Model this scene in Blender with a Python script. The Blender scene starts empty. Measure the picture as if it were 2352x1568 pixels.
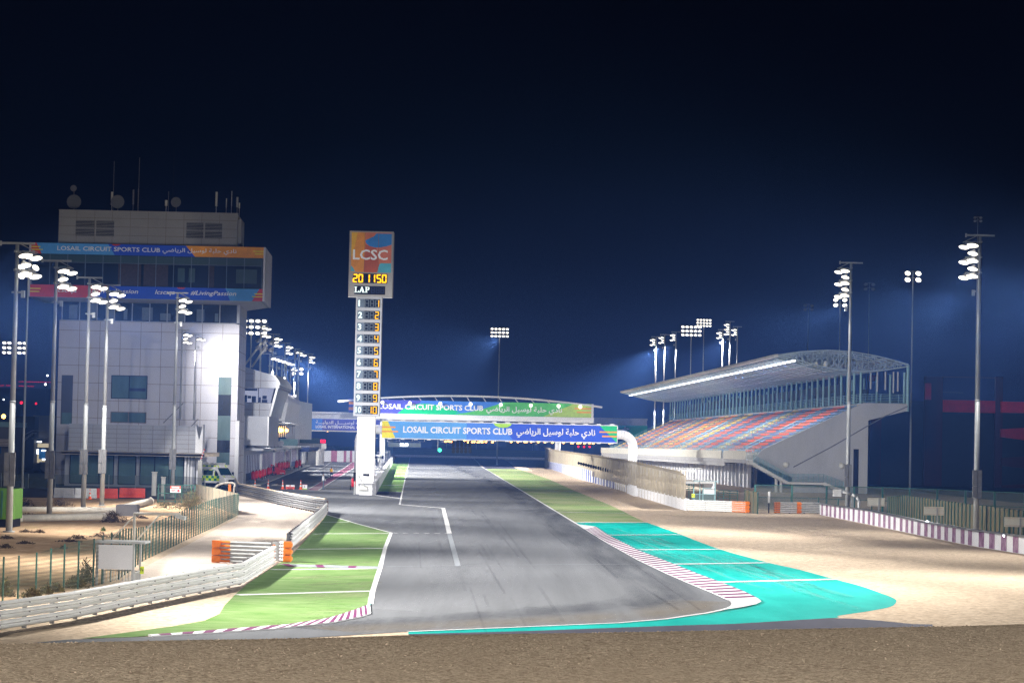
HAZE, PW, EXPO, FARP = 0.00034, 62000, 0.0, 3.3
import bpy, math, random
from mathutils import Vector, Matrix
random.seed(7)
C = bpy.context.scene.collection
sc = bpy.context.scene
# ---------------------------------------------------------------- camera model (measured on a 2352 px wide view)
F, CX, CY, HC, ROLL, CAMZ = 5800.0, 1176.0, 784.0, 1022.5, 0.0213, 5.5
PITCH = math.atan((HC - CY) / F)
_f = Vector((0, math.cos(PITCH), math.sin(PITCH)))
_r0 = Vector((1, 0, 0)); _u0 = Vector((0, -math.sin(PITCH), math.cos(PITCH)))
_r = _r0*math.cos(ROLL) + _u0*math.sin(ROLL)
_u = _u0*math.cos(ROLL) - _r0*math.sin(ROLL)
CAM = Vector((0, 0, CAMZ))
def ray(x, y): return _f + _r*((x-CX)/F) - _u*((y-CY)/F)
def at(x, y, Y):
    d = ray(x, y); return CAM + d*(Y/d.y)
def gp(x, y, z=0.0):
    d = ray(x, y); t = (z-CAMZ)/d.z; return CAM + d*t
def T(L, d, z=0.0): return Vector((L-0.0419*d, d, z))      # track frame: L across, d along, z up
def K(ox, oy, s):                                          # survey crops -> view pixels
    return lambda x, y: ((ox+x/s)/1.7415, (oy+y/s)/1.7415)
K3 = K(0, 1950, 1.47); K6 = K(1450, 1500, 2.138); K66 = K(2100, 1750, 1.598); K7 = K(1400, 1900, 1.887)
K8 = K(2700, 1900, 1.685); K4b = K(1230, 1600, 3.92); K2 = K(0, 1300, 1.96); K2a = K(930, 1430, 5.2275)
K2b = K(930, 1700, 5.2275); K1 = K(2350, 1250, 1.68); K1t = K(0, 550, 1.96); KR = K(800, 2080, 4.704)
KG = K(2650, 1780, 4.704); KS = K(3050, 1350, 2.613); K5 = K(3300, 1400, 1.7425); KA = K(760, 1780, 7.127)
K7b = K(1500, 1640, 4.704); KW = K(0, 1480, 3.136)
cam = bpy.data.objects.new('camera', bpy.data.cameras.new('camera')); C.objects.link(cam)
M3 = Matrix((_r, _u, -_f)).transposed()
cam.matrix_world = Matrix.Translation(CAM) @ M3.to_4x4()
cam.data.sensor_width = 36; cam.data.lens = F/2352*36; cam.data.clip_start = 0.5; cam.data.clip_end = 6000
sc.camera = cam
# ---------------------------------------------------------------- materials
MATS = {}
def _new(name):
    m = bpy.data.materials.new(name); m.use_nodes = True; nt = m.node_tree; nt.nodes.clear()
    o = nt.nodes.new('ShaderNodeOutputMaterial'); return m, nt, o
def mat(name, col, rough=0.6, metal=0.0, var=0.12, scale=1.0, bump=0.0, bscale=20.0, col2=None, stretch=(1, 1, 1), spec=0.22, detail=6):
    """procedural surface: base colour broken up by two octaves of noise, optional bump"""
    m, nt, o = _new(name); N = nt.nodes.new; L = nt.links.new
    b = N('ShaderNodeBsdfPrincipled'); L(b.outputs[0], o.inputs[0])
    b.inputs['Roughness'].default_value = rough; b.inputs['Metallic'].default_value = metal
    b.inputs['Specular IOR Level'].default_value = spec
    tc = N('ShaderNodeTexCoord'); mp = N('ShaderNodeMapping'); mp.inputs['Scale'].default_value = stretch
    geo = N('ShaderNodeNewGeometry')
    L(geo.outputs['Position'], mp.inputs[0])
    n = N('ShaderNodeTexNoise'); n.inputs['Scale'].default_value = scale; n.inputs['Detail'].default_value = detail
    n.inputs['Roughness'].default_value = 0.65
    L(mp.outputs[0], n.inputs[0])
    r = N('ShaderNodeValToRGB'); L(n.outputs[0], r.inputs[0])
    c1 = tuple(max(0, c*(1-var)) for c in col); c2 = col2 or tuple(min(1, c*(1+var)) for c in col)
    r.color_ramp.elements[0].position = 0.32; r.color_ramp.elements[1].position = 0.68
    r.color_ramp.elements[0].color = (*c1, 1); r.color_ramp.elements[1].color = (*c2, 1)
    L(r.outputs[0], b.inputs['Base Color'])
    if bump:
        n2 = N('ShaderNodeTexNoise'); n2.inputs['Scale'].default_value = bscale; n2.inputs['Detail'].default_value = 3
        L(geo.outputs['Position'], n2.inputs[0])
        bp = N('ShaderNodeBump'); bp.inputs['Strength'].default_value = bump; bp.inputs['Distance'].default_value = 0.05
        L(n2.outputs[0], bp.inputs['Height']); L(bp.outputs[0], b.inputs['Normal'])
    MATS[name] = m; return m
def emit(name, col, s):
    m, nt, o = _new(name); e = nt.nodes.new('ShaderNodeEmission')
    e.inputs[0].default_value = (*col, 1); e.inputs[1].default_value = s
    nt.links.new(e.outputs[0], o.inputs[0]); m.cycles.emission_sampling = 'NONE'; MATS[name] = m; return m
def veil(name, col, alpha, sx=0, sz=0, trans=False):
    """wire mesh / netting: part see-through, part solid"""
    m, nt, o = _new(name); N = nt.nodes.new; L = nt.links.new
    d = N('ShaderNodeBsdfDiffuse'); d.inputs[0].default_value = (*col, 1)
    t = N('ShaderNodeBsdfTransparent'); x = N('ShaderNodeMixShader')
    geo = N('ShaderNodeNewGeometry'); sep = N('ShaderNodeSeparateXYZ'); L(geo.outputs['Position'], sep.inputs[0])
    n = N('ShaderNodeTexNoise'); n.inputs['Scale'].default_value = 0.7; L(geo.outputs['Position'], n.inputs[0])
    mr = N('ShaderNodeMapRange'); mr.inputs['From Min'].default_value = 0.3; mr.inputs['From Max'].default_value = 0.7
    mr.inputs['To Min'].default_value = alpha*0.85; mr.inputs['To Max'].default_value = min(1, alpha*1.15)
    L(n.outputs[0], mr.inputs[0])
    if sz:
        w = N('ShaderNodeMath'); w.operation = 'MULTIPLY'; w.inputs[1].default_value = sz; L(sep.outputs['Z'], w.inputs[0])
        s = N('ShaderNodeMath'); s.operation = 'SINE'; L(w.outputs[0], s.inputs[0])
        a = N('ShaderNodeMath'); a.operation = 'MULTIPLY_ADD'; a.inputs[1].default_value = alpha*0.5; L(s.outputs[0], a.inputs[0]); L(mr.outputs[0], a.inputs[2])
        L(a.outputs[0], x.inputs[0])
    else: L(mr.outputs[0], x.inputs[0])
    L(t.outputs[0], x.inputs[1]); L(d.outputs[0], x.inputs[2]); L(x.outputs[0], o.inputs[0])
    MATS[name] = m; return m
# ---------------------------------------------------------------- mesh builder
class MB:
    def __init__(s): s.v = []; s.f = []; s.m = []; s.cur = 0
    def mt(s, i): s.cur = i; return s
    def face(s, pts):
        b = len(s.v); s.v += [tuple(p) for p in pts]; s.f.append(tuple(range(b, b+len(pts)))); s.m.append(s.cur); return s
    def hexa(s, p):                       # 8 points: bottom 4 ccw, top 4 ccw
        b = len(s.v); s.v += [tuple(q) for q in p]
        for q in ((0, 3, 2, 1), (4, 5, 6, 7), (0, 1, 5, 4), (1, 2, 6, 5), (2, 3, 7, 6), (3, 0, 4, 7)):
            s.f.append(tuple(b+i for i in q)); s.m.append(s.cur)
        return s
    def box(s, x0, x1, y0, y1, z0, z1):
        if x0 > x1: x0, x1 = x1, x0
        if y0 > y1: y0, y1 = y1, y0
        if z0 > z1: z0, z1 = z1, z0
        return s.hexa([(x0, y0, z0), (x1, y0, z0), (x1, y1, z0), (x0, y1, z0), (x0, y0, z1), (x1, y0, z1), (x1, y1, z1), (x0, y1, z1)])
    def tube(s, p, q, r, r2=None, n=8, cap=True):
        p, q = Vector(p), Vector(q); r2 = r if r2 is None else r2; d = (q-p)
        if d.length < 1e-6: return s
        d.normalize(); a = Vector((0, 0, 1)) if abs(d.z) < 0.9 else Vector((1, 0, 0))
        u = d.cross(a).normalized(); w = d.cross(u); b = len(s.v)
        for c, rr in ((p, r), (q, r2)):
            for i in range(n):
                t = 2*math.pi*i/n; s.v.append(tuple(c+u*(rr*math.cos(t))+w*(rr*math.sin(t))))
        for i in range(n):
            j = (i+1) % n; s.f.append((b+i, b+n+i, b+n+j, b+j)); s.m.append(s.cur)
        if cap:
            s.f.append(tuple(b+i for i in range(n))); s.m.append(s.cur)
            s.f.append(tuple(b+n+i for i in reversed(range(n)))); s.m.append(s.cur)
        return s
    def pipe(s, pts, r, n=8):
        for a, b in zip(pts, pts[1:]): s.tube(a, b, r, n=n)
        for p in pts[1:-1]: s.ball(p, r, n, 4)
        return s
    def ball(s, c, r, n=8, k=5, sz=1.0):
        c = Vector(c); b = len(s.v)
        for j in range(1, k):
            ph = math.pi*j/k
            for i in range(n):
                t = 2*math.pi*i/n
                s.v.append((c.x+r*math.sin(ph)*math.cos(t), c.y+r*math.sin(ph)*math.sin(t), c.z+r*sz*math.cos(ph)))
        top = len(s.v); s.v.append((c.x, c.y, c.z+r*sz)); s.v.append((c.x, c.y, c.z-r*sz))
        for j in range(k-2):
            for i in range(n):
                i2 = (i+1) % n; s.f.append((b+j*n+i, b+(j+1)*n+i, b+(j+1)*n+i2, b+j*n+i2)); s.m.append(s.cur)
        for i in range(n):
            i2 = (i+1) % n
            s.f.append((top, b+i, b+i2)); s.m.append(s.cur)
            s.f.append((top+1, b+(k-2)*n+i2, b+(k-2)*n+i)); s.m.append(s.cur)
        return s
    def prism(s, pts, off):               # planar polygon swept by a vector
        pts = [Vector(p) for p in pts]; off = Vector(off); n = len(pts); b = len(s.v)
        s.v += [tuple(p) for p in pts]+[tuple(p+off) for p in pts]
        s.f.append(tuple(b+i for i in range(n))); s.m.append(s.cur)
        s.f.append(tuple(b+n+i for i in reversed(range(n)))); s.m.append(s.cur)
        for i in range(n):
            j = (i+1) % n; s.f.append((b+i, b+n+i, b+n+j, b+j)); s.m.append(s.cur)
        return s
    def sweep(s, prof, path, closed=False):  # profile (side, up) swept along a ground path of Vectors
        b = len(s.v); n = len(prof)
        for i, p in enumerate(path):
            a = path[max(0, i-1)]; c = path[min(len(path)-1, i+1)]
            d = (c-a); d.z = 0; d.normalize(); w = Vector((d.y, -d.x, 0))
            for (x, z) in prof: s.v.append(tuple(p+w*x+Vector((0, 0, z))))
        for i in range(len(path)-1):
            for j in range(n-(0 if closed else 1)):
                k = (j+1) % n
                s.f.append((b+i*n+j, b+i*n+k, b+(i+1)*n+k, b+(i+1)*n+j)); s.m.append(s.cur)
        return s
    def build(s, name, mats, parent=None, smooth=False):
        me = bpy.data.meshes.new(name); me.from_pydata(s.v, [], s.f)
        for q in (mats if isinstance(mats, (list, tuple)) else [mats]): me.materials.append(MATS[q])
        me.polygons.foreach_set('material_index', s.m)
        if smooth: me.polygons.foreach_set('use_smooth', [True]*len(s.f))
        me.update(); o = bpy.data.objects.new(name, me); C.objects.link(o)
        if parent: o.parent = parent
        return o
def tag(o, label=None, cat=None, group=None, kind=None):
    if label: o['label'] = label
    if cat: o['category'] = cat
    if group: o['group'] = group
    if kind: o['kind'] = kind
    return o
def thing(name, label, cat, group=None):
    o = bpy.data.objects.new(name, None); o.empty_display_size = 0.3; C.objects.link(o)
    return tag(o, label, cat, group)
def settle(root, base):
    """parts were modelled in place: move their origin to the foot of the thing"""
    b = Vector(base); done = set()
    def rec(o):
        for c in o.children:
            if c.type == 'MESH' and c.data.name not in done:
                c.data.transform(Matrix.Translation(-b)); done.add(c.data.name)
            elif c.type == 'LIGHT': c.location = c.location-b
            rec(c)
    rec(root); root.location = b; return root
def dup(root, loc=None, rz=None, label=None, sc_=None):
    def rec(o, par):
        c = o.copy(); C.objects.link(c)
        if par: c.parent = par
        for ch in o.children: rec(ch, c)
        return c
    r = rec(root, None)
    if loc is not None: r.location = loc
    if rz is not None: r.rotation_euler = (0, 0, rz)
    if sc_ is not None: r.scale = (sc_, sc_, sc_)
    if label: r['label'] = label
    return r
def struct(mb, name, mats, smooth=False): return tag(mb.build(name, mats, smooth=smooth), kind='structure')
# ---------------------------------------------------------------- lettering (turned into mesh)
AR = {'n': 'ﻧ', 'a': 'ﺎ', 'd': 'د', 'y': 'ي', 'h': 'ﺣ', 'l': 'ﻠ', 'b': 'ﺒ', 'tm': 'ﺔ'}
def text(body, x, z, y, height, mname, parent, name='lettering', width=None, bold=0.0, shear=0.0, align='LEFT', depth=0.0):
    """upright lettering facing the camera side (-y); (x, z) lower left in metres; scaled to width"""
    cu = bpy.data.curves.new(name, 'FONT'); cu.body = body; cu.size = 1.0; cu.offset = bold; cu.shear = shear; cu.resolution_u = 2
    cu.fill_mode = 'FRONT'
    o = bpy.data.objects.new('tmp', cu); C.objects.link(o); bpy.context.view_layer.update()
    dg = bpy.context.evaluated_depsgraph_get(); me = bpy.data.meshes.new_from_object(o.evaluated_get(dg))
    bpy.data.objects.remove(o)
    if not me.vertices: return None
    xs = [v.co.x for v in me.vertices]; ys = [v.co.y for v in me.vertices]
    w = max(xs)-min(xs); h = max(ys)-min(ys); sx = (width/w) if width else height/h; sy = height/h
    for v in me.vertices:
        v.co = Vector(((v.co.x-min(xs))*sx+x, y, (v.co.y-min(ys))*sy+z))
    me.materials.clear(); me.materials.append(MATS[mname]); me.update()
    o = bpy.data.objects.new(name, me); C.objects.link(o)
    if parent: o.parent = parent
    return o
# ================================================================ MATERIAL LIST
def asphalt_mat(name, base, var=0.22, blotch=0.05, dark=None):
    m, nt, o = _new(name); N = nt.nodes.new; L = nt.links.new
    b = N('ShaderNodeBsdfPrincipled'); L(b.outputs[0], o.inputs[0]); b.inputs['Roughness'].default_value = 0.75
    b.inputs['Specular IOR Level'].default_value = 0.03
    geo = N('ShaderNodeNewGeometry')
    def noise(scale, stretch, det=5):
        mp = N('ShaderNodeMapping'); mp.inputs['Scale'].default_value = stretch; mp.inputs['Rotation'].default_value = (0, 0, 0.04)
        n = N('ShaderNodeTexNoise'); n.inputs['Scale'].default_value = scale; n.inputs['Detail'].default_value = det
        n.inputs['Roughness'].default_value = 0.6
        L(geo.outputs['Position'], mp.inputs[0]); L(mp.outputs[0], n.inputs[0]); return n
    n1 = noise(blotch, (1, 0.25, 1)); n2 = noise(1.1, (1, 0.03, 1), 4); n3 = noise(14, (1, 1, 1), 3)
    ad = N('ShaderNodeMath'); ad.operation = 'MULTIPLY_ADD'; ad.inputs[1].default_value = 0.55; L(n2.outputs[0], ad.inputs[0]); L(n1.outputs[0], ad.inputs[2])
    a2 = N('ShaderNodeMath'); a2.operation = 'MULTIPLY_ADD'; a2.inputs[1].default_value = 0.2; L(n3.outputs[0], a2.inputs[0]); L(ad.outputs[0], a2.inputs[2])
    r = N('ShaderNodeValToRGB'); L(a2.outputs[0], r.inputs[0]); e = r.color_ramp.elements
    e[0].position = 0.62; e[1].position = 1.08 if False else 1.0
    e[0].color = (*[c*(1-var) for c in (dark or base)], 1); e[1].color = (*[c*(1+var) for c in base], 1)
    L(r.outputs[0], b.inputs['Base Color'])
    bp = N('ShaderNodeBump'); bp.inputs['Strength'].default_value = 0.25; bp.inputs['Distance'].default_value = 0.01
    L(n3.outputs[0], bp.inputs['Height']); L(bp.outputs[0], b.inputs['Normal'])
    MATS[name] = m; return m
def gravel_mat(name, c1, c2, c3, scale, bump=0.6, patch=0.12, dist=0.03):
    """loose stones: voronoi cells each with a tone of its own, over wide blotches"""
    m, nt, o = _new(name); N = nt.nodes.new; L = nt.links.new
    b = N('ShaderNodeBsdfPrincipled'); L(b.outputs[0], o.inputs[0]); b.inputs['Roughness'].default_value = 0.9
    b.inputs['Specular IOR Level'].default_value = 0.0
    geo = N('ShaderNodeNewGeometry')
    v = N('ShaderNodeTexVoronoi'); v.inputs['Scale'].default_value = scale; L(geo.outputs['Position'], v.inputs[0])
    n = N('ShaderNodeTexNoise'); n.inputs['Scale'].default_value = patch; n.inputs['Detail'].default_value = 8; n.inputs['Roughness'].default_value = 0.7
    mp = N('ShaderNodeMapping'); mp.inputs['Scale'].default_value = (1, 0.4, 1); L(geo.outputs['Position'], mp.inputs[0]); L(mp.outputs[0], n.inputs[0])
    sep = N('ShaderNodeSeparateColor'); L(v.outputs['Color'], sep.inputs[0])
    r = N('ShaderNodeValToRGB'); L(sep.outputs[0], r.inputs[0]); e = r.color_ramp.elements
    e[0].color = (*c1, 1); e[1].color = (*c2, 1)
    mx = N('ShaderNodeMix'); mx.data_type = 'RGBA'; L(r.outputs[0], mx.inputs[6]); mx.inputs[7].default_value = (*c3, 1)
    mr = N('ShaderNodeMapRange'); mr.inputs['From Min'].default_value = 0.4; mr.inputs['From Max'].default_value = 0.7; mr.inputs['To Max'].default_value = 0.65
    L(n.outputs[0], mr.inputs[0]); L(mr.outputs[0], mx.inputs[0]); L(mx.outputs[2], b.inputs['Base Color'])
    bp = N('ShaderNodeBump'); bp.inputs['Strength'].default_value = bump; bp.inputs['Distance'].default_value = dist; bp.invert = True
    L(v.outputs['Distance'], bp.inputs['Height']); L(bp.outputs[0], b.inputs['Normal'])
    MATS[name] = m; return m
gravel_mat('gravel', (0.48, 0.37, 0.26), (0.80, 0.66, 0.50), (0.70, 0.54, 0.38), 6, 0.5, 0.05)
gravel_mat('bank_gravel', (0.25, 0.18, 0.12), (0.78, 0.63, 0.46), (0.48, 0.37, 0.26), 34, 0.6, 0.7, 0.02)
gravel_mat('coarse_gravel', (0.12, 0.10, 0.08), (0.5, 0.42, 0.34), (0.3, 0.24, 0.19), 9, 1.0, 0.5)
gravel_mat('sand', (0.50, 0.33, 0.19), (0.70, 0.50, 0.32), (0.34, 0.22, 0.13), 2.2, 0.4, 0.25)
gravel_mat('sand_dark', (0.10, 0.07, 0.05), (0.22, 0.17, 0.12), (0.3, 0.2, 0.12), 2.2, 0.4, 0.5)
gravel_mat('service_dirt', (0.66, 0.56, 0.47), (0.78, 0.68, 0.58), (0.6, 0.5, 0.41), 1.2, 0.12, 0.12)
asphalt_mat('asphalt', (0.165, 0.17, 0.177), .2, .035)
asphalt_mat('asphalt_dark', (0.07, 0.07, 0.09))
asphalt_mat('asphalt_old', (0.07, 0.07, 0.075), 0.3)
def paint_mat(name, col, worn, amt=0.5, scale=0.25, stretch=(1, 0.12, 1)):
    m = mat(name, col, rough=0.7, var=0.0, scale=scale, col2=worn, stretch=stretch, spec=0.02, detail=8); return m
paint_mat('turf', (0.11, 0.22, 0.05), (0.24, 0.33, 0.14), scale=1.2, stretch=(0.5, 1.0, 1))
paint_mat('turf_worn', (0.19, 0.34, 0.09), (0.46, 0.47, 0.26), scale=0.09, stretch=(1.2, 0.9, 1))
paint_mat('turf_pale', (0.16, 0.38, 0.07), (0.36, 0.52, 0.20), scale=0.2, stretch=(0.5, 1.0, 1))
paint_mat('teal_paint', (0.0, 0.33, 0.285), (0.02, 0.52, 0.45), scale=0.5, stretch=(0.6, 0.15, 1))
mat('white_paint', (0.8, 0.8, 0.8), 0.6, var=0.08, scale=2, spec=.05)
mat('faded_paint', (0.30, 0.32, 0.34), 0.7, var=0.2, scale=3)
mat('purple_paint', (0.18, 0.035, 0.12), 0.6, var=0.35, scale=2.5)
mat('pink_paint', (0.45, 0.17, 0.25), 0.7, var=0.2, scale=0.6)
mat('tyre_mark', (0.03, 0.03, 0.04), 0.8, var=0.3, scale=2)
mat('white_steel', (0.78, 0.78, 0.76), 0.45, var=0.06, scale=1.5)
mat('white_wall', (0.8, 0.8, 0.82), 0.6, var=0.06, scale=0.6)
mat('galv', (0.42, 0.43, 0.42), 0.5, 0.3, var=0.15, scale=3)
mat('galv_dark', (0.2, 0.2, 0.2), 0.5, 0.3, var=0.2, scale=3)
mat('pole_steel', (0.36, 0.37, 0.36), 0.5, 0.2, var=0.1, scale=1)
mat('lamp_housing', (0.25, 0.25, 0.25), 0.4, 0.4)
mat('dark_brown', (0.05, 0.035, 0.028), 0.7, var=0.3, scale=3)
mat('orange_paint', (0.85, 0.22, 0.01), 0.45, var=0.1, scale=2)
mat('green_post', (0.03, 0.10, 0.08), 0.5)
mat('teal_steel', (0.24, 0.40, 0.42), 0.45, 0.1)
mat('blue_grey', (0.13, 0.165, 0.21), 0.6, spec=0.05)
mat('black', (0.012, 0.012, 0.016), 0.6, spec=0.02)
mat('rubber', (0.02, 0.02, 0.02), 0.8)
mat('dark_glass', (0.01, 0.015, 0.025), 0.12, spec=0.8, var=0.5, scale=0.4)
mat('teal_glass', (0.09, 0.16, 0.16), 0.15, spec=0.8, var=0.35, scale=0.25, stretch=(1, 1, 0.3))
mat('blind_dark', (0.03, 0.065, 0.07), 0.4)
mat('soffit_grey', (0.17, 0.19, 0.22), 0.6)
mat('truss_paint', (0.40, 0.48, 0.50), 0.5)
mat('van_glass', (0.01, 0.04, 0.05), 0.1, spec=0.8)
mat('cream', (0.72, 0.7, 0.6), 0.6, var=0.05, scale=1)
mat('concrete', (0.42, 0.42, 0.42), 0.75, var=0.10, scale=0.3, stretch=(1, 1, 0.3))
mat('concrete_light', (0.55, 0.54, 0.5), 0.75, var=0.12, scale=0.3)
mat('concrete_dark', (0.16, 0.16, 0.17), 0.75, var=0.15, scale=0.3)
mat('cladding', (0.50, 0.49, 0.53), 0.45, 0.15, var=0.05, scale=0.2)
mat('cladding_seam', (0.2, 0.16, 0.13), 0.7)
mat('cladding_dark', (0.30, 0.29, 0.28), 0.55, 0.1, var=0.08, scale=0.3)
mat('cladding_grey', (0.34, 0.35, 0.38), 0.5, 0.15, var=0.06, scale=0.3)
mat('louvre', (0.07, 0.07, 0.08), 0.6)
mat('skin', (0.25, 0.14, 0.09), 0.6); mat('navy', (0.02, 0.03, 0.08), 0.8); mat('hair', (0.01, 0.01, 0.01), 0.7)
mat('shirt_white', (0.7, 0.72, 0.75), 0.8); mat('hi_vis', (0.95, 0.32, 0.02), 0.6); mat('hi_vis_yellow', (0.7, 0.85, 0.05), 0.6)
mat('red', (0.62, 0.02, 0.03), 0.4); mat('red_plastic', (0.75, 0.09, 0.05), 0.5, var=0.15); mat('white_plastic', (0.7, 0.7, 0.7), 0.5)
mat('cone_orange', (0.95, 0.13, 0.03), 0.5)
mat('ban_blue', (0.015, 0.08, 0.62), 0.5, var=0.05); mat('ban_sky', (0.09, 0.35, 0.78), 0.5, var=0.05)
mat('ban_yellow', (0.85, 0.75, 0.02), 0.5); mat('ban_orange', (0.85, 0.33, 0.02), 0.5); mat('ban_green', (0.0, 0.48, 0.18), 0.5)
mat('ban_lime', (0.38, 0.7, 0.05), 0.5); mat('ban_red', (0.62, 0.05, 0.04), 0.5); mat('ban_indigo', (0.08, 0.08, 0.5), 0.5)
mat('letter_white', (0.85, 0.85, 0.87), 0.5, var=0.02)
mat('seat_red', (0.75, 0.20, 0.13), 0.45); mat('seat_blue', (0.19, 0.26, 0.42), 0.45); mat('seat_orange', (0.85, 0.32, 0.12), 0.45); mat('seat_yellow', (0.85, 0.6, 0.12), 0.45)
mat('van_white', (0.8, 0.8, 0.8), 0.3); mat('van_yellow', (0.62, 0.78, 0.02), 0.35); mat('van_green', (0.0, 0.22, 0.13), 0.35); mat('van_blue', (0.02, 0.12, 0.3), 0.35)
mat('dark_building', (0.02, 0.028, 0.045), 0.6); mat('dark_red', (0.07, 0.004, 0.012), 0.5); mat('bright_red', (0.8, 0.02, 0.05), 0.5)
mat('scrub', (0.13, 0.11, 0.045), 0.9, var=0.4, scale=4); mat('scrub_dry', (0.10, 0.075, 0.05), 0.9, var=0.4, scale=4)
mat('pvc', (0.62, 0.58, 0.5), 0.55, var=0.12, scale=1.5)
mat('net_solid', (0.40, 0.34, 0.25), 0.8, var=0.12, scale=0.5, stretch=(1, 1, 0.15))
mat('tan_canopy', (0.62, 0.52, 0.40), 0.7)
mat('lime_box', (0.07, 0.17, 0.02), 0.5)
veil('net_tan', (0.42, 0.37, 0.28), 0.88, sz=0); veil('wire', (0.16, 0.18, 0.13), 0.30, sz=42.0); veil('chain', (0.07, 0.09, 0.08), 0.42)
veil('slat_green', (0.17, 0.15, 0.09), 0.92)
emit('lamp_on', (1.0, 0.93, 0.78), 3.5); emit('lamp_dim', (0.75, 0.8, 0.85), 1.2); emit('tube_on', (0.93, 0.97, 1.0), 4)
emit('led_amber', (1.0, 0.36, 0.0), 2.6); emit('led_core', (1.0, 0.8, 0.0), 1.6); emit('led_white', (0.85, 1.0, 0.95), 1.6)
emit('street_on', (1.0, 0.42, 0.07), 14); emit('red_on', (1.0, 0.01, 0.03), 2.2); emit('green_on', (0.05, 1.0, 0.45), 5); emit('white_small', (0.9, 0.95, 1.0), 6)
emit('room_on', (0.75, 0.78, 1.0), 0.45); emit('room_warm', (1.0, 0.85, 0.55), 0.5); emit('strip_red', (1.0, 0.0, 0.03), 1.2)
# rubber laid down on the racing line, and dust, as thin worn films
def film(name, col, a):
    m, nt, o = _new(name); N = nt.nodes.new; L = nt.links.new; d = N('ShaderNodeBsdfDiffuse'); d.inputs[0].default_value = (*col, 1); t = N('ShaderNodeBsdfTransparent'); x = N('ShaderNodeMixShader')
    geo = N('ShaderNodeNewGeometry'); mp = N('ShaderNodeMapping'); mp.inputs['Scale'].default_value = (1, .08, 1); L(geo.outputs['Position'], mp.inputs[0]); n = N('ShaderNodeTexNoise'); n.inputs['Scale'].default_value = .8; n.inputs['Detail'].default_value = 6; L(mp.outputs[0], n.inputs[0])
    mr = N('ShaderNodeMapRange'); mr.inputs['From Min'].default_value = .35; mr.inputs['From Max'].default_value = .65; mr.inputs['To Min'].default_value = a*.3; mr.inputs['To Max'].default_value = a*1.5; L(n.outputs[0], mr.inputs[0]); L(mr.outputs[0], x.inputs[0]); L(t.outputs[0], x.inputs[1]); L(d.outputs[0], x.inputs[2]); L(x.outputs[0], o.inputs[0]); MATS[name] = m
def spline(pts, n=6):
    out = []
    for i in range(len(pts)-1):
        p = [pts[max(0, i-1)], pts[i], pts[i+1], pts[min(len(pts)-1, i+2)]]
        for k in range(n):
            t = k/n; out.append(tuple(.5*((2*p[1][c])+(-p[0][c]+p[2][c])*t+(2*p[0][c]-5*p[1][c]+4*p[2][c]-p[3][c])*t*t+(-p[0][c]+3*p[1][c]-3*p[2][c]+p[3][c])*t**3) for c in (0, 1)))
    return out+[pts[-1]]
# ================================================================ GROUND
Zs = 0.0
def sheet(name, px, z, mname, sub=None):
    mb = MB(); mb.face([gp(x, y, z) for x, y in px]); return struct(mb, name, mname)
def ribbon(mb, px, w, z, scale_z=True):
    """flat painted line of constant real width along a pixel path"""
    P = [gp(x, y, z) for x, y in px]; b = len(mb.v)
    for i, p in enumerate(P):
        a = P[max(0, i-1)]; c = P[min(len(P)-1, i+1)]; d = (c-a).normalized(); n = Vector((-d.y, d.x, 0))*(w/2)
        mb.v.append(tuple(p-n)); mb.v.append(tuple(p+n))
    for i in range(len(P)-1):
        mb.f.append((b+2*i, b+2*i+2, b+2*i+3, b+2*i+1)); mb.m.append(mb.cur)
g = MB(); g.face([(-900, 30, 0), (900, 30, 0), (900, 2600, 0), (-900, 2600, 0)]); struct(g, 'ground', 'gravel')
# gravel bank the picture is taken from: a real mound with a crest, sloping down to the track
g = MB(); NX = 90; rows = []
cr = lambda x: 26.0+0.53*x
prof = [(-16, 0.0), (-9, 0.02), (-4, 0.0), (-1.5, 0.0), (-0.5, 0.0), (0, 0.0), (0.6, -0.06), (2.5, -0.7), (7, -2.2), (13, -3.35), (16, -3.62)]
for j, (dy, dz) in enumerate(prof):
    for i in range(NX+1):
        x = -45+90*i/NX; yb = cr(max(-30, min(30, x)))
        g.v.append((x, max(2, yb+dy)+(random.uniform(-.12, .12) if -1 < dy < 1 else 0), 3.57+dz))
for j in range(len(prof)-1):
    for i in range(NX):
        a = j*(NX+1)+i; g.f.append((a, a+1, a+NX+2, a+NX+1)); g.m.append(0)
struct(g, 'gravel_bank', 'bank_gravel', True)
g = MB(); st = random.Random(3)       # loose stones lying on the bank
for k in range(46000):
    y0 = st.uniform(18.5, 30); x = st.uniform(-.225, .225)*y0; y = y0; dy = y-cr(x)
    if dy > .4: continue
    r = st.choice([.006, .007, .009, .011, .013])*st.uniform(.8, 1.25)
    if k % 400 == 0: r *= 1.7
    z = 3.565+(0 if dy < 0 else -.1*dy); a = st.uniform(0, 6.28); c, s = math.cos(a), math.sin(a); e = st.uniform(.6, 1)
    b = len(g.v); h = st.uniform(.5, 1.1)
    for (u, v, w) in ((-1, -.5, 0), (.2, -.9, .1), (1, .1, 0), (.1, .9, 0), (-.1, 0, .9)):
        g.v.append((x+r*(u*c-v*e*s), y+r*(u*s+v*e*c), z+r*w*h))
    mi = st.choice([0, 0, 1, 1, 2])
    for q in ((0, 1, 4), (1, 2, 4), (2, 3, 4), (3, 0, 4)): g.f.append(tuple(b+i for i in q)); g.m.append(mi)
mat('stone_a', (0.30, 0.235, 0.165), 0.85, var=0.3, scale=9); mat('stone_b', (0.20, 0.15, 0.105), 0.85, var=0.3, scale=9); mat('stone_c', (0.10, 0.073, 0.05), 0.85, var=0.3, scale=9)
tag(g.build('loose_stones', ['stone_a', 'stone_b', 'stone_c']), 'loose beige and brown stones scattered over the near gravel bank', 'stones', kind='stuff')
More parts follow.
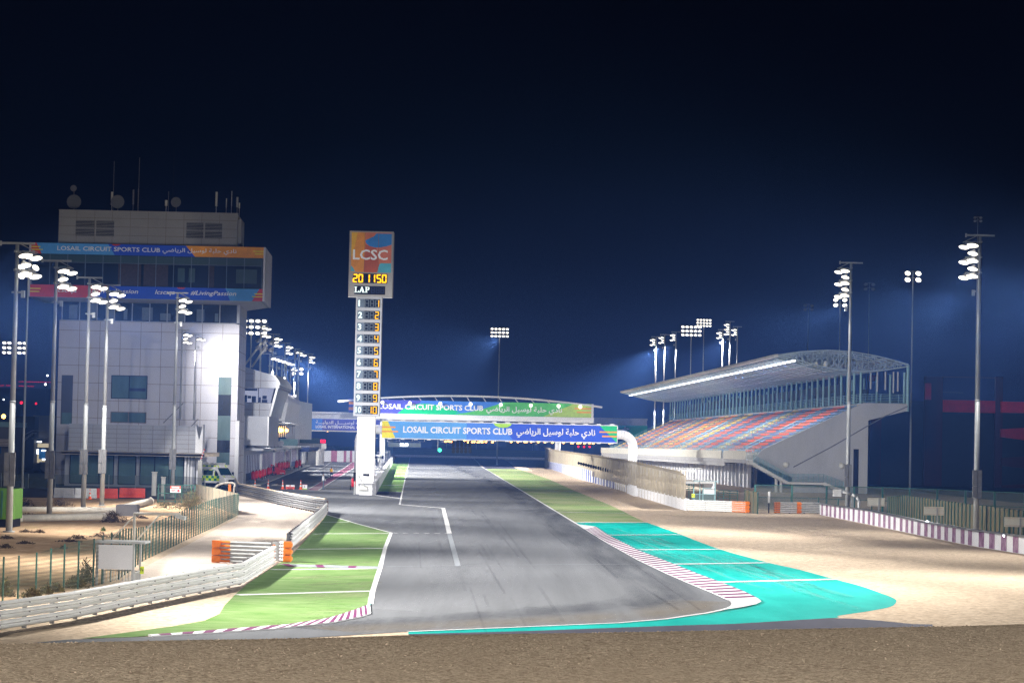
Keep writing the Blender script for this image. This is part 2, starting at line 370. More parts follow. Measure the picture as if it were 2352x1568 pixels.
kin = [(1316, 1197), (1331.6, 1206), (1393, 1244), (1464.6, 1283.4), (1529, 1314), (1583, 1337), (1637, 1359), (1673, 1375), (1683, 1381), (1685.6, 1386), (1682, 1391), (1673, 1395), (1651, 1401), (1619, 1407), (1529, 1420), (1421.5, 1429), (1206, 1438), (1050, 1444.5), (938, 1449)]
sheet('sand_field', [(-300, 1330), (-300, 1104), (0, 1112), (545, 1126), K3(1400, 158), K3(1250, 238), K3(1110, 300), K3(840, 432), K3(570, 574), K3(495, 582), K3(340, 619), K3(160, 650), K3(0, 682), (-200, 1406)], 0.003, 'sand')
sheet('yard_road', [(-300, 1086), (-300, 1125), (0, 1141), (440, 1147), (545, 1135), (560, 1113), (545, 1075), (0, 1070)], 0.006, 'asphalt_old')
sheet('service_road', [(545, 1138), (556, 1130), K3(1640, 100), K3(1850, 148), KR(2150, 120), KR(1500, 740), K3(1420, 575), K3(1200, 615), K3(800, 690), K3(600, 725), K3(500, 760), K3(300, 760), K3(560, 640), K3(840, 470), K3(1110, 330), K3(1400, 175)], 0.005, 'service_dirt')
sheet('gravel_strip', [K3(-200, 900), K3(0, 850), K3(400, 785), K3(800, 700), K3(1200, 620), K3(1420, 575), KR(1490, 750), KR(1690, 560), KR(2130, 180), KR(2090, 290), KR(1760, 560), KR(1400, 880), KR(1200, 1060), K3(1390, 610), K3(1200, 650), K3(900, 715), K3(560, 790), K3(100, 850), K3(0, 880)], 0.007, 'coarse_gravel')
sheet('runoff_paint', [(1300, 1190), (1325, 1199), (1485, 1199)]+spline([K8(30, 395), K8(300, 497), K8(640, 590), K8(820, 630), K8(1100, 705), K8(1250, 745), K8(1380, 790), K8(1470, 825), K8(1492, 850), K8(1450, 885), K8(1300, 915), K8(1100, 945), K8(1050, 962), K8(400, 1000)], 5)+[K8(0, 1012), (1206, 1449), (938, 1456), (938, 1446), (1206, 1434), (1600, 1404), (1670, 1386), (1500, 1310)], 0.004, 'teal_paint')
sheet('access_road', [K8(0, 1011), K8(400, 999), K8(1050, 960), K8(1220, 965), K8(1400, 980), K8(1600, 1000), K8(1735, 1003), (2142, 1450), (1550, 1462), (938, 1470), (938, 1455), (1206, 1448)], 0.008, 'asphalt_dark')
sheet('track_asphalt', [(559, 1114), (708, 1063), (740, 1047), (1066, 1046.6), (1088, 1053), (1097, 1060), (1103, 1069), (1114.6, 1076)]+kin+[(700, 1464), (200, 1500), (-200, 1530), (-200, 1500), (150, 1468), (340, 1461), (560, 1441), (760, 1410), (800, 1300), (780, 1210), (748, 1182), (748, 1165), K3(1640, 102), (552, 1122)], 0.012, 'asphalt')
mb = MB(); mb.face([gp(*p, 0.016) for p in [(690, 1046.9), (740, 1042.5), (1300, 1047.5), (1300, 1051), (1240, 1049), (1180, 1046.5)]]); struct(mb, 'far_road', 'asphalt')
sheet('far_runoff_paint', [(1072, 1045.6), (1135, 1046.6), (1135, 1048.2), (1078, 1047.6)], 0.02, 'teal_paint')
sheet('far_runoff_white', [(560, 1035), (908, 1041), (908, 1044), (560, 1038)], 0.02, 'teal_paint')
sheet('side_asphalt', [K6(905, 690), K6(1120, 690), K6(1200, 715), K6(1260, 750), K6(1300, 790), K6(1330, 801), K6(1052, 800), K6(985, 740), K6(940, 708)], 0.016, 'asphalt_dark')
sheet('turf_strip', [K6(1050, 800), K6(1330, 800), K6(1600, 890), K6(1820, 990), K6(2120, 1110), K6(2352, 1225), (1484, 1199), (1321, 1199)], 0.016, 'turf_worn')
sheet('turf_near', [(750, 1181.5), (820, 1201.8), (898.5, 1222.5), (884.8, 1256.5), (873, 1303), (855.5, 1358), (849, 1386), (840, 1390), (785, 1409), (750, 1419), (664, 1433), (558, 1442), (430, 1452), (300, 1462), (187.5, 1465), (390.6, 1438), (468.7, 1424.4), (504, 1408.8), (516, 1389), (539, 1365.8), (566, 1342), (625, 1303), (668, 1276), (722.6, 1217)], 0.016, 'turf')
sheet('turf_pit', [K6(268, 700), K6(408, 700), K6(335, 995), K6(100, 992)], 0.016, 'turf_pale')
sheet('pit_exit_patch', [K6(100, 992), K6(335, 995), K6(320, 1055), K6(70, 1022)], 0.0165, 'asphalt_dark')
sheet('pink_strip', [K6(275, 685), K6(411, 685), K6(408, 700), K6(268, 700)], 0.0165, 'pink_paint')
sheet('pit_lane_strip', [K4b(0, 1402), K4b(175, 1406), K4b(760, 1040), K4b(757, 930), K4b(600, 1045)], 0.016, 'pink_paint')
w = MB()
ribbon(w, [K6(410, 690), K6(375, 840), K6(340, 1000), (918, 1158)], 0.16, 0.022)
ribbon(w, [(918, 1158), (1018, 1166)], 0.6, 0.022); ribbon(w, [(1018, 1166), (1032, 1224)], 0.3, 0.023)
ribbon(w, [(1066, 1046.8), (1088, 1053), (1097, 1060), (1103, 1069), (1114.6, 1076), (1200, 1127), (1316, 1197), (1331.6, 1206), (1345, 1215)], 0.17, 0.022)
ribbon(w, kin[2:], 0.16, 0.022)
ribbon(w, [(748, 1180.5), (820, 1201.8), (898.5, 1222.5)], 0.16, 0.022)
ribbon(w, [(898.5, 1222.5), (884.8, 1256.5), (873, 1303), (855.5, 1358), (851, 1386)], 0.2, 0.023)
for a, b in ((K3(1395, 628), K3(2190, 605)), (K3(1600, 480), K3(2235, 473)), (K3(1735, 360), K3(2265, 355)), (K3(1840, 270), K3(2290, 267)), (K3(1890, 200), K3(2050, 202))): ribbon(w, [a, b], 0.5, 0.022)
for k in range(6): ribbon(w, [(902+k*24, 1223.2+k*.2), (914+k*24, 1223.3+k*.2)], 0.35, 0.022)
ribbon(w, [(1325, 1199), (1486, 1199)], 0.9, 0.022)
for a, b in ((K66(530, 620), K66(1000, 618)), (K66(725, 714), K66(1240, 711)), (K66(945, 806), K66(1550, 797)), (K66(1230, 921), K66(1980, 902))): ribbon(w, [a, b], 0.6, 0.022)
ribbon(w, [K6(1670, 1168), K6(2240, 1178)], 0.6, 0.022)
ribbon(w, [K6(170, 942), K6(340, 938)], 0.9, 0.022); ribbon(w, [K6(105, 994), K6(335, 997)], 0.7, 0.022); ribbon(w, [K6(75, 1020), K6(330, 1053)], 0.5, 0.022)
ribbon(w, [K4b(0, 1398), K4b(210, 1280), K4b(600, 1045), K4b(755, 930)], 0.2, 0.022); ribbon(w, [K4b(175, 1406), K4b(500, 1200), K4b(760, 1040)], 0.2, 0.022)
ribbon(w, [K4b(0, 1160), K4b(250, 1050), K4b(520, 868)], 0.12, 0.022); ribbon(w, [K2b(230, 1262), K2b(880, 1040), K2b(1590, 780), K2b(1770, 660)], 0.14, 0.022)
struct(w, 'painted_lines', 'white_paint')
w = MB(); ribbon(w, [(1032, 1225), (1052, 1299)], 0.26, 0.022); ribbon(w, [(862, 1301), (1060, 1297), (1500, 1294)], 0.10, 0.0225); struct(w, 'faded_line', 'faded_paint')
# skid marks laid down by braking tyres
film('skid_film', (.02, .02, .03), .09)
w = MB()
for pts in ([K6(505, 850), K6(515, 965)], [K6(590, 840), K6(640, 1000)], [K6(940, 850), K6(1060, 975)], [K6(1020, 850), K6(1180, 980)]):
    (x0, y0), (x1, y1) = pts; n = 14
    for k in range(n):
        t = k/n; x = x0+(x1-x0)*t+random.uniform(-2, 2); y = y0+(y1-y0)*t
        ribbon(w, [(x-random.uniform(1, 3), y-1.2), (x+random.uniform(0, 3), y+1.6)], random.uniform(.1, .3), 0.0215)
for k in range(34):
    x = random.uniform(960, 1500); y = random.uniform(1120, 1370)
    if x > 1150+(y-1100)*1.6: continue
    L_ = random.uniform(20, 110); s = (x-940)/(y-1018)*random.uniform(.7, 1.0)
    ribbon(w, [(x, y), (x+L_*s*.5, y+L_*.5), (x+L_*s, y+L_)], random.uniform(.06, .16), 0.0213)
struct(w, 'skid_marks', 'skid_film')
film('scuff_film', (.35, .62, .58), .10); film('scuff_dark', (.02, .10, .10), .06); film('rubber_film', (.03, .032, .045), .028); film('dust_film', (.36, .30, .22), .05); film('pale_film', (.42, .43, .45), .045)
line = [(1010, 1060), (1080, 1085), (1180, 1130), (1275, 1190), (1370, 1255), (1460, 1310), (1520, 1345), (1535, 1368), (1470, 1385), (1330, 1398), (1150, 1412), (950, 1427), (700, 1442)]
w = MB()
LN = spline(line)
for k in range(9):
    off = random.uniform(-22, 26); ribbon(w, [(x+off*(y-1020)/350, y+random.choice([-1, 1])*off*.12) for x, y in LN][k % 4:], .5+.42*k, 0.0142+.0004*k)
struct(w, 'rubber_line', 'rubber_film')
w = MB()
for k in range(7): ribbon(w, [(x, y) for x, y in spline([(760, 1446), (1000, 1436), (1250, 1424), (1450, 1412), (1600, 1396), (1640, 1380)])], .5+.5*k, 0.0180+.0003*k)
struct(w, 'dust_line', 'dust_film')
w = MB()
for k in range(6): ribbon(w, spline([(985, 1120), (1040, 1200), (1100, 1290), (1130, 1350), (1040, 1385), (900, 1400)]), .6+.9*k, 0.0165+.0003*k)
for k in range(5): ribbon(w, spline([(800, 1180), (930, 1215), (1010, 1280), (1060, 1340)]), .4+.7*k, 0.0168+.0003*k)
struct(w, 'worn_line', 'pale_film')
sr = random.Random(21)
for nm, mt_ in (('pale_scuffs', 'scuff_film'), ('dark_scuffs', 'scuff_dark')):
    w = MB()
    for k in range(46):                                  # arcs swept across the painted run-off
        u = sr.random(); x0 = 1400+u*480; y0 = 1215+u*120+sr.uniform(-10, 30); L_ = sr.uniform(40, 190)
        ribbon(w, spline([(x0, y0), (x0+L_*.5, y0+L_*.20), (x0+L_, y0+L_*.34)], 4), sr.uniform(.08, .35), 0.0052+.0001*k)
    struct(w, nm, mt_)
film('turf_dust', (.45, .42, .27), .12); film('turf_dark', (.06, .13, .03), .07)
for nm, mt_ in (('turf_dust', 'turf_dust'), ('turf_stains', 'turf_dark')):
    w = MB()
    for k in range(34):
        u = sr.random(); y0 = 1215+u*210; xr__ = 893-(y0-1222)*.24; x0 = xr__-sr.uniform(30, 250-40*u)
        if x0 < 900-(y0-1180)*1.62: x0 = 905-(y0-1180)*1.55
        x1 = min(xr__-6, x0+sr.uniform(60, 200)); ribbon(w, [(x0, y0), ((x0+x1)/2, y0-3), (x1, y0-sr.uniform(2, 9))], sr.uniform(.15, 1.0), 0.0172+.0001*k)
    struct(w, nm, mt_)
# kerbs: low raised strips with purple blocks
def kerb(name, inner, outer, n, z=0.05, start=0.0, end=1.0):
    def walk(pts, t):
        P = [gp(x, y, z) for x, y in pts]; ln = [0]
        for a, b in zip(P, P[1:]): ln.append(ln[-1]+(b-a).length)
        d = t*ln[-1]
        for i in range(len(P)-1):
            if d <= ln[i+1] or i == len(P)-2: return P[i].lerp(P[i+1], (d-ln[i])/max(1e-6, ln[i+1]-ln[i]))
    w = MB(); N = 60
    for k in range(N):
        a, b = k/N, (k+1)/N
        p = [walk(inner, a), walk(inner, b), walk(outer, b), walk(outer, a)]
        q = [Vector((v.x, v.y, 0.0)) for v in p]; w.hexa([q[0], q[1], q[2], q[3], p[0], p[1], p[2], p[3]])
    w.mt(1)
    for k in range(n):
        a = start+(end-start)*(k+.12)/n; b = start+(end-start)*(k+.62)/n; up = Vector((0, 0, .004))
        w.face([walk(inner, a)+up, walk(inner, b)+up, walk(outer, b)+up, walk(outer, a)+up])
    struct(w, name, ['white_paint', 'purple_paint'])
kerb('kerb_strip', [(1345, 1215), (1393, 1244.5), (1464.6, 1284), (1529, 1314.5), (1583, 1337.5), (1637, 1359.5), (1673, 1375.5)], [(1369, 1208.5), (1396, 1227), (1464.6, 1261.8), (1543.6, 1292.3), (1601, 1315.7), (1655, 1335.5), (1709, 1357), (1741, 1373)], 44)
w = MB(); w.face([gp(*p, 0.05) for p in [(1673, 1375.5), (1685, 1381), (1686, 1387), (1676, 1394), (1640, 1401.5), (1651, 1401), (1709, 1392), (1737.7, 1385.8), (1749, 1379.7), (1741, 1373)]])
w.face([gp(*p, 0.05) for p in [(1326, 1203), (1345, 1215), (1369, 1208.5)]]); struct(w, 'kerb_end', 'white_paint')
kerb('kerb_strip', [(852, 1406.8), (828, 1414.7), (761.7, 1428), (625, 1442.5), (468.7, 1452.5), (351.6, 1459)], [(850, 1385.4), (820, 1397), (785, 1408.8), (750, 1418.6), (664, 1432), (558.6, 1440), (429.7, 1450), (340, 1456)], 16, 0.05, 0.04, 1)
w = MB(); w.face([gp(*p, 0.03) for p in [(835, 1390.5), (853, 1385), (850, 1391), (820, 1401)]]); struct(w, 'kerb_tip', 'teal_paint')
w = MB(); A = [K3(1640, 445), K3(2238, 462)]; B = [K3(1700, 462), K3(2234, 476)]
w.face([gp(*p, .024) for p in (A[0], A[1], B[1], B[0])]); w.mt(1)
for k in range(0, 6, 2):
    t, u = k/6+.02, k/6+.10; l = lambda P, s: (P[0][0]+(P[1][0]-P[0][0])*s, P[0][1]+(P[1][1]-P[0][1])*s)
    w.face([gp(*l(A, t), .028), gp(*l(A, u), .028), gp(*l(B, u-.04), .028), gp(*l(B, max(0, t-.04)), .028)])
struct(w, 'drain_strip', ['faded_paint', 'purple_paint'])
# ================================================================ NIGHT SKY, AIR
wd = bpy.data.worlds.new('World'); sc.world = wd; wd.use_nodes = True; nt = wd.node_tree; nt.nodes.clear()
N = nt.nodes.new; Lk = nt.links.new
wo = N('ShaderNodeOutputWorld'); bg = N('ShaderNodeBackground'); Lk(bg.outputs[0], wo.inputs[0])
tc = N('ShaderNodeTexCoord'); sp = N('ShaderNodeSeparateXYZ'); Lk(tc.outputs['Generated'], sp.inputs[0])
rp = N('ShaderNodeValToRGB'); Lk(sp.outputs['Z'], rp.inputs[0]); e = rp.color_ramp.elements
e[0].position = 0.0; e[0].color = (0.010, 0.016, 0.05, 1); e[1].position = 0.30; e[1].color = (0.0006, 0.0008, 0.002, 1)
for p, c in ((0.03, (0.006, 0.009, 0.028)), (0.07, (0.0018, 0.0025, 0.008)), (0.12, (0.0006, 0.0008, 0.002)), (0.18, (0.0003, 0.0003, 0.0008))):
    q = e.new(p); q.color = (*c, 1)
Lk(rp.outputs[0], bg.inputs[0]); bg.inputs[1].default_value = 1.0
hz = MB(); hz.box(-420, 420, -60, 1500, -1, 43)
m, nt, o = _new('haze'); v = nt.nodes.new('ShaderNodeVolumePrincipled'); nt.links.new(v.outputs[0], o.inputs['Volume'])
v.inputs['Density'].default_value = HAZE; v.inputs['Color'].default_value = (0.14, 0.33, 1.0, 1); v.inputs['Anisotropy'].default_value = 0.45
m.cycles.homogeneous_volume = True; MATS['haze'] = m
h = hz.build('haze', 'haze'); tag(h, 'thin blue night haze lit by the floodlights', 'haze', kind='stuff')
# ================================================================ FLOODLIGHT POLES
def head_mesh():
    """one floodlight: deep reflector bowl, back box, yoke; the open face looks along -z before tilting"""
    hb = MB(); n = 12
    prof = [(0.16, 0.34), (0.24, 0.30), (0.40, 0.06), (0.44, 0.0)]
    for (r1, z1), (r2, z2) in zip(prof, prof[1:]):
        for i in range(n):
            a, b = 2*math.pi*i/n, 2*math.pi*(i+1)/n
            hb.face([(r1*math.cos(a), r1*math.sin(a), z1), (r2*math.cos(a), r2*math.sin(a), z2), (r2*math.cos(b), r2*math.sin(b), z2), (r1*math.cos(b), r1*math.sin(b), z1)])
    hb.face([(0.16*math.cos(2*math.pi*i/n), 0.16*math.sin(2*math.pi*i/n), 0.34) for i in range(n)])
    hb.box(-0.1, 0.1, -0.1, 0.1, 0.34, 0.55)
    return hb
HB = head_mesh().build('floodlight', 'lamp_housing'); HM = HB.data; bpy.data.objects.remove(HB)
lb = MB(); lb.face([(0.42*math.cos(2*math.pi*i/16), -0.42*math.sin(2*math.pi*i/16), 0.02) for i in range(16)]); LB = lb.build('lens', 'lamp_on'); LM = LB.data; bpy.data.objects.remove(LB)
lb = MB(); lb.face([(0.42*math.cos(2*math.pi*i/16), -0.42*math.sin(2*math.pi*i/16), 0.02) for i in range(16)]); LB = lb.build('lens', 'galv'); LMo = LB.data; bpy.data.objects.remove(LB)
def light_pole(label, tx, ty, d, kind='side', side=1, tiers=2, r=0.17, z0=0.0, power=1.0, lit=True, scale=1.0, aim=None, fwd=-10, far=34, lat=2.6, down=.32, spread=64, name='floodlight_pole', group=None, box=True, extra=()):
    top = at(tx, ty, d); X, Y, H = top.x, top.y, top.z-z0
    t = thing(name, label, 'floodlight pole', group)
    p = MB(); p.tube((0, 0, 0), (0, 0, H*.45), r*1.15, r*.95, 12); p.tube((0, 0, H*.45), (0, 0, H-0.1), r*.9, r*.6, 12); p.tube((0, 0, 0), (0, 0, .08), r*2, n=12)
    p.tube((0, 0, H*.45-.05), (0, 0, H*.45+.05), r*1.05, n=12); p.build('pole', 'pole_steel', t, True)
    if box and z0 == 0:
        b = MB(); b.box(-r*1.9, -r*.2, -r*2.0, -r*1.0, 2.6, 3.4); b.box(-r*1.9, -r*.2, -r*2.0, -r*1.0, 3.44, 4.5); b.box(r*.1, r*1.7, -r*1.9, -r*1.0, 2.6, 4.5); b.build('control_box', 'galv_dark', t)
    if kind == 'side':
        a = MB(); a.box(-1.0*scale, 1.0*scale, -.04, .04, H-.08, H+.04); a.box(-1.0*scale, -.9*scale, -.1, .1, H-.16, H+.1)
        a.tube((.1*side, 0, H), (1.2*side*scale, -.2, H-.55), .03); a.box(-.5, .5, -.5, .5, H-.02, H+.01); a.build('crossarm', 'pole_steel', t)
        spots = []
        for k in range(tiers):
            z = H-.75*scale-1.05*k*scale
            for (dx, dy, dz) in ((.5, -.25, 0), (1.05, .25, -.1), (.6, .9, .05)): spots.append((side*dx*scale, dy*scale, z+dz*scale))
            if k < tiers-1: spots.append((side*.5*scale, -.1*scale, z-.55*scale))
            b = MB(); b.box(-r, side*1.0*scale, -.05, .05, z+.2*scale, z+.3*scale); b.box(-.06, .06, -.6*scale, 1.1*scale, z+.2*scale, z+.3*scale); b.build('bracket', 'pole_steel', t)
        b = MB(); b.box(-r*1.4, side*.45*scale, -.08, .08, H-1.05*tiers*scale-.75*scale, H-1.05*tiers*scale-.65*scale); b.box(side*.3*scale, side*.5*scale, -.1, .1, H-1.05*tiers*scale-1.0*scale, H-1.05*tiers*scale-.6*scale); b.build('sensor', 'galv', t)
        dirv = Vector((side*0.42, -0.27, -0.87)).normalized()
    elif kind == 'bank':
        spots = []
        for k in range(3):
            z = H-.45*scale-1.0*k*scale
            for i in range(5): spots.append(((-2.1+1.05*i)*scale, -.25, z))
            b = MB(); b.box(-2.6*scale, 2.6*scale, -.05, .05, z+.3*scale, z+.4*scale); b.build('crossarm', 'pole_steel', t)
        dirv = Vector((side*0.1, -0.6, -0.75)).normalized()
    else:                         # small: four heads in a square, two per side
        spots = []
        for k in range(2):
            z = H-.5*scale-.9*k*scale
            for sx in (-1, 1): spots.append((sx*.75*scale, -.1, z))
            b = MB(); b.box(-.95*scale, .95*scale, -.04, .04, z+.25*scale, z+.33*scale); b.build('crossarm', 'pole_steel', t)
        dirv = Vector((side*0.35, -0.7, -0.65)).normalized()
    q = dirv.to_track_quat('-Z', 'Y')
    for i, s in enumerate(spots):
        hd = bpy.data.objects.new('floodlight', HM); C.objects.link(hd); hd.parent = t; hd.location = s
        hd.rotation_mode = 'QUATERNION'; hd.rotation_quaternion = q; hd.scale = (scale*(1.05 if kind == 'side' else .95), scale*(.62 if kind == 'side' else .9), scale*.6)
        ln = bpy.data.objects.new('lens', LM if lit else LMo); C.objects.link(ln); ln.parent = hd
    t.location = (X, Y, z0)
    if lit and power > 0:
        ld = bpy.data.lights.new('flood_beam', 'SPOT'); ld.energy = PW*power*(.7 if 'annex' in label else 1); ld.color = (1.0, 0.97, 0.93); ld.spot_size = math.radians(spread); ld.spot_blend = 0.9; ld.shadow_soft_size = 0.5
        lo = bpy.data.objects.new('flood_beam', ld); C.objects.link(lo); lo.parent = t; lo.location = (side*.9 if kind == 'side' else 0, -.9 if kind != 'side' else -.3, H-.95-1.05*tiers*scale if kind == 'side' else H-3.2*scale)
        tg = Vector(aim) if aim else Vector((X+side*far, Y+fwd, 0))
        if not aim: lo.scale = (lat, 1, 1)
        dv = (tg-Vector((X, Y, z0))-lo.location).normalized(); lo.rotation_mode = 'QUATERNION'; lo.rotation_quaternion = dv.to_track_quat('-Z', 'Y')
        def beam(tgt, pw, spr, bl=.6):
            l2 = bpy.data.lights.new('flood_beam', 'SPOT'); l2.energy = pw; l2.color = (1.0, 0.97, 0.93); l2.spot_size = math.radians(spr); l2.spot_blend = bl; l2.shadow_soft_size = .6
            o2 = bpy.data.objects.new('flood_beam', l2); C.objects.link(o2); o2.parent = t; o2.location = lo.location+Vector((0, 0, -.2))
            v2 = (Vector(tgt)-Vector((X, Y, z0))-o2.location).normalized(); o2.rotation_mode = 'QUATERNION'; o2.rotation_quaternion = v2.to_track_quat('-Z', 'Y')
        if kind == 'side' and d > 0 and (z0 == 0 or z0 > 10): beam((X+side*11, Y+fwd*.3, 0), PW*power*down, 112, 1.0)
        for e_ in extra: beam(*e_)  # spots added at the pole head, aimed where more light is wanted
    return t
GL = 'floodlight poles in a row on the left'; GP = 'floodlight poles behind the pit building'; GR = 'floodlight poles behind the grandstand'
light_pole('tall lit floodlight pole beside the lime green container', 40, 558, 143, fwd=15, group=GL)
light_pole('lit floodlight pole at the left corner of the tower, its foot behind the pale pipes', 130, 598, 170, fwd=35, extra=[((-50, 288, 10), 16000, 26, .9)], group=GL)
light_pole('lit floodlight pole in front of the tower, behind the red and white plastic barriers', 206, 637, 194, fwd=24, extra=[((-15, 268, 10), 9000, 34, .9), ((-15, 268, 24.5), 42000, 9, .5)], group=GL)
light_pole('lit floodlight pole in front of the tower windows, beside the red plastic barrier', 248, 654, 201, fwd=16, extra=[((-44, 288, 20), 26000, 32, .9)], group=GL)
light_pole('lit floodlight pole standing behind the bend of the tan screen fence', 408, 672, 236, fwd=42, lat=1.5, power=1.3, down=.2, extra=[((-42, 290, 9), 9000, 70, .9), ((-2, 400, 7.6), 620000, 20, .5), ((-36, 287, 1.6), 45000, 9, .6), ((-27, 312, 9), 110000, 22, .8)], group=GL)
light_pole('thin lit mast between the lime container pole and the tower', 66, 604, 262, kind='small', side=-1, tiers=1, r=.12, power=.15, box=False, group=GL)
light_pole('distant wide bank of lit lamps in the dark left of the tower', 34, 783, 520, kind='bank', side=0, power=.3, r=.2, box=False)
light_pole('floodlight mast with two lamp tiers on the low annex roof', 419, 757, 283, z0=7.6, r=.1, scale=.8, power=.9, fwd=0, lat=1.0, down=.0, box=False, group='masts on the annex roof')
light_pole('single tier floodlight mast on the annex roof next to the glaring white wall', 450, 767, 283, tiers=1, z0=7.6, r=.09, scale=.8, power=0.06, spread=84, aim=at(522, 830, 290), box=False, group='masts on the annex roof')
for i, (x, y, d, k, tr, z0) in enumerate([(578, 731, 452, 'bank', 3, 0), (600, 742, 380, 'side', 2, 12), (628, 767, 420, 'side', 2, 12), (655, 787, 470, 'side', 2, 12), (678, 801, 520, 'side', 1, 12), (687, 806, 505, 'side', 1, 12), (709, 812, 575, 'side', 2, 0),
        (620, 812, 400, 'side', 1, 12), (636, 818, 430, 'side', 1, 12), (648, 822, 455, 'side', 1, 12), (658, 826, 480, 'side', 1, 12), (667, 840, 530, 'side', 1, 12), (684, 842, 560, 'small', 1, 12)]):
    lab = ['wide bank of fifteen lamps on a pole right of the tower', 'lit lamp pole directly right of the wide lamp bank', 'brightest lit pole above the curved roof of the pit building', 'lit lamp pole fourth from the tower in the upper row behind the pit building',
           'left pole of the close pair near the end of the pit building', 'right pole of the close pair near the end of the pit building', 'last lit pole of the row, standing alone over the footbridge end',
           'short lit pole behind the curved control room roof, first of the lower row', 'short lit pole second in the lower row behind the pit building', 'short lit pole third in the lower row behind the pit building', 'short lit pole fourth in the lower row behind the pit building',
           'short lit pole fifth in the lower row behind the pit building', 'short lit pole last in the lower row behind the pit building'][i]
    light_pole(lab, x, y, d, kind=k, side=1 if k == 'side' else 0, tiers=tr, r=.16, z0=z0, power=(FARP*.45 if i == 1 else FARP if i in (2, 3, 4, 6) else FARP*.5 if i in (8, 10) else 0), fwd=-25 if i == 1 else 4, box=False, group=GP, scale=1.1, down=(0 if i == 1 else .25), extra=[((at(780, 975, 700).x, 700, 10), 450000, 40, .8)] if i == 6 else ())
light_pole('lit lamp bank on a single pole beyond the middle of the bridges', 1148, 752, 700, kind='bank', side=0, r=.2, power=FARP, box=False, scale=1.0, aim=(-60, 620, 0))
for i, (x, y, d, k, tr, s) in enumerate([(1507, 773, 612, 'side', 2, 1.1), (1527, 768, 612, 'side', 2, 1.1), (1553, 762, 614, 'side', 2, 1.1), (1588, 747, 625, 'bank', 3, 1), (1617, 732, 640, 'bank', 3, .75), (1660, 757, 560, 'side', 2, 1), (1677, 738, 560, 'side', 3, 1), (1694, 750, 560, 'side', 2, 1)]):
    lab = ['first lit pole of the group over the grandstand roof, counted from the bridges', 'second lit pole over the grandstand roof from the bridges', 'third lit pole over the grandstand roof from the bridges', 'wide flat lamp bank over the grandstand roof', 'tallest lamp bank in the group over the grandstand roof',
           'shortest pole of the right hand trio over the grandstand roof', 'middle and tallest pole of the right hand trio over the grandstand roof', 'outermost pole of the right hand trio over the grandstand roof'][i]
    light_pole(lab, x, y, d, kind=k, side=-1, tiers=tr, r=.17, scale=s, power=(FARP if i in (0, 1, 2, 6) else 0), box=False, group=GR)
light_pole('tall lit floodlight pole in front of the grandstand end wall', 1955, 603, 215, side=-1, tiers=3, down=.14, fwd=40, lat=3.2, power=1.1, extra=[((44, 341, 6), 120000, 34, .8), ((4, 400, 7.6), 520000, 17, .5), ((-37, 385, 2), 420000, 17, .8)], group='big floodlight poles on the right')
light_pole('tall lit floodlight pole in front of the red framed building', 2251, 540, 172, side=-1, tiers=3, down=.16, power=1.05, group='big floodlight poles on the right')
light_pole('smaller lit four lamp mast close to the big pole at the grandstand end', 1930, 682, 420, kind='small', side=0, r=.12, power=0, box=False)
light_pole('lit four lamp mast standing alone behind the grandstand roof corner', 2097, 620, 352, kind='small', side=-1, r=.13, power=.4, box=False, aim=(-20, 260, 0))
for x, y, d, l in ((1997, 648, 455, 'faint unlit four lamp mast right of the pole at the grandstand end'), (1857, 697, 520, 'faint unlit four lamp mast above the grandstand roof ridge')):
    light_pole(l, x, y, d, kind='small', side=0, r=.08, lit=False, box=False, scale=.9)
light_pole('faint tall unlit mast rising behind the rightmost floodlight pole', 2246, 496, 330, kind='small', side=0, r=.07, lit=False, box=False, scale=.5)
# the side rows carry on outside the frame; their beams cross into it
light_pole('lit floodlight pole of the left row standing left of the frame', -75, 520, 112, extra=[((34, 118, 1), 60000, 17, .5)], fwd=-8, group=GL)
light_pole('lit floodlight pole of the left row far left of the frame', -300, 420, 84, fwd=-8, group=GL)
light_pole('lit floodlight pole behind the gravel bank, left one', 5900, 4067, -20, side=1, power=1.1, aim=(0, 26, 3), spread=60)  # unseen pole added behind the camera to light the near gravel
light_pole('lit floodlight pole behind the gravel bank, right one', -6000, 4067, -14, side=-1, power=2.3, aim=(2, 26, 3), spread=60)  # second added pole out of view, lighting the bank from the right
light_pole('lit floodlight pole of the right row standing right of the frame', 2440, 490, 142, extra=[((-26, 150, 3), 130000, 17, .5), ((-30, 215, 4), 130000, 15, .5)], fwd=-22, far=42, side=-1, tiers=3, down=.16, power=1.05, group='big floodlight poles on the right')
light_pole('lit floodlight pole of the right row far right of the frame', 2760, 380, 112, fwd=-14, far=42, side=-1, tiers=3, power=1.0, group='big floodlight poles on the right')
# ================================================================ CONTROL TOWER
def vpx(px, py, Y): p = at(px, py, Y); return p.x, p.z
def seams(mb, xs, zs, y, x0, x1, z0, z1, w=0.05):
    for z in zs: mb.box(x0, x1, y-.012, y, z-w/2, z+w/2)
    for x in xs: mb.box(x-w/2, x+w/2, y-.010, y, z0, z1)
Y0 = 290.0; sc1 = Y0/F
tw = thing('control_tower', 'tall grey panelled race control tower with overhanging glass storey and two printed banners', 'control tower')
xl, _ = vpx(132, 900, Y0); xr, _ = vpx(546, 900, Y0); D = 13.0
zt = vpx(340, 741, Y0)[1]            # top of the clad shaft below the lower window band
b = MB(); b.box(xl, xr, Y0, Y0+D, 0, zt); b.mt(1)
nz = [zt-1.05-2.0*i for i in range(9)]; nx = [xl+2.35*i for i in range(1, 9)]
seams(b, nx, [z for z in nz if z > 0], Y0, xl, xr, 0, zt)
for z in nz: b.box(xr, xr+.012, Y0, Y0+D, z-.025, z+.025)
for k in (4, 8): b.box(xr, xr+.01, Y0+k, Y0+k+.05, 0, zt)
b.build('wall', ['cladding', 'cladding_seam'], tw)
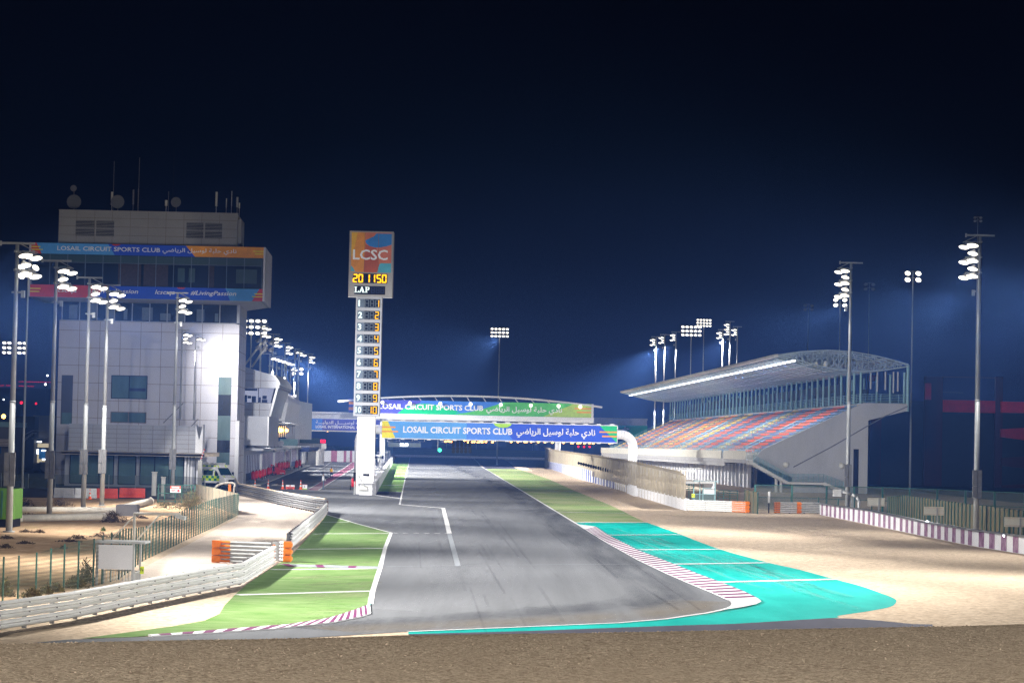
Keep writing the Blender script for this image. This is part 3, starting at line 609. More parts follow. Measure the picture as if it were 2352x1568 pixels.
def pane(nm, px0, py0, px1, py1, Y, m, proud=0.05, parent=None, frame=None, mull=()):
    x0, z1 = vpx(px0, py0, Y); x1, z0 = vpx(px1, py1, Y)
    q = MB(); q.box(x0, x1, Y-proud, Y+.1, z0, z1); o = q.build(nm, m, parent)
    if frame:
        q = MB(); t = .09; yy = Y-proud-.03
        q.box(x0-t, x1+t, yy, Y+.05, z1, z1+t); q.box(x0-t, x1+t, yy, Y+.05, z0-t, z0); q.box(x0-t, x0, yy, Y+.05, z0, z1); q.box(x1, x1+t, yy, Y+.05, z0, z1)
        for u in mull: xm = x0+(x1-x0)*u; q.box(xm-.05, xm+.05, yy, Y+.05, z0, z1)
        q.build('frame', frame, o)
    return o
w_ = pane('window', 258, 863, 336, 915, Y0, 'teal_glass', parent=tw, frame='black', mull=(.5,))
x0, z1 = vpx(297.5, 891, Y0); x1, z0 = vpx(334, 913.5, Y0); q = MB(); q.box(x0, x1, Y0-.07, Y0-.05, z0+.75, z1); q.build('dark_opening', 'navy', w_)
pane('window', 256, 946.5, 334, 970, Y0, 'teal_glass', parent=tw, frame='cladding_seam', mull=(.5,))
pane('recess', 142, 861, 165, 974, Y0, 'louvre', parent=tw, proud=.03)
pane('panel', 142, 947, 164, 974, Y0, 'teal_glass', parent=tw, proud=.06)
sg = thing('x', 'x', 'x'); bpy.data.objects.remove(sg)
b = MB(); xs0, zs1 = vpx(502.5, 866, Y0); xs1, zs0 = vpx(527, 1067, Y0)
b.box(xs0, xs1, Y0-.06, Y0+.1, zs0, zs1); g_ = b.build('stair_window', 'teal_glass', tw)
b = MB()
for k, (a, c) in enumerate(((.20, .27), (.27, .44), (.72, .86))): b.box(xs0, xs1, Y0-.08, Y0-.06, zs1-(zs1-zs0)*c, zs1-(zs1-zs0)*a)
b.build('dark_pane', 'dark_glass', g_)
b = MB(); x0, z1 = vpx(532, 866, Y0); x1, _ = vpx(546, 866, Y0); b.box(x1-.1, x1+.35, Y0-.5, Y0+.2, 0, z1-5); b.build('white_fin', 'white_wall', tw)
# lower window band (set back slightly), soffit, big glass storey
zb0 = zt; zb1 = vpx(340, 696, Y0)[1]
b = MB(); b.box(xl+.2, xr-.3, Y0+.5, Y0+D-.5, zb0, zb1); lb_ = b.build('lower_window_band', 'dark_glass', tw)
b = MB()
for k in range(11): x = xl+.2+(xr-xl-.5)*k/10; b.box(x-.05, x+.05, Y0+.4, Y0+.5, zb0, zb1)
b.box(xl, xr, Y0, Y0+D, zb0, zb0+.15); b.box(xr-.3, xr, Y0, Y0+D, zb0, zb1); b.build('mullion', 'cladding_grey', lb_)
rr = random.Random(5)
for k in range(9): b = MB(); x = xl+1+k*2.1; b.box(x, x+rr.uniform(.4, 1.3), Y0+.46, Y0+.49, zb0+.3, zb0+rr.uniform(1.0, 2.2)); b.build('blind', 'blue_grey', lb_)
YT = Y0-2.2                                    # overhanging storey, nearer the camera
oxl, oz1 = vpx(70, 556, YT); oxr, _ = vpx(604, 568, YT); ozb = vpx(604, 692, YT)[1]; oz1 = vpx(604, 568, YT)[1]; OD = D+1
mid0 = vpx(604, 664, YT)[1]; mid1 = vpx(604, 593, YT)[1]
oxr2 = oxr+0.25
b = MB(); b.box(oxl+.15, oxr-.1, YT+.25, YT+OD-.3, mid0, mid1); gs = b.build('glass_storey', 'dark_glass', tw)
b = MB()
for k in range(14): x = oxl+.15+(oxr-oxl-.3)*k/13; b.box(x-.04, x+.04, YT+.16, YT+.25, mid0, mid1)
b.box(oxl, oxr, YT+.15, YT+.25, mid1-.95, mid1-.88); b.build('mullion', 'blue_grey', gs)
for a_, c_ in ((oxl+10, oxl+12.6), (oxl+12.9, oxl+15.7), (oxr-6.3, oxr-5.6)): b = MB(); b.box(a_, c_, YT+.22, YT+.245, mid0+.1, mid1-1); b.build('brown_curtain', 'dark_brown', gs)
for x, w2 in ((oxl+3.2, .8), (oxr-3.1, 2.4), (oxr-8.5, .7), (oxl+16.8, .8)): b = MB(); b.box(x, x+w2, YT+.222, YT+.24, mid0+.6, mid1-1.3); b.build('blind', 'blind_dark', gs)
b = MB(); b.box(oxl+.2, oxr-.2, YT+.222, YT+.24, mid1-.86, mid1-.05); b.build('transom_glass', 'blind_dark', gs)
b = MB(); b.box(oxl, oxr, YT+.2, YT+OD, ozb, mid0); b.box(oxl, oxr, YT+.2, YT+OD, mid1, oz1); b.mt(1); b.box(oxr, oxr+.22, YT, YT+OD, ozb, oz1)
b.box(oxl-.22, oxl, YT, YT+OD, ozb, oz1)
b.mt(2)
for i in range(4):
    z = ozb+(oz1-ozb)*(i+1)/5
    b.box(oxr+.22, oxr+.235, YT, YT+OD, z-.03, z+.03)
b.hexa([(oxl+.6, YT+.3, ozb-.02), (oxr-.2, YT+.3, ozb-.02), (oxr-.2, YT+OD, ozb-.02), (oxl+.6, YT+OD, ozb-.02), (oxl+.6, YT+.3, ozb), (oxr-.2, YT+.3, ozb), (oxr-.2, YT+OD, ozb), (oxl+.6, YT+OD, ozb)])
b.build('storey_frame', ['cladding_grey', 'cladding', 'concrete_light'], tw)
b = MB(); b.hexa([(xl+.1, Y0+.02, zb1), (xr-.05, Y0+.02, zb1), (xr-.05, Y0+D, zb1), (xl+.1, Y0+D, zb1), (oxl+.8, YT+.25, ozb-.03), (oxr-.3, YT+.25, ozb-.03), (oxr-.3, YT+OD, ozb-.03), (oxl+.8, YT+OD, ozb-.03)])
b.build('soffit', 'cladding', tw)
def bx(m, a, c, z0, z1, y, t=.012): m.box(a, c, y-t, y, z0, z1)
H1 = oz1-mid1
b = MB(); Wd = oxr-oxl; yb = YT+.2
b.mt(0); b.box(oxl, oxr, yb-.1, yb, mid1, oz1)
X = lambda t: oxl+Wd*t
def poly(m, pts, y): m.face([(x, y, z) for x, z in pts])
def face_ban(m, i, pts, y, x0, x1, z0, z1): m.mt(i); m.face([(x0+(x1-x0)*u, y, z0+(z1-z0)*v) for u, v in pts])
yf = yb-.11
face_ban(b, 1, [(.03, 0), (.36, 0), (.33, 1), (.02, 1)], yf, oxl, oxr, mid1, oz1)
face_ban(b, 2, [(0, 0), (.045, 0), (.022, 1), (0, 1)], yf-.003, oxl, oxr, mid1, oz1)
face_ban(b, 3, [(.705, 0), (1, 0), (1, 1), (.665, 1)], yf, oxl, oxr, mid1, oz1)
face_ban(b, 2, [(.345, 1), (.352, .9), (.365, .85), (.378, .9), (.385, 1)], yf-.003, oxl, oxr, mid1, oz1)
for a, c, v in ((0, .04, .58), (0, .05, .33), (.955, 1, .58), (.962, 1, .33)): face_ban(b, 4, [(a, v), (c, v), (c, v+.09), (a, v+.09)], yf-.006, oxl, oxr, mid1, oz1)
bn = b.build('banner', ['ban_blue', 'ban_sky', 'ban_red', 'ban_orange', 'ban_yellow'], tw)
text('LOSAIL CIRCUIT SPORTS CLUB', X(.112), mid1+H1*.34, yf-.02, H1*.40, 'letter_white', bn, width=Wd*.443, bold=.012)
text('ﻲﺿﺎﻳﺮﻟا ﻞﻴﺳﻮﻟ ﺔﺒﻠﺣ يدﺎﻧ', X(.565), mid1+H1*.2, yf-.02, H1*.58, 'letter_white', bn, width=Wd*.318, bold=.01)
H2 = mid0-ozb
b = MB(); b.mt(0); b.box(oxl, oxr, yb-.1, yb, ozb, mid0)
face_ban(b, 1, [(0, 0), (.27, 0), (.34, 1), (0, 1)], yf, oxl, oxr, ozb, mid0)
face_ban(b, 2, [(.86, 0), (1, 0), (1, 1), (.84, 1)], yf, oxl, oxr, ozb, mid0)
face_ban(b, 3, [(.955, 0), (1, 0), (1, 1), (.985, 1)], yf-.003, oxl, oxr, ozb, mid0)
face_ban(b, 3, [(.63, 1), (.637, .9), (.65, .86), (.662, .9), (.668, 1)], yf-.003, oxl, oxr, ozb, mid0)
for a, c, v in ((0, .045, .62), (0, .04, .38), (.965, 1, .55), (.955, 1, .32)): face_ban(b, 4, [(a, v), (c, v), (c, v+.09), (a, v+.09)], yf-.006, oxl, oxr, ozb, mid0)
bn = b.build('banner', ['ban_blue', 'ban_red', 'ban_sky', 'ban_red', 'ban_yellow'], tw)
for s, t0, wd_ in (('lcsc.qa', .112, .088), ('#LivingPassion', .265, .2), ('lcsc.qa', .537, .085), ('#LivingPassion', .69, .197)):
    text(s, X(t0), ozb+H2*.3, yf-.02, H2*.46, 'letter_white', bn, width=Wd*wd_, bold=.012, shear=.25)
# penthouse with louvres
px0, pz1 = vpx(136, 484, Y0); px1, _ = vpx(546, 492, Y0); pz0 = oz1; pz1 = vpx(546, 492, Y0)[1]
b = MB(); b.box(px0, px1, Y0, Y0+D-1, pz0, pz1); b.mt(1)
seams(b, [px0+(px1-px0)*(i+1)/10 for i in range(9)], [pz0+(pz1-pz0)*k/4+.2 for k in range(1, 4)], Y0, px0, px1, pz0, pz1); b.mt(0); b.box(px1, px1+.4, Y0+1, Y0+6, pz0+.6, pz1-.5); b.box(px0-.05, px1+.05, Y0-.06, Y0+.2, pz1, pz1+.12)
ph = b.build('penthouse', ['cladding_dark', 'cladding_seam'], tw)
for a, c in ((.095, .2), (.21, .31), (.715, .81), (.82, .915)):
    for (v0, v1) in ((.27, .48), (.51, .72)):
        q = MB(); q.box(px0+(px1-px0)*a, px0+(px1-px0)*c, Y0-.03, Y0+.05, pz0+(pz1-pz0)*v0, pz0+(pz1-pz0)*v1); q.mt(1)
        for i in range(5): z = pz0+(pz1-pz0)*(v0+(v1-v0)*(i+.5)/5); q.box(px0+(px1-px0)*a, px0+(px1-px0)*c, Y0-.05, Y0-.03, z-.03, z+.03)
        q.build('louvre', ['black', 'cladding_dark'], ph)
def ant(px, y0, y1, w, m, nm='antenna', dx=0):
    x, z0 = vpx(px, y0, Y0+3); _, z1 = vpx(px, y1, Y0+3); q = MB(); q.tube((x, Y0+3, pz1-.2), (x+dx, Y0+3, z1), .035, n=6)
    if w: q.tube((x+dx, Y0+3, z1-abs(z1-z0)*.8), (x+dx, Y0+3, z1), w, n=8)
    q.build(nm, m, tw)
for a in ((259, 478, 441, .13, 'pvc'), (262, 478, 370, 0, 'galv_dark'), (320, 478, 362, 0, 'galv_dark'), (319, 478, 434, 0, 'galv_dark'), (308, 478, 436, .1, 'galv_dark'), (384, 476, 460, .16, 'pvc'), (389, 476, 440, 0, 'galv_dark'), (499, 482, 441, .13, 'pvc'), (522, 482, 456, .07, 'galv'), (534, 482, 439, .05, 'galv'), (547, 482, 453, .12, 'galv'), (552, 482, 466, .08, 'pvc'), (399, 476, 345, 0, 'black')): ant(*a)
for px, py, r in ((173, 464, .85), (172, 433, .38), (273, 464, .8), (407, 465, .6)):
    x, z = vpx(px, py, Y0+3); q = MB(); q.tube((x, Y0+3.3, pz1-.2), (x, Y0+3.3, z), .05, n=6)
    for j in range(3): q.tube((x, Y0+3-.12*j, z), (x, Y0+3.12-.12*j, z), r*(.55+.22*j), r*(.33+.22*j), 16)
    q.build('satellite_dish', 'concrete_dark', tw)
x, z = vpx(505, 690, Y0)
# ---- annex with canopy in front of the tower (its own volume, same building)
YA = 280.0
ax0, az1 = vpx(150, 972, YA); ax1, _ = vpx(441, 972, YA); acz = vpx(300, 1038, YA)[1]
b = MB(); b.box(ax0, ax1, YA, Y0-.02, acz, az1); b.mt(1); seams(b, [ax0+1.33*i for i in range(1, 11)], [acz+(az1-acz)*k/6 for k in range(1, 6)], YA, ax0, ax1, acz, az1, .04); b.build('annex_wall', ['cladding_grey', 'cladding_seam'], tw)
b = MB(); nx0, _ = vpx(441, 972, YA); nx1, nz1 = vpx(457.5, 974, YA)
b.prism([(nx0, YA+.1, acz), (nx1, YA+.1, acz), (nx1, YA+.1, nz1), ((nx0+nx1)/2, YA+.1, nz1-1.8), (nx0, YA+.1, nz1)], (0, 3, 0)); b.build('notched_parapet', 'white_wall', tw)
gx0, _ = vpx(137, 1100, YA)
b = MB(); b.box(gx0, ax1-.05, YA+.8, Y0-.03, 0, acz)
b.build('ground_storey', 'cladding_grey', tw)
for (p0, p1, n) in ((153, 253, 3), (264, 304, 1), (314, 414, 3)):
    a, _ = vpx(p0, 1080, YA+.8); c, _ = vpx(p1, 1080, YA+.8); q = MB(); q.box(a, c, YA+.7, YA+.85, .35, acz-.45); o = q.build('shopfront_window', 'teal_glass', tw)
    q = MB()
    for i in range(n+1): x = a+(c-a)*i/n; q.box(x-.05, x+.05, YA+.64, YA+.71, .3, acz-.4)
    q.box(a, c, YA+.64, YA+.71, acz-.5, acz-.4); q.box(a, c, YA+.64, YA+.71, .25, .35); q.build('frame', 'black', o)
b = MB(); c0, _ = vpx(128, 1037, YA-3); c1, _ = vpx(458, 1045, YA-3); c2, _ = vpx(488, 1042, YA-1)
b.prism([(c0, YA-3, acz-.35), (c1, YA-3, acz-.35), (c2, YA, acz-.25), (c2, YA, acz-.02), (c1, YA-3, acz-.02), (c0, YA-3, acz-.02)], (0, .05, 0))
b.hexa([(c0, YA-3, acz-.3), (c1, YA-3, acz-.3), (c2, YA+3, acz-.3), (c0+1, YA+.8, acz-.3), (c0, YA-3, acz-.05), (c1, YA-3, acz-.05), (c2, YA+3, acz+.15), (c0+1, YA+.8, acz+.15)])
b.build('canopy', 'tan_canopy', tw)
b = MB()
for k in range(6): x, _ = vpx(416+k*7.5, 1080, YA-1+k*.8); b.box(x-.1, x+.1, YA-1+k*.8, YA-.7+k*.8, 0, acz-.36)
b.build('canopy_fins', 'white_wall', tw)
for a_, c_ in (((415, 925), (369, 971)), ((449, 962), (418, 994))):
    p = at(*a_, 283); q_ = at(*c_, 283); q = MB(); q.tube(p, q_, .05); q.build('stay', 'galv_dark', tw)
def shear(o):                       # the tower stands square to the straight, not to the camera
    for c in o.children:
        if c.type == 'MESH':
            for v_ in c.data.vertices: v_.co.x -= .0419*(v_.co.y-Y0)
        shear(c)
shear(tw)
settle(tw, ((xl+xr)/2, Y0, 0))
# ================================================================ PIT BUILDING
pb = thing('pit_building', 'long grey pit building with curved control room, striped garage doors and upper terraces', 'pit building')
A = gp(559, 1114)-Vector((.9, 0, 0)); B = gp(708.7, 1062)-Vector((.9, 0, 0))
def onface(px, off=0.0):
    """point of the garage front seen at picture column px"""
    k = (px-CX)/F; n = Vector((B.y-A.y, A.x-B.x, 0)).normalized()*off; a = A+n; d = B-A
    t = (k*a.y-a.x)/(d.x-k*d.y); return a+d*t
e1 = (B-A).normalized(); n1 = Vector((e1.y, -e1.x, 0))      # n1 points towards the track
def fbox(m, p, q, z0, z1, out=0.1, back=1.0):
    a = p+n1*out; c = q+n1*out; d = q-n1*back; e_ = p-n1*back
    m.hexa([(a.x, a.y, z0), (c.x, c.y, z0), (d.x, d.y, z0), (e_.x, e_.y, z0), (a.x, a.y, z1), (c.x, c.y, z1), (d.x, d.y, z1), (e_.x, e_.y, z1)])
gz = 4.4
b = MB(); fbox(b, A, B, 0, gz, 0, 10); fbox(b, A, B-e1*150, gz, 9.0, -4, 10); b.build('wall', 'cladding_grey', pb)
b = MB(); fbox(b, A, B, .02, .12, 3.0, -.1); b.build('garage_apron', 'concrete_light', pb)
cols = [565, 602.5, 632.5, 658, 671, 686.5, 697, 704]
for i, c_ in enumerate(cols):
    p = onface(c_); q = MB(); fbox(q, p, p+e1*(1.0+.25*i), 0, gz-.1, .35, 0); q.build('pillar', 'white_wall', pb)
mat('door_panel', (0.55, 0.50, 0.62), 0.5, var=.05); mat('door_gap', (0.10, 0.08, 0.14), 0.6); mat('door_panel_blue', (0.45, 0.5, 0.6), 0.5, var=.05)
for i, (c0_, c1_) in enumerate(zip(cols, cols[1:])):
    if c1_-c0_ < 9: continue
    p = onface(c0_+3); q_ = onface(c1_-.4); q = MB(); fbox(q, p, q_, .1, gz-.9, .08, 0); q.mt(1)
    n = 9; L_ = (q_-p)
    for k in range(n): fbox(q, p+L_*((k+.05)/n), p+L_*((k+.5)/n), .12, gz-.92, .10, -.05)
    q.mt(2); fbox(q, p, q_, .1, 1.1, .11, -.05)
    q.build('garage_door', ['door_panel', 'door_gap', 'navy'] if i > 0 else ['door_panel_blue', 'door_gap', 'navy'], pb)
b = MB()                                                        # fascia over the garages, swelling towards its near end
p = onface(562); 
for k in range(14):
    a_ = A+e1*(k*9.5); c_ = A+e1*((k+1)*9.5); o = 2.2*math.sin(min(1, (k+1)/14)*math.pi/2)
    fbox(b, a_, c_, gz-.25, gz+.55-.02*k, .5+o, 0)
fbox(b, A, B, gz-.2, gz+.1, 3.2, 0); b.build('fascia', 'cladding_grey', pb)
b = MB(); b.hexa([(-31.6, 306, 4.45), (-30.9, 306, 4.45), (-34.0, 380, 4.85), (-35.2, 380, 4.85), (-31.6, 306, 5.4), (-30.9, 306, 5.4), (-34.0, 380, 5.4), (-35.2, 380, 5.4)]); b.build('terrace_beam', 'cladding_grey', pb)
b = MB(); b.ball((-34.4, 380.2, 5.1), .42, 12, 8); b.build('rounded_beam_end', 'white_wall', pb, True)
# near block below the control room
YP = 304.0
def pp(cx, cy, kk=K2a, Y=YP): x, y = kk(cx, cy); return at(x, y, Y)
b = MB(); b.box(pp(90, 0).x, pp(780, 0).x, YP, YP+14, gz+.45, pp(0, 1212).z)
b.mt(1); b.box(pp(770, 0).x, pp(800, 0).x, YP-.25, YP, gz+.45, pp(0, 1212).z); b.box(pp(140, 0).x, pp(165, 0).x, YP-.25, YP, 0, pp(0, 1212).z); b.box(pp(265, 0).x, pp(290, 0).x, YP-.25, YP, 0, pp(0, 1212).z)
b.build('terrace_block', ['cladding_grey', 'white_wall'], pb)
b = MB(); b.box(pp(90, 0).x, pp(290, 0).x, YP+.1, YP+3, 0, gz+.45); b.build('corner_wall', 'cladding_grey', pb)
# control room: shaped side wall swept back, curved white roof edge
out = [(90, 1210), (105, 145), (210, 175), (330, 215), (480, 262), (600, 292), (665, 312), (730, 355), (780, 405), (825, 470), (850, 540), (852, 600), (800, 612), (690, 925), (618, 1210)]
P = [pp(*c) for c in out]; YR = 312.0
b = MB(); b.prism([(v.x, YR, v.z) for v in P], (-.8, 26, 0))
b.mt(1)
for cy_, cx_ in ((290, 330), (435, 780), (1060, 660)): zz = pp(0, cy_).z; b.box(pp(100, 0).x, pp(cx_, 0).x, YR-.012, YR, zz-.03, zz+.03)
for cx_, t_, l_ in ((325, 215, 590), (465, 262, 590), (310, 930, 1205), (455, 930, 1205)): b.box(pp(cx_, 0).x-.03, pp(cx_, 0).x+.03, YR-.014, YR-.002, pp(0, l_).z, pp(0, t_).z)
b.build('control_room', ['cladding_grey', 'cladding_seam'], pb)
b = MB(); cur = [pp(*c) for c in [(665, 312), (730, 355), (780, 405), (825, 470), (850, 540)]]
for v, w_2 in zip(cur, cur[1:]): b.prism([(v.x, YR-.3, v.z), (w_2.x, YR-.3, w_2.z), (w_2.x+.15, YR-.3, w_2.z+.12), (v.x+.1, YR-.3, v.z+.18)], (-.8, 27, 0))
b.build('roof_edge', 'white_wall', pb)
q = MB(); pts = [(105, 597), (785, 606), (690, 926), (105, 915)]; q.prism([(pp(*c).x, YR-.10, pp(*c).z) for c in pts], (0, .08, 0)); wn = q.build('control_room_window', 'black', pb)
q = MB(); pts = [(112, 606), (400, 609), (400, 912), (112, 906)]; q.face([(pp(*c).x, YR-.12, pp(*c).z) for c in pts]); pts = [(415, 609), (745, 612), (668, 917), (415, 912)]; q.face([(pp(*c).x, YR-.12, pp(*c).z) for c in pts]); q.build('pane', 'room_on', wn)
q = MB()
for (a_, t_, c_, l_) in ((110, 750, 185, 900), (195, 765, 270, 820), (285, 770, 375, 900), (420, 790, 480, 900), (512, 755, 605, 830), (500, 840, 620, 905)): q.box(pp(a_, 0).x, pp(c_, 0).x, YR-.14, YR-.125, pp(0, l_).z, pp(0, t_).z)
q.box(pp(112, 0).x, pp(400, 0).x, YR-.14, YR-.125, pp(0, 655).z, pp(0, 608).z); q.build('desk_silhouettes', 'navy', wn)
b = MB(); b.prism([(pp(790, 610).x, YR-.2, pp(790, 610).z), (pp(830, 610).x, YR-.2, pp(830, 610).z), (pp(672, 1210).x, YR-.2, pp(672, 1210).z), (pp(625, 1210).x, YR-.2, pp(625, 1210).z)], (0, .4, 0)); b.build('slanted_column', 'white_wall', pb)
# second curved bay, farther along
out = [(700, 1290), (835, 640), (1000, 690), (1100, 740), (1155, 810), (1170, 900), (1150, 1000), (1085, 1340), (800, 1290)]
Y2 = 352.0; P = [pp(*c, K2a, Y2) for c in out]; b = MB(); b.prism([(v.x, Y2, v.z) for v in P], (-1.6, 40, 0)); b.build('curved_bay', 'cladding', pb)
b = MB(); cur = [pp(*c, K2a, Y2) for c in [(835, 638), (1000, 688), (1100, 738), (1155, 808)]]; low = [pp(*c, K2a, Y2) for c in [(925, 800), (1010, 805), (1090, 815), (1157, 825)]]
for i in range(3): b.face([(cur[i].x, Y2-.1, cur[i].z), (cur[i+1].x, Y2-.1, cur[i+1].z), (low[i+1].x+.05, Y2-.2, low[i+1].z), (low[i].x, Y2-.2, low[i].z)])
b.build('roof_edge', 'white_wall', pb)
b = MB(); v = [pp(*c, K2a, Y2) for c in [(915, 870), (1165, 945), (1090, 1340), (805, 1290)]]; b.prism([(p_.x, Y2-.25, p_.z) for p_ in v], (0, .2, 0)); b.build('bay_panel', 'white_wall', pb)
b = MB(); p0_, p1_ = pp(820, 1345, K2a, 350), pp(1400, 1420, K2a, 440)
b.hexa([(p0_.x, 350, p0_.z-.2), (p0_.x+2.4, 350, p0_.z-.35), (p1_.x, 440, p1_.z), (p1_.x-2.5, 440, p1_.z+.3), (p0_.x, 350, p0_.z), (p0_.x+2.4, 350, p0_.z-.15), (p1_.x, 440, p1_.z+.2), (p1_.x-2.5, 440, p1_.z+.5)]); b.build('awning', 'concrete_light', pb)
b = MB(); b.box(pp(800, 0, K2a, 356).x, pp(1160, 0, K2a, 356).x, 356, 356.2, pp(0, 1568+70, K2a, 356).z, pp(0, 1400, K2a, 356).z)
lr = b.build('lounge_window', 'teal_glass', pb)
b = MB()
for k in range(9): x = pp(810+k*42, 0, K2a, 356).x; b.box(x-.04, x+.04, 355.8, 356, pp(0, 1638, K2a, 356).z, pp(0, 1400, K2a, 356).z)
b.build('mullion', 'white_wall', lr)
b = MB()
for cx_, cy_ in ((930, 1505), (955, 1520), (985, 1500), (1010, 1525), (1035, 1515), (1130, 1490+30)): p = pp(cx_, cy_, K2a, 355.6); b.ball(p, .26, 8, 5)
b.build('lamp', 'street_on', lr)
b = MB(); b.box(pp(1165, 0, K2a, 425).x, pp(1350, 0, K2a, 425).x, 425, 460, pp(0, 262, K2b, 425).z, pp(0, 862, K2a, 425).z); b.mt(1)
for cy_ in (1025, 1290): b.box(pp(1165, 0, K2a, 425).x, pp(1350, 0, K2a, 425).x, 424.97, 425, pp(0, cy_, K2a, 425).z-.05, pp(0, cy_, K2a, 425).z+.05)
b.box(pp(1290, 0, K2a, 425).x-.05, pp(1290, 0, K2a, 425).x+.05, 424.97, 425, pp(0, 1568, K2a, 425).z, pp(0, 745, K2a, 425).z); b.mt(0); b.box(pp(1295, 0, K2a, 424).x, pp(1345, 0, K2a, 424).x, 424.5, 427, pp(0, 862, K2a, 424).z, pp(0, 745, K2a, 424).z); b.mt(2); b.box(pp(1350, 0, K2a, 432).x, pp(1420, 0, K2a, 432).x, 432, 450, pp(0, 262, K2b, 432).z, pp(0, 890, K2a, 432).z)
b.build('stair_tower', ['cladding_grey', 'cladding_seam', 'cladding'], pb)
b = MB(); b.box(pp(1000, 0, K2b, 400).x, pp(1365, 0, K2b, 400).x, 400, 401, pp(0, 400, K2b, 400).z, pp(0, 262, K2b, 400).z); b.mt(1); b.box(pp(930, 0, K2b, 398).x, pp(1370, 0, K2b, 398).x, 396, 401, pp(0, 445, K2b, 398).z, pp(0, 402, K2b, 398).z); b.build('terrace_parapet', ['teal_steel', 'white_wall'], pb)
b = MB(); b.box(pp(1370, 0, K2b, 560).x, pp(1705, 0, K2b, 560).x, 560, 575, pp(0, 458, K2b, 560).z, pp(0, 345, K2b, 560).z); b.box(pp(1700, 0, K2b, 560).x, pp(1862, 0, K2b, 560).x, 561, 576, pp(0, 458, K2b, 560).z, pp(0, 345, K2b, 560).z); b.mt(1); b.box(pp(1405, 0, K2b, 562).x, pp(1845, 0, K2b, 562).x, 562, 562.1, pp(0, 345, K2b, 562).z, pp(0, 232, K2b, 562).z); b.mt(2); b.box(pp(1590, 0, K2b, 575).x, pp(1760, 0, K2b, 575).x, 575, 600, 0, pp(0, 458, K2b, 575).z); b.build('end_terrace', ['concrete_light', 'teal_glass', 'concrete_light'], pb)
b = MB(); v = [pp(*c, K2b, 480) for c in [(1400, 520), (1470, 460), (1600, 455), (1605, 500), (1560, 545), (1410, 560)]]; b.prism([(p_.x, 480, p_.z) for p_ in v], (0, 25, 0)); b.build('dark_awning', 'navy', pb)
for cx0, cx1 in ((1410, 1480), (1500, 1560)):
    pass
settle(pb, (A.x, A.y, 0))
# people in the lounge terrace and two slanted masts on the control room roof
for k, (x0_, y0_, x1_, y1_, lab) in enumerate(((562, 838, 601, 787, 'slanted lamp mast on the control room roof, left of two'), (578, 843, 614, 792, 'slanted lamp mast on the control room roof, right of two'))):
    t = thing('slanted_mast', lab, 'mast', 'slanted masts on the control room roof'); p = at(x0_, y0_, 318); q_ = at(x1_, y1_, 318); q = MB(); q.tube(p, q_, .13, n=8); q.build('pole', 'pole_steel', t)
    for j in range(4):
        hd = bpy.data.objects.new('floodlight', HM); C.objects.link(hd); hd.parent = t; hd.location = q_+Vector((-.4+.9*(j % 2), -.3, .2-.9*(j//2))); hd.rotation_euler = (math.radians(40), 0, .3); hd.scale = (.8,)*3
        ln = bpy.data.objects.new('lens', LM); C.objects.link(ln); ln.parent = hd
    for ch in t.children: ch.location = ch.location-p if ch.name.startswith('flood') else ch.location
    for ch in t.children:
        if ch.type == 'MESH' and ch.name.startswith('pole'): ch.data.transform(Matrix.Translation(-p))
    t.location = p
# ================================================================ SCOREBOARD PYLON
SEG = {'0': 'abcdef', '1': 'bc', '2': 'abged', '3': 'abgcd', '4': 'fgbc', '5': 'afgcd', '6': 'afgedc', '7': 'abc', '8': 'abcdefg', '9': 'abcdfg', ' ': ''}
def digit(mb, ch, x, z, w, h, y, t=.1, on=True):
    g = t*.25; hw = h/2
    R = {'a': (x+t*.5, x+w-t*.5, z+h-t, z+h), 'g': (x+t*.5, x+w-t*.5, z+hw-t/2, z+hw+t/2), 'd': (x+t*.5, x+w-t*.5, z, z+t),
         'f': (x, x+t, z+hw+g, z+h-g), 'b': (x+w-t, x+w, z+hw+g, z+h-g), 'e': (x, x+t, z+g, z+hw-g), 'c': (x+w-t, x+w, z+g, z+hw-g)}
    for k, r_ in R.items():
        if (k in SEG[ch]) == on: mb.box(r_[0], r_[1], y-.03, y, r_[2], r_[3])
YS = 268.0; s0 = YS/F
sb = thing('scoreboard_tower', 'slim grey pylon with amber digits under a square orange and blue logo board', 'scoreboard')
bx_, _ = vpx(839.5, 1050, YS)
zc0 = vpx(840, 955.5, YS)[1]; zc1 = vpx(848, 682, YS)[1]; zt = vpx(848, 532, YS)[1]
q = MB(); q.box(bx_-.95, bx_+.95, YS, YS+1.2, 0, zc0)
q.mt(1)
for k in range(12): q.box(bx_-.95, bx_+.95, YS-.006, YS, .7*k+.5, .7*k+.512)
q.build('column', ['white_wall', 'cladding_grey'], sb)
q = MB(); q.box(bx_-1.38, bx_+1.38, YS-.25, YS+1.35, zc0, zc1)
shaft = q.build('digit_shaft', 'cladding_grey', sb)
pitch = (zc1-zc0-.1)/10
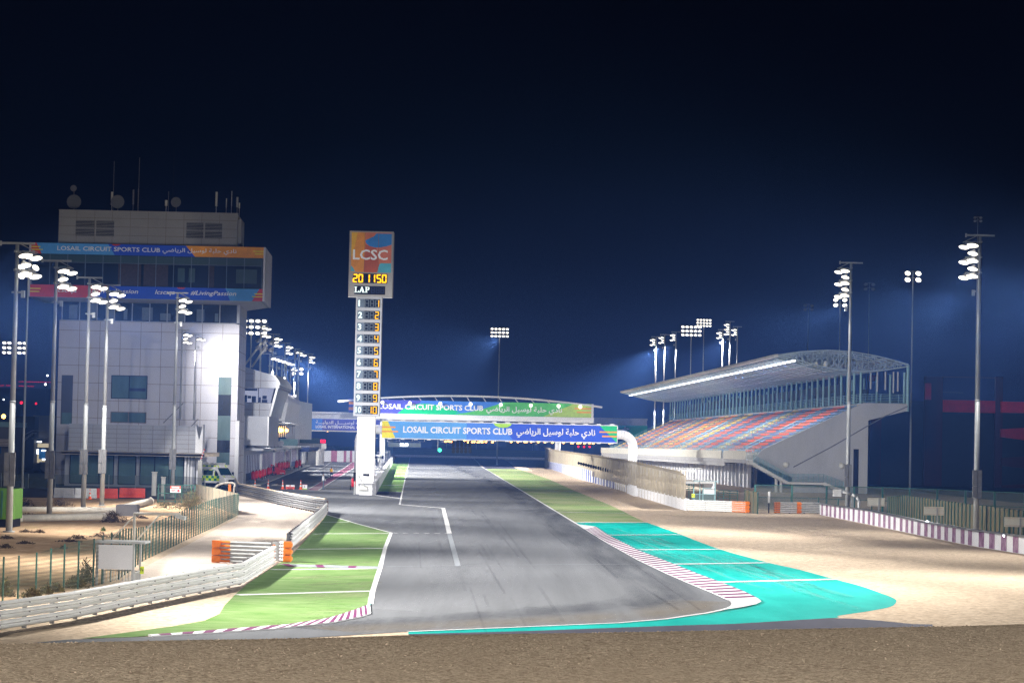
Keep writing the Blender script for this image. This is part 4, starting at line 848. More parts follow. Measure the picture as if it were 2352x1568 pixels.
for i in range(10):
    z = zc1-.12-pitch*(i+1)+.30; h = pitch*.66; yy = YS-.26
    q = MB(); q.box(bx_-1.2, bx_-.48, yy-.01, yy, z-.06, z+h+.02); q.mt(1); q.box(bx_-.46, bx_+1.2, yy-.01, yy, z-.06, z+h+.02)
    row = q.build('display_row', ['blue_grey', 'black'], sb)
    n = i+1; s = '%3d' % n; q = MB(); q2 = MB(); dx = .54; x0 = bx_-.42
    for j, ch in enumerate(s):
        digit(q, ch, x0+dx*j, z, .42, h*.92, yy-.012, .085); digit(q2, ch, x0+dx*j, z, .42, h*.92, yy-.012, .07, on=False)
    q2.build('unlit_segments', 'blue_grey', row); q.build('lit_digit', 'led_amber', row)
    q = MB()
    for j, ch in enumerate(s): 
        if ch != ' ': digit(q, ch, x0+dx*j+.03, z+.03, .36, h*.92-.06, yy-.046, .03)
    q.build('digit_core', 'led_core', row)
    text(str(n), bx_-(1.12 if n < 10 else 1.17), z+.06, yy-.02, h*.8, 'led_white', row, bold=.03, width=None if n > 1 else .16) if n < 10 else text('10', bx_-1.17, z+.06, yy-.02, h*.8, 'led_white', row, bold=.03, width=.62)
hx = bx_+.12; HW = 2.33
q = MB(); q.box(hx-HW, hx+HW, YS-.5, YS+1.5, zc1, zt); head = q.build('head_frame', 'cladding_dark', sb)
q = MB(); q.box(hx-HW, hx-HW+1.0, YS-.55, YS-.5, zc1-.1, zc1-.04); q.box(hx+HW-1.0, hx+HW, YS-.55, YS-.5, zc1-.1, zc1-.04); q.build('white_trim', 'white_wall', sb)
S = .00473; U = lambda cx_: hx-HW+(cx_-45)*S; V = lambda cy_: zt-(cy_-32)*S; yl = YS-.52
q = MB(); q.box(U(90), U(990), yl, YS-.5, V(955), V(62)); pf = lambda m, i, pts, dy=0: (m.mt(i), m.face([(U(a), yl-.004-dy, V(c)) for a, c in pts]))
pf(q, 1, [(90, 955), (370, 955), (385, 740), (400, 400), (400, 62), (90, 62)]); pf(q, 5, [(90, 600), (200, 62), (90, 62)], .003); pf(q, 5, [(90, 600), (120, 600), (230, 62), (200, 62)], .003)
pf(q, 2, [(385, 955), (680, 955), (720, 800), (690, 600), (650, 400), (400, 330), (400, 600)], .001)
pf(q, 3, [(398, 245), (425, 312), (500, 370), (620, 396), (720, 396), (880, 365), (990, 325), (990, 80), (645, 80), (590, 145), (470, 205)], .006)
pf(q, 4, [(680, 955), (990, 955), (990, 745), (755, 745), (725, 780)], .006); pf(q, 4, [(90, 945), (185, 945), (150, 870), (98, 815), (90, 815)], .006)
q.mt(6)
for cx_ in (390, 700): q.box(U(cx_)-.02, U(cx_)+.02, yl-.016, yl-.012, V(955), V(62))
mat('logo_rust', (0.62, 0.17, 0.09), 0.5); mat('logo_orange', (0.72, 0.27, 0.03), 0.5); mat('logo_amber', (0.75, 0.40, 0.02), 0.5); mat('logo_brick', (0.45, 0.09, 0.04), 0.5); mat('logo_seam', (0.25, 0.1, 0.05), 0.6)
mat('logo_blue', (0.03, 0.20, 0.55), 0.5); mat('logo_cyan', (0.08, 0.38, 0.5), 0.5)
lg = q.build('logo_panel', ['logo_rust', 'logo_orange', 'logo_brick', 'logo_blue', 'logo_cyan', 'logo_amber', 'logo_seam'], sb)
text('LCSC', U(128), V(678), yl-.03, (678-445)*S, 'letter_white', lg, width=(912-128)*S, bold=.02)
q = MB(); q.box(U(145), U(915), yl-.01, YS-.5, V(1200), V(985)); tr = q.build('time_display', 'black', sb)
q = MB(); qc = MB(); q2 = MB()
for ch, cx_ in (('2', 140), ('0', 262), (' ', 372), ('1', 415), ('1', 535), ('5', 670), ('0', 790)):
    w_2 = 108*S; digit(q, ch, U(cx_), V(1188), w_2, 190*S, yl-.012, .14); digit(qc, ch, U(cx_)+.04, V(1188)+.04, w_2-.08, 190*S-.08, yl-.046, .06); digit(q2, ch, U(cx_), V(1188), w_2, 190*S, yl-.012, .1, on=False)
q.build('lit_digit', 'led_amber', tr); qc.build('digit_core', 'led_core', tr); q2.build('unlit_segments', 'navy', tr)
q = MB(); q.box(U(180), U(870), yl-.01, YS-.5, V(1455), V(1262)); lp = q.build('lap_display', 'black', sb)
def serif(mb, ch, x, z, w, h, y):
    b_ = lambda a, c, e_, g_: mb.box(x+w*a, x+w*c, y-.02, y, z+h*e_, z+h*g_)
    if ch == 'L': b_(.15, .42, 0, 1); b_(0, .6, .92, 1); b_(0, .95, 0, .1); b_(.8, .95, 0, .35)
    if ch == 'A':
        mb.prism([(x, y, z), (x+w*.2, y, z), (x+w*.5, y, z+h*.8), (x+w*.42, y, z+h)], (0, -.02, 0)); mb.prism([(x+w*.62, y, z), (x+w*.98, y, z), (x+w*.6, y, z+h), (x+w*.36, y, z+h)], (0, -.02, 0)); b_(.2, .7, .28, .38); b_(-.05, .3, 0, .08); b_(.5, 1.08, 0, .08)
    if ch == 'P': b_(.15, .45, 0, 1); b_(0, .6, 0, .08); b_(0, .75, .92, 1); b_(.65, .95, .5, .95); b_(.4, .8, .42, .52)
q = MB()
for ch, a, c in (('L', 180, 285), ('A', 290, 410), ('P', 418, 520)): serif(q, ch, U(a), V(1412), (c-a)*S, (1412-1285)*S, yl-.012)
q.build('lettering', 'led_white', lp)
q = MB()
for cx_ in (555, 660, 765): digit(q, ' ', U(cx_), V(1420), 85*S, 140*S, yl-.012, .09, on=False)
q.build('unlit_segments', 'navy', lp)
settle(sb, (bx_, YS, 0))
# timing stand under the pylon
ts = thing('timing_stand', 'white framed timing stand with a small dark screen at the foot of the pylon', 'timing stand')
pk = lambda cx_, cy_, Y=YS-4: at(*K4b(cx_, cy_), Y)
def kbox(mb, x0, y0, x1, y1, Y, t, kk): a = at(*kk(x0, y0), Y); c = at(*kk(x1, y1), Y); mb.box(a.x, c.x, Y, Y+t, c.z, a.z)
q = MB(); kbox(q, 780, 1130, 1010, 1150, YS-4, 1.5, K4b); kbox(q, 775, 1280, 1030, 1302, YS-4.2, 2, K4b); kbox(q, 800, 1145, 868, 1215, YS-4, .2, K4b); kbox(q, 980, 1145, 1012, 1240, YS-4, .2, K4b)
a_, c_ = pk(790, 1240), pk(1010, 1270); q.prism([(a_.x, a_.y, a_.z), (c_.x, a_.y, a_.z), (c_.x, a_.y, c_.z), (a_.x, a_.y, c_.z)], (0, .1, 0)); q.build('frame', 'white_wall', ts)
q = MB(); kbox(q, 872, 1150, 970, 1190, YS-4.1, .1, K4b); q.build('screen', 'black', ts)
q = MB(); kbox(q, 800, 1302, 935, 1352, YS-3.6, .1, K4b); q.build('dark_opening', 'navy', ts)
q = MB(); kbox(q, 762, 1290, 785, 1410, YS-4, .4, K4b); kbox(q, 790, 1352, 935, 1408, YS-4, .6, K4b); q.build('base_cabinet', 'concrete_light', ts)
q = MB(); a_, c_ = pk(790, 1160), pk(850, 1275); q.tube((a_.x, YS-4.3, a_.z), (c_.x, YS-4.3, c_.z), .05); a_, c_ = pk(840, 1300), pk(920, 1345); q.tube((a_.x, YS-4.3, a_.z), (c_.x, YS-4.3, c_.z), .05); q.build('brace', 'galv', ts)
settle(ts, (pk(900, 0).x, YS-4, 0))
sg = thing('pit_exit_signal', 'upright black signal board on the left side of the pylon foot', 'signal'); q = MB(); kbox(q, 720, 1130, 755, 1268, YS-3, .3, K4b); q.build('signal_head', 'black', sg); q = MB(); a_ = pk(738, 1268, YS-3); q.tube((a_.x, YS-2.85, 0), (a_.x, YS-2.85, a_.z), .06); q.build('post', 'galv', sg); settle(sg, (a_.x, YS-2.85, 0))
# ================================================================ SPONSOR GANTRY (pipe frame over the track)
YG = 400.0
g1 = thing('track_gantry', 'big white pipe gantry over the track carrying a bright blue printed banner', 'gantry')
x0, zt0 = vpx(877.7, 967.4, YG); x1, zt1 = vpx(1417.6, 977.4, YG); zb_ = vpx(1417.6, 1015, YG)[1]; zt_ = (zt0+zt1)/2; zb_ = (zb_+vpx(877.7, 1005.8, YG)[1])/2; W = x1-x0; Hh = zt_-zb_
q = MB(); q.mt(0); q.box(x0, x1, YG, YG+.35, zb_, zt_); yf = YG-.004
def fb(m, i, pts, dy=0): m.mt(i); m.face([(x0+W*u, yf-dy, zb_+Hh*v) for u, v in pts])
fb(q, 1, [(0, 0), (.56, 0), (.50, 1), (0, 1)]); fb(q, 6, [(.36, 0), (.56, 0), (.50, 1), (.36, 1)], .004)
fb(q, 2, [(0, 0), (.057, 0), (.025, 1), (0, 1)], .008); fb(q, 4, [(.925, 1), (1, 1), (1, 0)], .008)
fb(q, 5, [(.473, 1), (.483, .84), (.5, .76), (.515, .75), (.53, .77), (.545, .87), (.553, 1)], .008)
for a, c, v in ((0, .057, .60), (0, .069, .34), (.925, 1, .58), (.937, 1, .32)): fb(q, 3, [(a, v), (c, v), (c, v+.09), (a, v+.09)], .012)
mat('ban_mid', (0.06, 0.22, 0.75), 0.5, var=0.05)
bn = q.build('banner', ['ban_blue', 'ban_sky', 'ban_yellow', 'ban_orange', 'ban_green', 'ban_lime', 'ban_mid'], g1)
text('LOSAIL CIRCUIT SPORTS CLUB', x0+W*.09, zb_+Hh*.33, yf-.03, Hh*.40, 'letter_white', bn, width=W*.465, bold=.03)
text('ﻲﺿﺎﻳﺮﻟا ﻞﻴﺳﻮﻟ ﺔﺒﻠﺣ يدﺎﻧ', x0+W*.572, zb_+Hh*.18, yf-.03, Hh*.6, 'letter_white', bn, width=W*.335, bold=.022)
q = MB(); q.box(x0-.1, x1+.1, YG-.05, YG+.4, zt_, zt_+.12); q.box(x0-.1, x1+.1, YG-.05, YG+.4, zb_-.12, zb_); q.box(x1, x1+.1, YG-.05, YG+.4, zb_, zt_)
for k in range(18): x = x0+W*(k+.6)/18; q.box(x-.35, x+.35, YG-.1, YG+.1, zt_+.12, zt_+.3); q.box(x-.3, x+.3, YG-.1, YG+.1, zb_-.24, zb_-.12)
q.build('banner_frame', 'white_wall', g1)
def bend(mb, xa, xb, z, r, Y, z0=0):
    s = 1 if xb > xa else -1; R = 1.9; mb.tube((xa, Y, z), (xb-s*R, Y, z), r, n=16); pr = None
    for k in range(9):
        t = k/8*math.pi/2; p = Vector((xb-s*R+s*R*math.sin(t), Y, z-R+R*math.cos(t)))
        if pr is not None: mb.tube(pr, p, r, n=16)
        pr = p
    for k in range(1, 8):
        t = k/8*math.pi/2; mb.ball((xb-s*R+s*R*math.sin(t), Y, z-R+R*math.cos(t)), r*.995, 16, 10)
    mb.tube((xb, Y, z-R), (xb, Y, z0), r, n=16); mb.tube((xb, Y, z-R-.1), (xb, Y, z-R+.1), r*1.08, n=16)
zp = vpx(1430, 998, YG)[1]; rp_ = .72; xr_ = vpx(1454, 1050, YG)[0]
q = MB(); bend(q, x1-1, xr_, zp, rp_, YG+1.1); q.build('right_leg', 'white_wall', g1, True)
q = MB(); bend(q, x0+1, x0-3.6, zp, rp_, YG+1.1); q.build('left_leg', 'white_wall', g1, True)
q = MB(); q.tube((x0, YG+1.1, zp), (x1, YG+1.1, zp), .5, n=12); q.build('crossbeam', 'white_wall', g1)
settle(g1, ((x0+x1)/2, YG, 0))
# hanging things under it
def hang(name, label, cat): return thing(name, label, cat)
cb = hang('clock_board', 'grey electronic board with blurred white time digits hanging left under the gantry', 'clock board')
kb = lambda mb, x0, y0, x1, y1, Y, t: kbox(mb, x0, y0, x1, y1, Y, t, K7b)
q = MB(); kb(q, 228, 575, 935, 592, YG+6, .2); kb(q, 230, 555, 242, 590, YG+6, .2); kb(q, 925, 555, 935, 590, YG+6, .2); kb(q, 455, 545, 470, 580, YG+6, .2); kb(q, 695, 545, 710, 580, YG+6, .2); q.build('hanging_frame', 'white_wall', cb)
q = MB(); kb(q, 245, 605, 860, 700, YG+6.2, .3); pnl = q.build('panel', 'blue_grey', cb)
a_ = at(*K7b(470, 680), YG+6.1); c_ = at(*K7b(628, 622), YG+6.1); text('20:09', a_.x, a_.z, YG+6.1, c_.z-a_.z, 'white_small', pnl, width=c_.x-a_.x, bold=.05)
q = MB(); kb(q, 255, 592, 265, 606, YG+6.1, .1); kb(q, 840, 592, 850, 606, YG+6.1, .1)
q.build('strut', 'galv', cb); settle(cb, (a_.x, YG+6, a_.z-.5))
sl = hang('start_lights', 'cluster of five unlit black start light columns hanging under the gantry', 'start lights')
for i, cx_ in enumerate((1475, 1553, 1630, 1708, 1785)):
    q = MB(); kb(q, cx_-24, 575, cx_+24, 690, YG+4, .3); kb(q, cx_-25, 700, cx_+25, 745, YG+3.9, .4); kb(q, cx_-25, 752, cx_+25, 802, YG+3.9, .4); o = q.build('light_column', 'black', sl)
    for cy_ in (722, 777): q = MB(); p = at(*K7b(cx_, cy_), YG+3.9); q.tube((p.x, YG+3.55, p.z), (p.x, YG+3.95, p.z), .27, .27, 12); q.build('lamp_hood', 'rubber', o)
q = MB(); kb(q, 1445, 570, 1815, 578, YG+4.1, .2); kb(q, 1448, 690, 1810, 698, YG+4.2, .1)
q.build('frame', 'galv_dark', sl); settle(sl, (at(*K7b(1630, 690), YG+4).x, YG+4, at(*K7b(1630, 800), YG+4).z))
gl_ = hang('green_signal', 'small square signal with a lit green lamp hanging left of the start lights', 'signal'); q = MB(); kb(q, 1182, 712, 1258, 780, YG+5, .3); q.build('signal_box', 'green_post', gl_); q = MB(); p = at(*K7b(1217, 750), YG+4.9); q.tube((p.x, YG+4.85, p.z), (p.x, YG+4.99, p.z), .28, n=12); q.build('lamp', 'green_on', gl_)
q = MB(); p2 = at(*K7b(1185, 560), YG+5); q.tube((p2.x, YG+5.2, p.z), (p2.x, YG+5.2, p2.z), .05); q.build('rod', 'galv', gl_); settle(gl_, (p.x, YG+5, p.z-.6))
# ================================================================ ARCHED BRIDGE behind
YB = 600.0
g2 = thing('arched_bridge', 'white footbridge with a shallow arched roof and a long blue and green banner', 'footbridge')
x0, _ = vpx(801.6, 916, YB); x1, _ = vpx(1358.5, 934, YB); zt_ = (vpx(877, 916.4, YB)[1]+vpx(1358.5, 933.6-5, YB)[1])/2; zb_ = vpx(1358.5, 959, YB)[1]; W = x1-x0; Hh = zt_-zb_; yf = YB-.02
q = MB(); q.box(x0, x1, YB, YB+.6, zb_, zt_)
N_ = 14
fb(q, 5, [(.42, 0), (1, 0), (1, 1), (.62, 1)], 0); fb(q, 6, [(.8, 0), (1, 0), (1, 1), (.93, 1)], .006)
fb(q, 1, [(.64, 1), (.60, .75), (.55, .45), (.48, .16), (.43, .07), (.42, 0), (.3, .0), (.34, .25), (.28, .55), (.3, 1)], .012)
hump = [(.20, 0)]+[(.20+.29*k/10, .78*math.sin(math.pi*(k/10)**.75)) for k in range(1, 10)]+[(.44, .12), (.46, 0)]
fb(q, 4, hump, .018)
fb(q, 4, [(.30, 0), (.40, .02), (.55, .05), (.9, 0)], .02)
for a, c, v in ((.93, 1, .60), (.94, 1, .33)): fb(q, 3, [(a, v), (c, v), (c, v+.1), (a, v+.1)], .024)
for k in range(2): fb(q, 3, [(0, .2+.4*k), (.05, .2+.4*k), (.05, .4+.4*k), (0, .4+.4*k)], .024)
mat('ban_olive', (0.42, 0.62, 0.08), 0.5); mat('ban_leaf', (0.10, 0.52, 0.10), 0.5)
bn = q.build('banner', ['ban_indigo', 'ban_mid', 'ban_yellow', 'ban_orange', 'ban_green', 'ban_leaf', 'ban_olive'], g2)
xa = lambda px: vpx(px, 940, YB)[0]
text('LOSAIL CIRCUIT SPORTS CLUB', xa(870), zb_+Hh*.32, yf-.06, Hh*.40, 'letter_white', bn, width=xa(1110)-xa(870), bold=.03)
text('ﻲﺿﺎﻳﺮﻟا ﻞﻴﺳﻮﻟ ﺔﺒﻠﺣ يدﺎﻧ', xa(1117), zb_+Hh*.12, yf-.06, Hh*.58, 'letter_white', bn, width=xa(1291)-xa(1117), bold=.02)
q = MB(); q.box(x0-2, x1+.6, YB-.3, YB+4, zb_-1.25, zb_-.02); q.box(x1, x1+.5, YB-.2, YB+.4, zb_, zt_); q.build('deck_beam', 'white_wall', g2)
q = MB(); xc = (vpx(777, 919, YB)[0]+vpx(1383, 940, YB)[0])/2; hwid = vpx(1383, 940, YB)[0]-xc; zz = lambda x: 17.15-1.95*((x-xc)/hwid)**2
for k in range(40):
    a = xc-hwid+2*hwid*k/40; c = a+2*hwid/40
    q.hexa([(a, YB-1, zz(a)-.35), (c, YB-1, zz(c)-.35), (c, YB+5, zz(c)-.35), (a, YB+5, zz(a)-.35), (a, YB-1, zz(a)), (c, YB-1, zz(c)), (c, YB+5, zz(c)), (a, YB+5, zz(a))])
q.build('arched_roof', 'white_wall', g2)
q = MB()
for k in range(15): x = x0+W*(k+.5)/15; q.tube((x, YB+.6, zt_-.2), (x-.9, YB+.8, zz(x)-.3), .1, n=6)
q.build('roof_struts', 'white_wall', g2)
for px in (877.5, 1281.7):
    q = MB(); x, _ = vpx(px, 1000, YB); q.tube((x, YB+2, 0), (x, YB+2, zb_-1.2), .64, n=16); q.build('column', 'white_wall', g2, True)
for cx_, cy_ in ((170, 232), (405, 238), (665, 243), (925, 247), (1183, 253), (1440, 259), (1677, 264), (1863, 271)):
    p = at(*K6(cx_, cy_), YB-1); q = MB(); q.ball(p, .42, 10, 6); o = q.build('spotlight', 'lamp_on', g2)
settle(g2, (xc, YB, 0))
# third bridge, straight truss
YC = 700.0
g3 = thing('truss_footbridge', 'white truss footbridge with a blue banner at one end and green at the other', 'footbridge')
xL = vpx(682.5, 970, YC)[0]; xR = vpx(1487, 985, YC)[0]; zb_ = 8.6; zm = 11.75; zt_ = 13.7; xm1 = vpx(884, 970, YC)[0]; xm2 = vpx(1289, 985, YC)[0]; xm3 = vpx(1440, 985, YC)[0]
q = MB(); q.box(xL, xR, YC, YC+3, zt_-.5, zt_); q.box(xL, xR, YC+.05, YC+3, zb_-.3, zb_); q.box(xL, xR, YC+.2, YC+2.8, zm, zm+.15)
q.box(vpx(808, 950, YC)[0], vpx(860, 950, YC)[0], YC-.1, YC+3, zm, zt_+.4)
n = 34
for k in range(n):
    x = xL+(xR-xL)*(k+.5)/n; q.tube((x, YC+.1, zm), (x, YC+.1, zt_-.4), .09, n=5); q.tube((x-1.4, YC+.1, zm), (x, YC+.1, zt_-.4), .08, n=5)
q.box(xL, xR, YC+2.7, YC+2.9, zm, zt_-.4)
q.build('truss', 'white_wall', g3)
q = MB(); q.box(xL, xm1, YC-.2, YC, zb_, zm); q.mt(1); q.face([(xL, YC-.21, zb_), (xL+7, YC-.21, zb_), (xL+7, YC-.21, zm), (xL, YC-.21, zm)]); q.mt(2); q.box(xL, xL+2.6, YC-.24, YC-.21, zb_+1.8, zb_+2.2); q.box(xL, xL+3.6, YC-.24, YC-.21, zb_+.95, zb_+1.35)
q.mt(2); q.box(xL, xm1, YC-.22, YC, zb_-.08, zb_-.01)
bn = q.build('banner', ['ban_indigo', 'ban_mid', 'ban_yellow'], g3)
tw0 = vpx(725.4, 975, YC)[0]; tw1 = vpx(827, 975, YC)[0]
text('LOSAIL INTERNATIONAL CIRCUIT', tw0, zb_+.55, YC-.25, .85, 'letter_white', bn, width=(tw1-tw0)*1.22, bold=.035)
text('ﺔـــﻴﻟوﺪﻟا ﻞــــﻴﺳﻮﻟ ﺔـــﺒﻠﺣ', tw0, zb_+1.5, YC-.25, 1.25, 'letter_white', bn, width=(tw1-tw0)*1.2, bold=.02)
q = MB(); q.box(xm2, xR, YC-.2, YC, zb_, zm); q.mt(1); q.box(xm2, vpx(1360, 985, YC)[0], YC-.24, YC-.2, zm-.6, zm)
bn = q.build('banner', ['ban_green', 'ban_olive'], g3)
a_ = at(*K6(2195, 460), YC); c_ = at(*K6(2240, 430), YC); text('ـــﺒﻠﺣ', a_.x-.6, zb_+1.6, YC-.25, 1.2, 'letter_white', bn, width=3.4, bold=.02)
for px in (690, 1480): q = MB(); x = vpx(px, 1000, YC)[0]; q.box(x-.5, x+.5, YC+1, YC+2, 0, zb_-.3); q.build('pier', 'concrete_light', g3)
settle(g3, ((xL+xR)/2, YC, 0))
# ================================================================ BARRIERS
def wprof(n=3, s=1, step=.27, z0=.08):
    p = []
    for k in range(n):
        z = z0+k*step; p += [(0, z), (.10*s, z+.035), (.13*s, z+.07), (.015*s, z+.118), (.015*s, z+.135), (.13*s, z+.175), (.10*s, z+.215), (0, z+.25)]
    return p
def resample(P, step):
    out = [P[0]]; acc = 0
    for a, b in zip(P, P[1:]):
        L_ = (b-a).length; t = step-acc
        while t < L_: out.append(a.lerp(b, t/L_)); t += step
        acc = (acc+L_) % step if L_ else acc
    return out
def guardrail(label, P, m='white_steel', post='galv_dark', n=3, s=1, step=2.0, group=None, postm=None, hscale=1.0):
    t = thing('guard_rail', label, 'guard rail', group); pr = [(a, b*hscale) for a, b in wprof(n, s)]
    for k in range(n):
        q = MB(); q.sweep(pr[k*8:(k+1)*8], P); q.sweep([(a-.012*s, b) for a, b in pr[k*8:(k+1)*8]][::-1], P)
        # overlapped joints
        for p, c in zip(resample(P, 4.0), resample(P, 4.0)[1:]):
            d = (c-p).normalized(); j = [p+d*0.0, p+d*.22]; q.sweep([(a+.014*s, b) for a, b in pr[k*8:(k+1)*8]], j)
        q.build('beam', m, t)
    pts = resample(P, step); H = n*.27*hscale+.1
    for p, c in zip(pts, pts[1:]):
        d = (c-p).normalized(); w_ = Vector((d.y, -d.x, 0))*s; q = MB()
        e_ = p-w_*.12; q.box(e_.x-.06, e_.x+.06, e_.y-.06, e_.y+.06, 0, H-.05)
        for k in range(n): q.box(e_.x-.05, p.x+.05, e_.y-.05, p.y+.05, .14*hscale+k*.27*hscale, .24*hscale+k*.27*hscale)
        if p.y < 210: q.build('post', post, t)
    return t
P1_ = [gp(*c) for c in ((-220, 1472), K3(0, 850), K3(400, 785), K3(800, 700), K3(1200, 620), K3(1420, 575), K3(1480, 535), K3(1606, 455))]
t = guardrail('white triple beam guard rail curving past the marshal shelter', P1_, group='white guard rails'); settle(t, P1_[3])
P2_ = [gp(*c) for c in (KR(1490, 745), KR(1690, 560), KR(2290, 0), K3(1917, 156))]
P2_ = [P2_[1]]+P2_[2:]
t = guardrail('white triple beam guard rail running away between service road and green turf', P2_, group='white guard rails'); settle(t, P2_[0])
# back of the rail along the pit exit: weathered beams on dark posts
P3_ = [gp(*c) for c in (K3(1915, 155), K3(1850, 146), K3(1640, 102), K3(1400, 43), (536, 1114.5), (524, 1109))]
t = guardrail('weathered grey guard rail with dark brown posts beside the pit exit road', P3_, m='galv_dark', post='dark_brown', s=-1, step=1.3, n=3, hscale=1.25); 
q = MB(); q.sweep([(-.05, 1.12), (.08, 1.12), (.08, 1.2), (-.05, 1.2)], P3_, True); q.build('timber_cap', 'tan_canopy', t); settle(t, P3_[0])
# gap between the rails: orange ended barrier pieces
def bar(label, A_, B_, nb=3, H=.95, caps=(), orange=(0, 0), cat='guard rail', m='white_steel', back=False, group=None):
    t = thing('barrier_gate', label, 'barrier gate', group); A_, B_ = Vector(A_), Vector(B_); d = B_-A_
    for k in range(nb*2):
        z = .1+(H-.16)*k/(nb*2-1)
        q = MB(); r_ = .05
        u0, u1 = orange[0], 1-orange[1]
        q.tube(A_+d*u0+Vector((0, 0, z)), A_+d*u1+Vector((0, 0, z)), r_, n=8, cap=False); q.mt(1)
        if u0 > 0: q.tube(A_+Vector((0, 0, z)), A_+d*u0+Vector((0, 0, z)), r_*1.03, n=8, cap=False)
        if u1 < 1: q.tube(A_+d*u1+Vector((0, 0, z)), B_+Vector((0, 0, z)), r_*1.03, n=8, cap=False)
        q.mt(0)
        q.build('rail', [m, 'orange_paint'], t)
    q = MB(); q.sweep([(.0, .06), (.0, H)], [A_, B_]); q.build('backing_plate', 'galv', t)
    for u in (.04, .34, .66, .96): p = A_+d*u; q = MB(); q.box(p.x-.07, p.x+.07, p.y+.02, p.y+.16, 0, H-.03); q.build('post', 'galv_dark', t)
    for u in caps:
        p = A_+d*u; q = MB()
        for k in range(nb): q.box(p.x-.17, p.x+.17, p.y-.26, p.y+.2, .03+k*(H/nb), .03+(k+.93)*(H/nb)); q.box(p.x-.13, p.x+.22, p.y-.3, p.y+.24, .1+k*(H/nb), .03+(k+.7)*(H/nb))
        q.build('end_cap', 'orange_paint', t)
    return settle(t, A_)
a_ = gp(*KR(300, 800)); c_ = gp(*KR(1330, 838)); bar('open barrier gate with a chunky orange end standing on the pale service road', a_, c_, H=1.0, caps=(0.0,), orange=(.26, 0), m='galv')
a_ = gp(*KR(1500, 775)); c_ = gp(*KR(1640, 790)); bar('short cream rail piece with a scalloped orange end plate, between the white rails', a_, c_, H=.93, caps=(1.0,))
q = MB(); p = gp(*KR(1450, 760)); q.box(p.x-.25, p.x+.25, p.y, p.y+.3, 0, .82); q.box(p.x-.22, p.x+.22, p.y+.02, p.y+.28, .82, .86); tag(q.build('barrier_block', 'galv'), 'grey metal block standing beside the orange end plate at the rail gap', 'barrier block')
q = MB(); p = gp(*KR(1372, 815)); q.box(p.x-.04, p.x+.06, p.y, p.y+.25, .05, .85); tag(q.build('end_plate', 'orange_paint'), 'thin orange edge plate on the end of the curved white guard rail', 'end plate')
a_ = gp(*K1(655, 1330)); c_ = gp(*K1(1072, 1345)); bar('pale barrier rails with an orange end, joining the white wall', a_, c_, H=1.0, caps=(1.0,), orange=(0, .24), m='white_steel')
a_ = gp(*K1(1253, 1348)); c_ = gp(*K1(1560, 1350)); bar('barrier rails with an orange middle block, joining the purple striped wall', a_, c_, H=1.0, caps=(.54,), orange=(.13, 0), m='white_steel')
# ---- walls defined by base and top lines
def wall(name, label, cat, pts, mats, thick=.35, stripes=None, group=None):
    """pts: (x, y_base, y_top) read along the wall; real distance comes from the base line"""
    P = [gp(x, yb) for x, yb, yt in pts]; Z = [at(x, yt, p.y).z for (x, yb, yt), p in zip(pts, P)]
    w = MB(); n = len(P)
    for i in range(n-1):
        a, c = P[i], P[i+1]; d = (c-a).normalized(); o = Vector((d.y, -d.x, 0)); o = o if o.y > 0 else -o; o *= thick
        w.hexa([a, c, c+o, a+o, a+Vector((0, 0, Z[i])), c+Vector((0, 0, Z[i+1])), c+o+Vector((0, 0, Z[i+1])), a+o+Vector((0, 0, Z[i]))])
    if stripes:
        w.mt(1); s0_, s1_, pit_, duty = stripes; ln = [0]
        for a, c in zip(P, P[1:]): ln.append(ln[-1]+(c-a).length)
        tot = ln[-1]
        def pt(d):
            for i in range(n-1):
                if d <= ln[i+1] or i == n-2:
                    t = (d-ln[i])/(ln[i+1]-ln[i]); a, c = P[i], P[i+1]; dd = (c-a).normalized(); o = Vector((dd.y, -dd.x, 0)); o = o if o.y < 0 else -o
                    return a.lerp(c, t)+o*.012, Z[i]+(Z[i+1]-Z[i])*t
        d = tot*s0_
        while d < tot*s1_-pit_:
            j = random.uniform(-.08, .08)*pit_; du = duty*random.uniform(.88, 1.12)
            (a, za), (c, zc) = pt(d+j), pt(d+j+pit_*du); w.face([a+Vector((0, 0, .02)), c+Vector((0, 0, .02)), c+Vector((0, 0, zc-.01)), a+Vector((0, 0, za-.01))]); d += pit_
    o = w.build(name, mats); o.location = (0, 0, 0)
    b0 = P[n//2]; o.data.transform(Matrix.Translation(-b0)); o.location = b0
    return tag(o, label, cat, group), P, Z
mat('blue_stripe', (0.05, 0.09, 0.36), 0.6); mat('purple_worn', (0.22, 0.06, 0.17), 0.7, var=.3, scale=1.6, col2=(.42, .3, .38))
wp = [(1250.8, 1072, 1057), (1343, 1103, 1076), (1445, 1131.3, 1110), (1464, 1139.5, 1115), (1573.3, 1172.4, 1145)]
wall('white_wall', 'long white concrete wall with narrow blue stripes under the tan catch fence', 'wall', wp, ['white_wall', 'blue_stripe'], stripes=(.07, .76, 7.0, .5))
pw = [(1882.6, 1181.5, 1155.8), (1993.4, 1203.5, 1171), (2129.8, 1232.4, 1199.4), (2232, 1253, 1213+3), (2352, 1272.5, 1231.4), (2500, 1297, 1250)]
wall('striped_wall', 'low wall painted in worn purple and white blocks along the right gravel trap', 'wall', pw, ['white_wall', 'purple_worn'], stripes=(.012, 1, 2.55, .46), thick=.5)
q = MB(); q.sweep([(-.02, 0), (.5, 0), (.5, .06), (-.02, .06)], [gp(x, yb)+Vector((0, 0, at(x, yt, gp(x, yb).y).z)) for x, yb, yt in pw], True); tag(q.build('tyre_strip', 'galv_dark'), 'dark rubber strip lying on top of the purple striped wall', 'rubber strip')
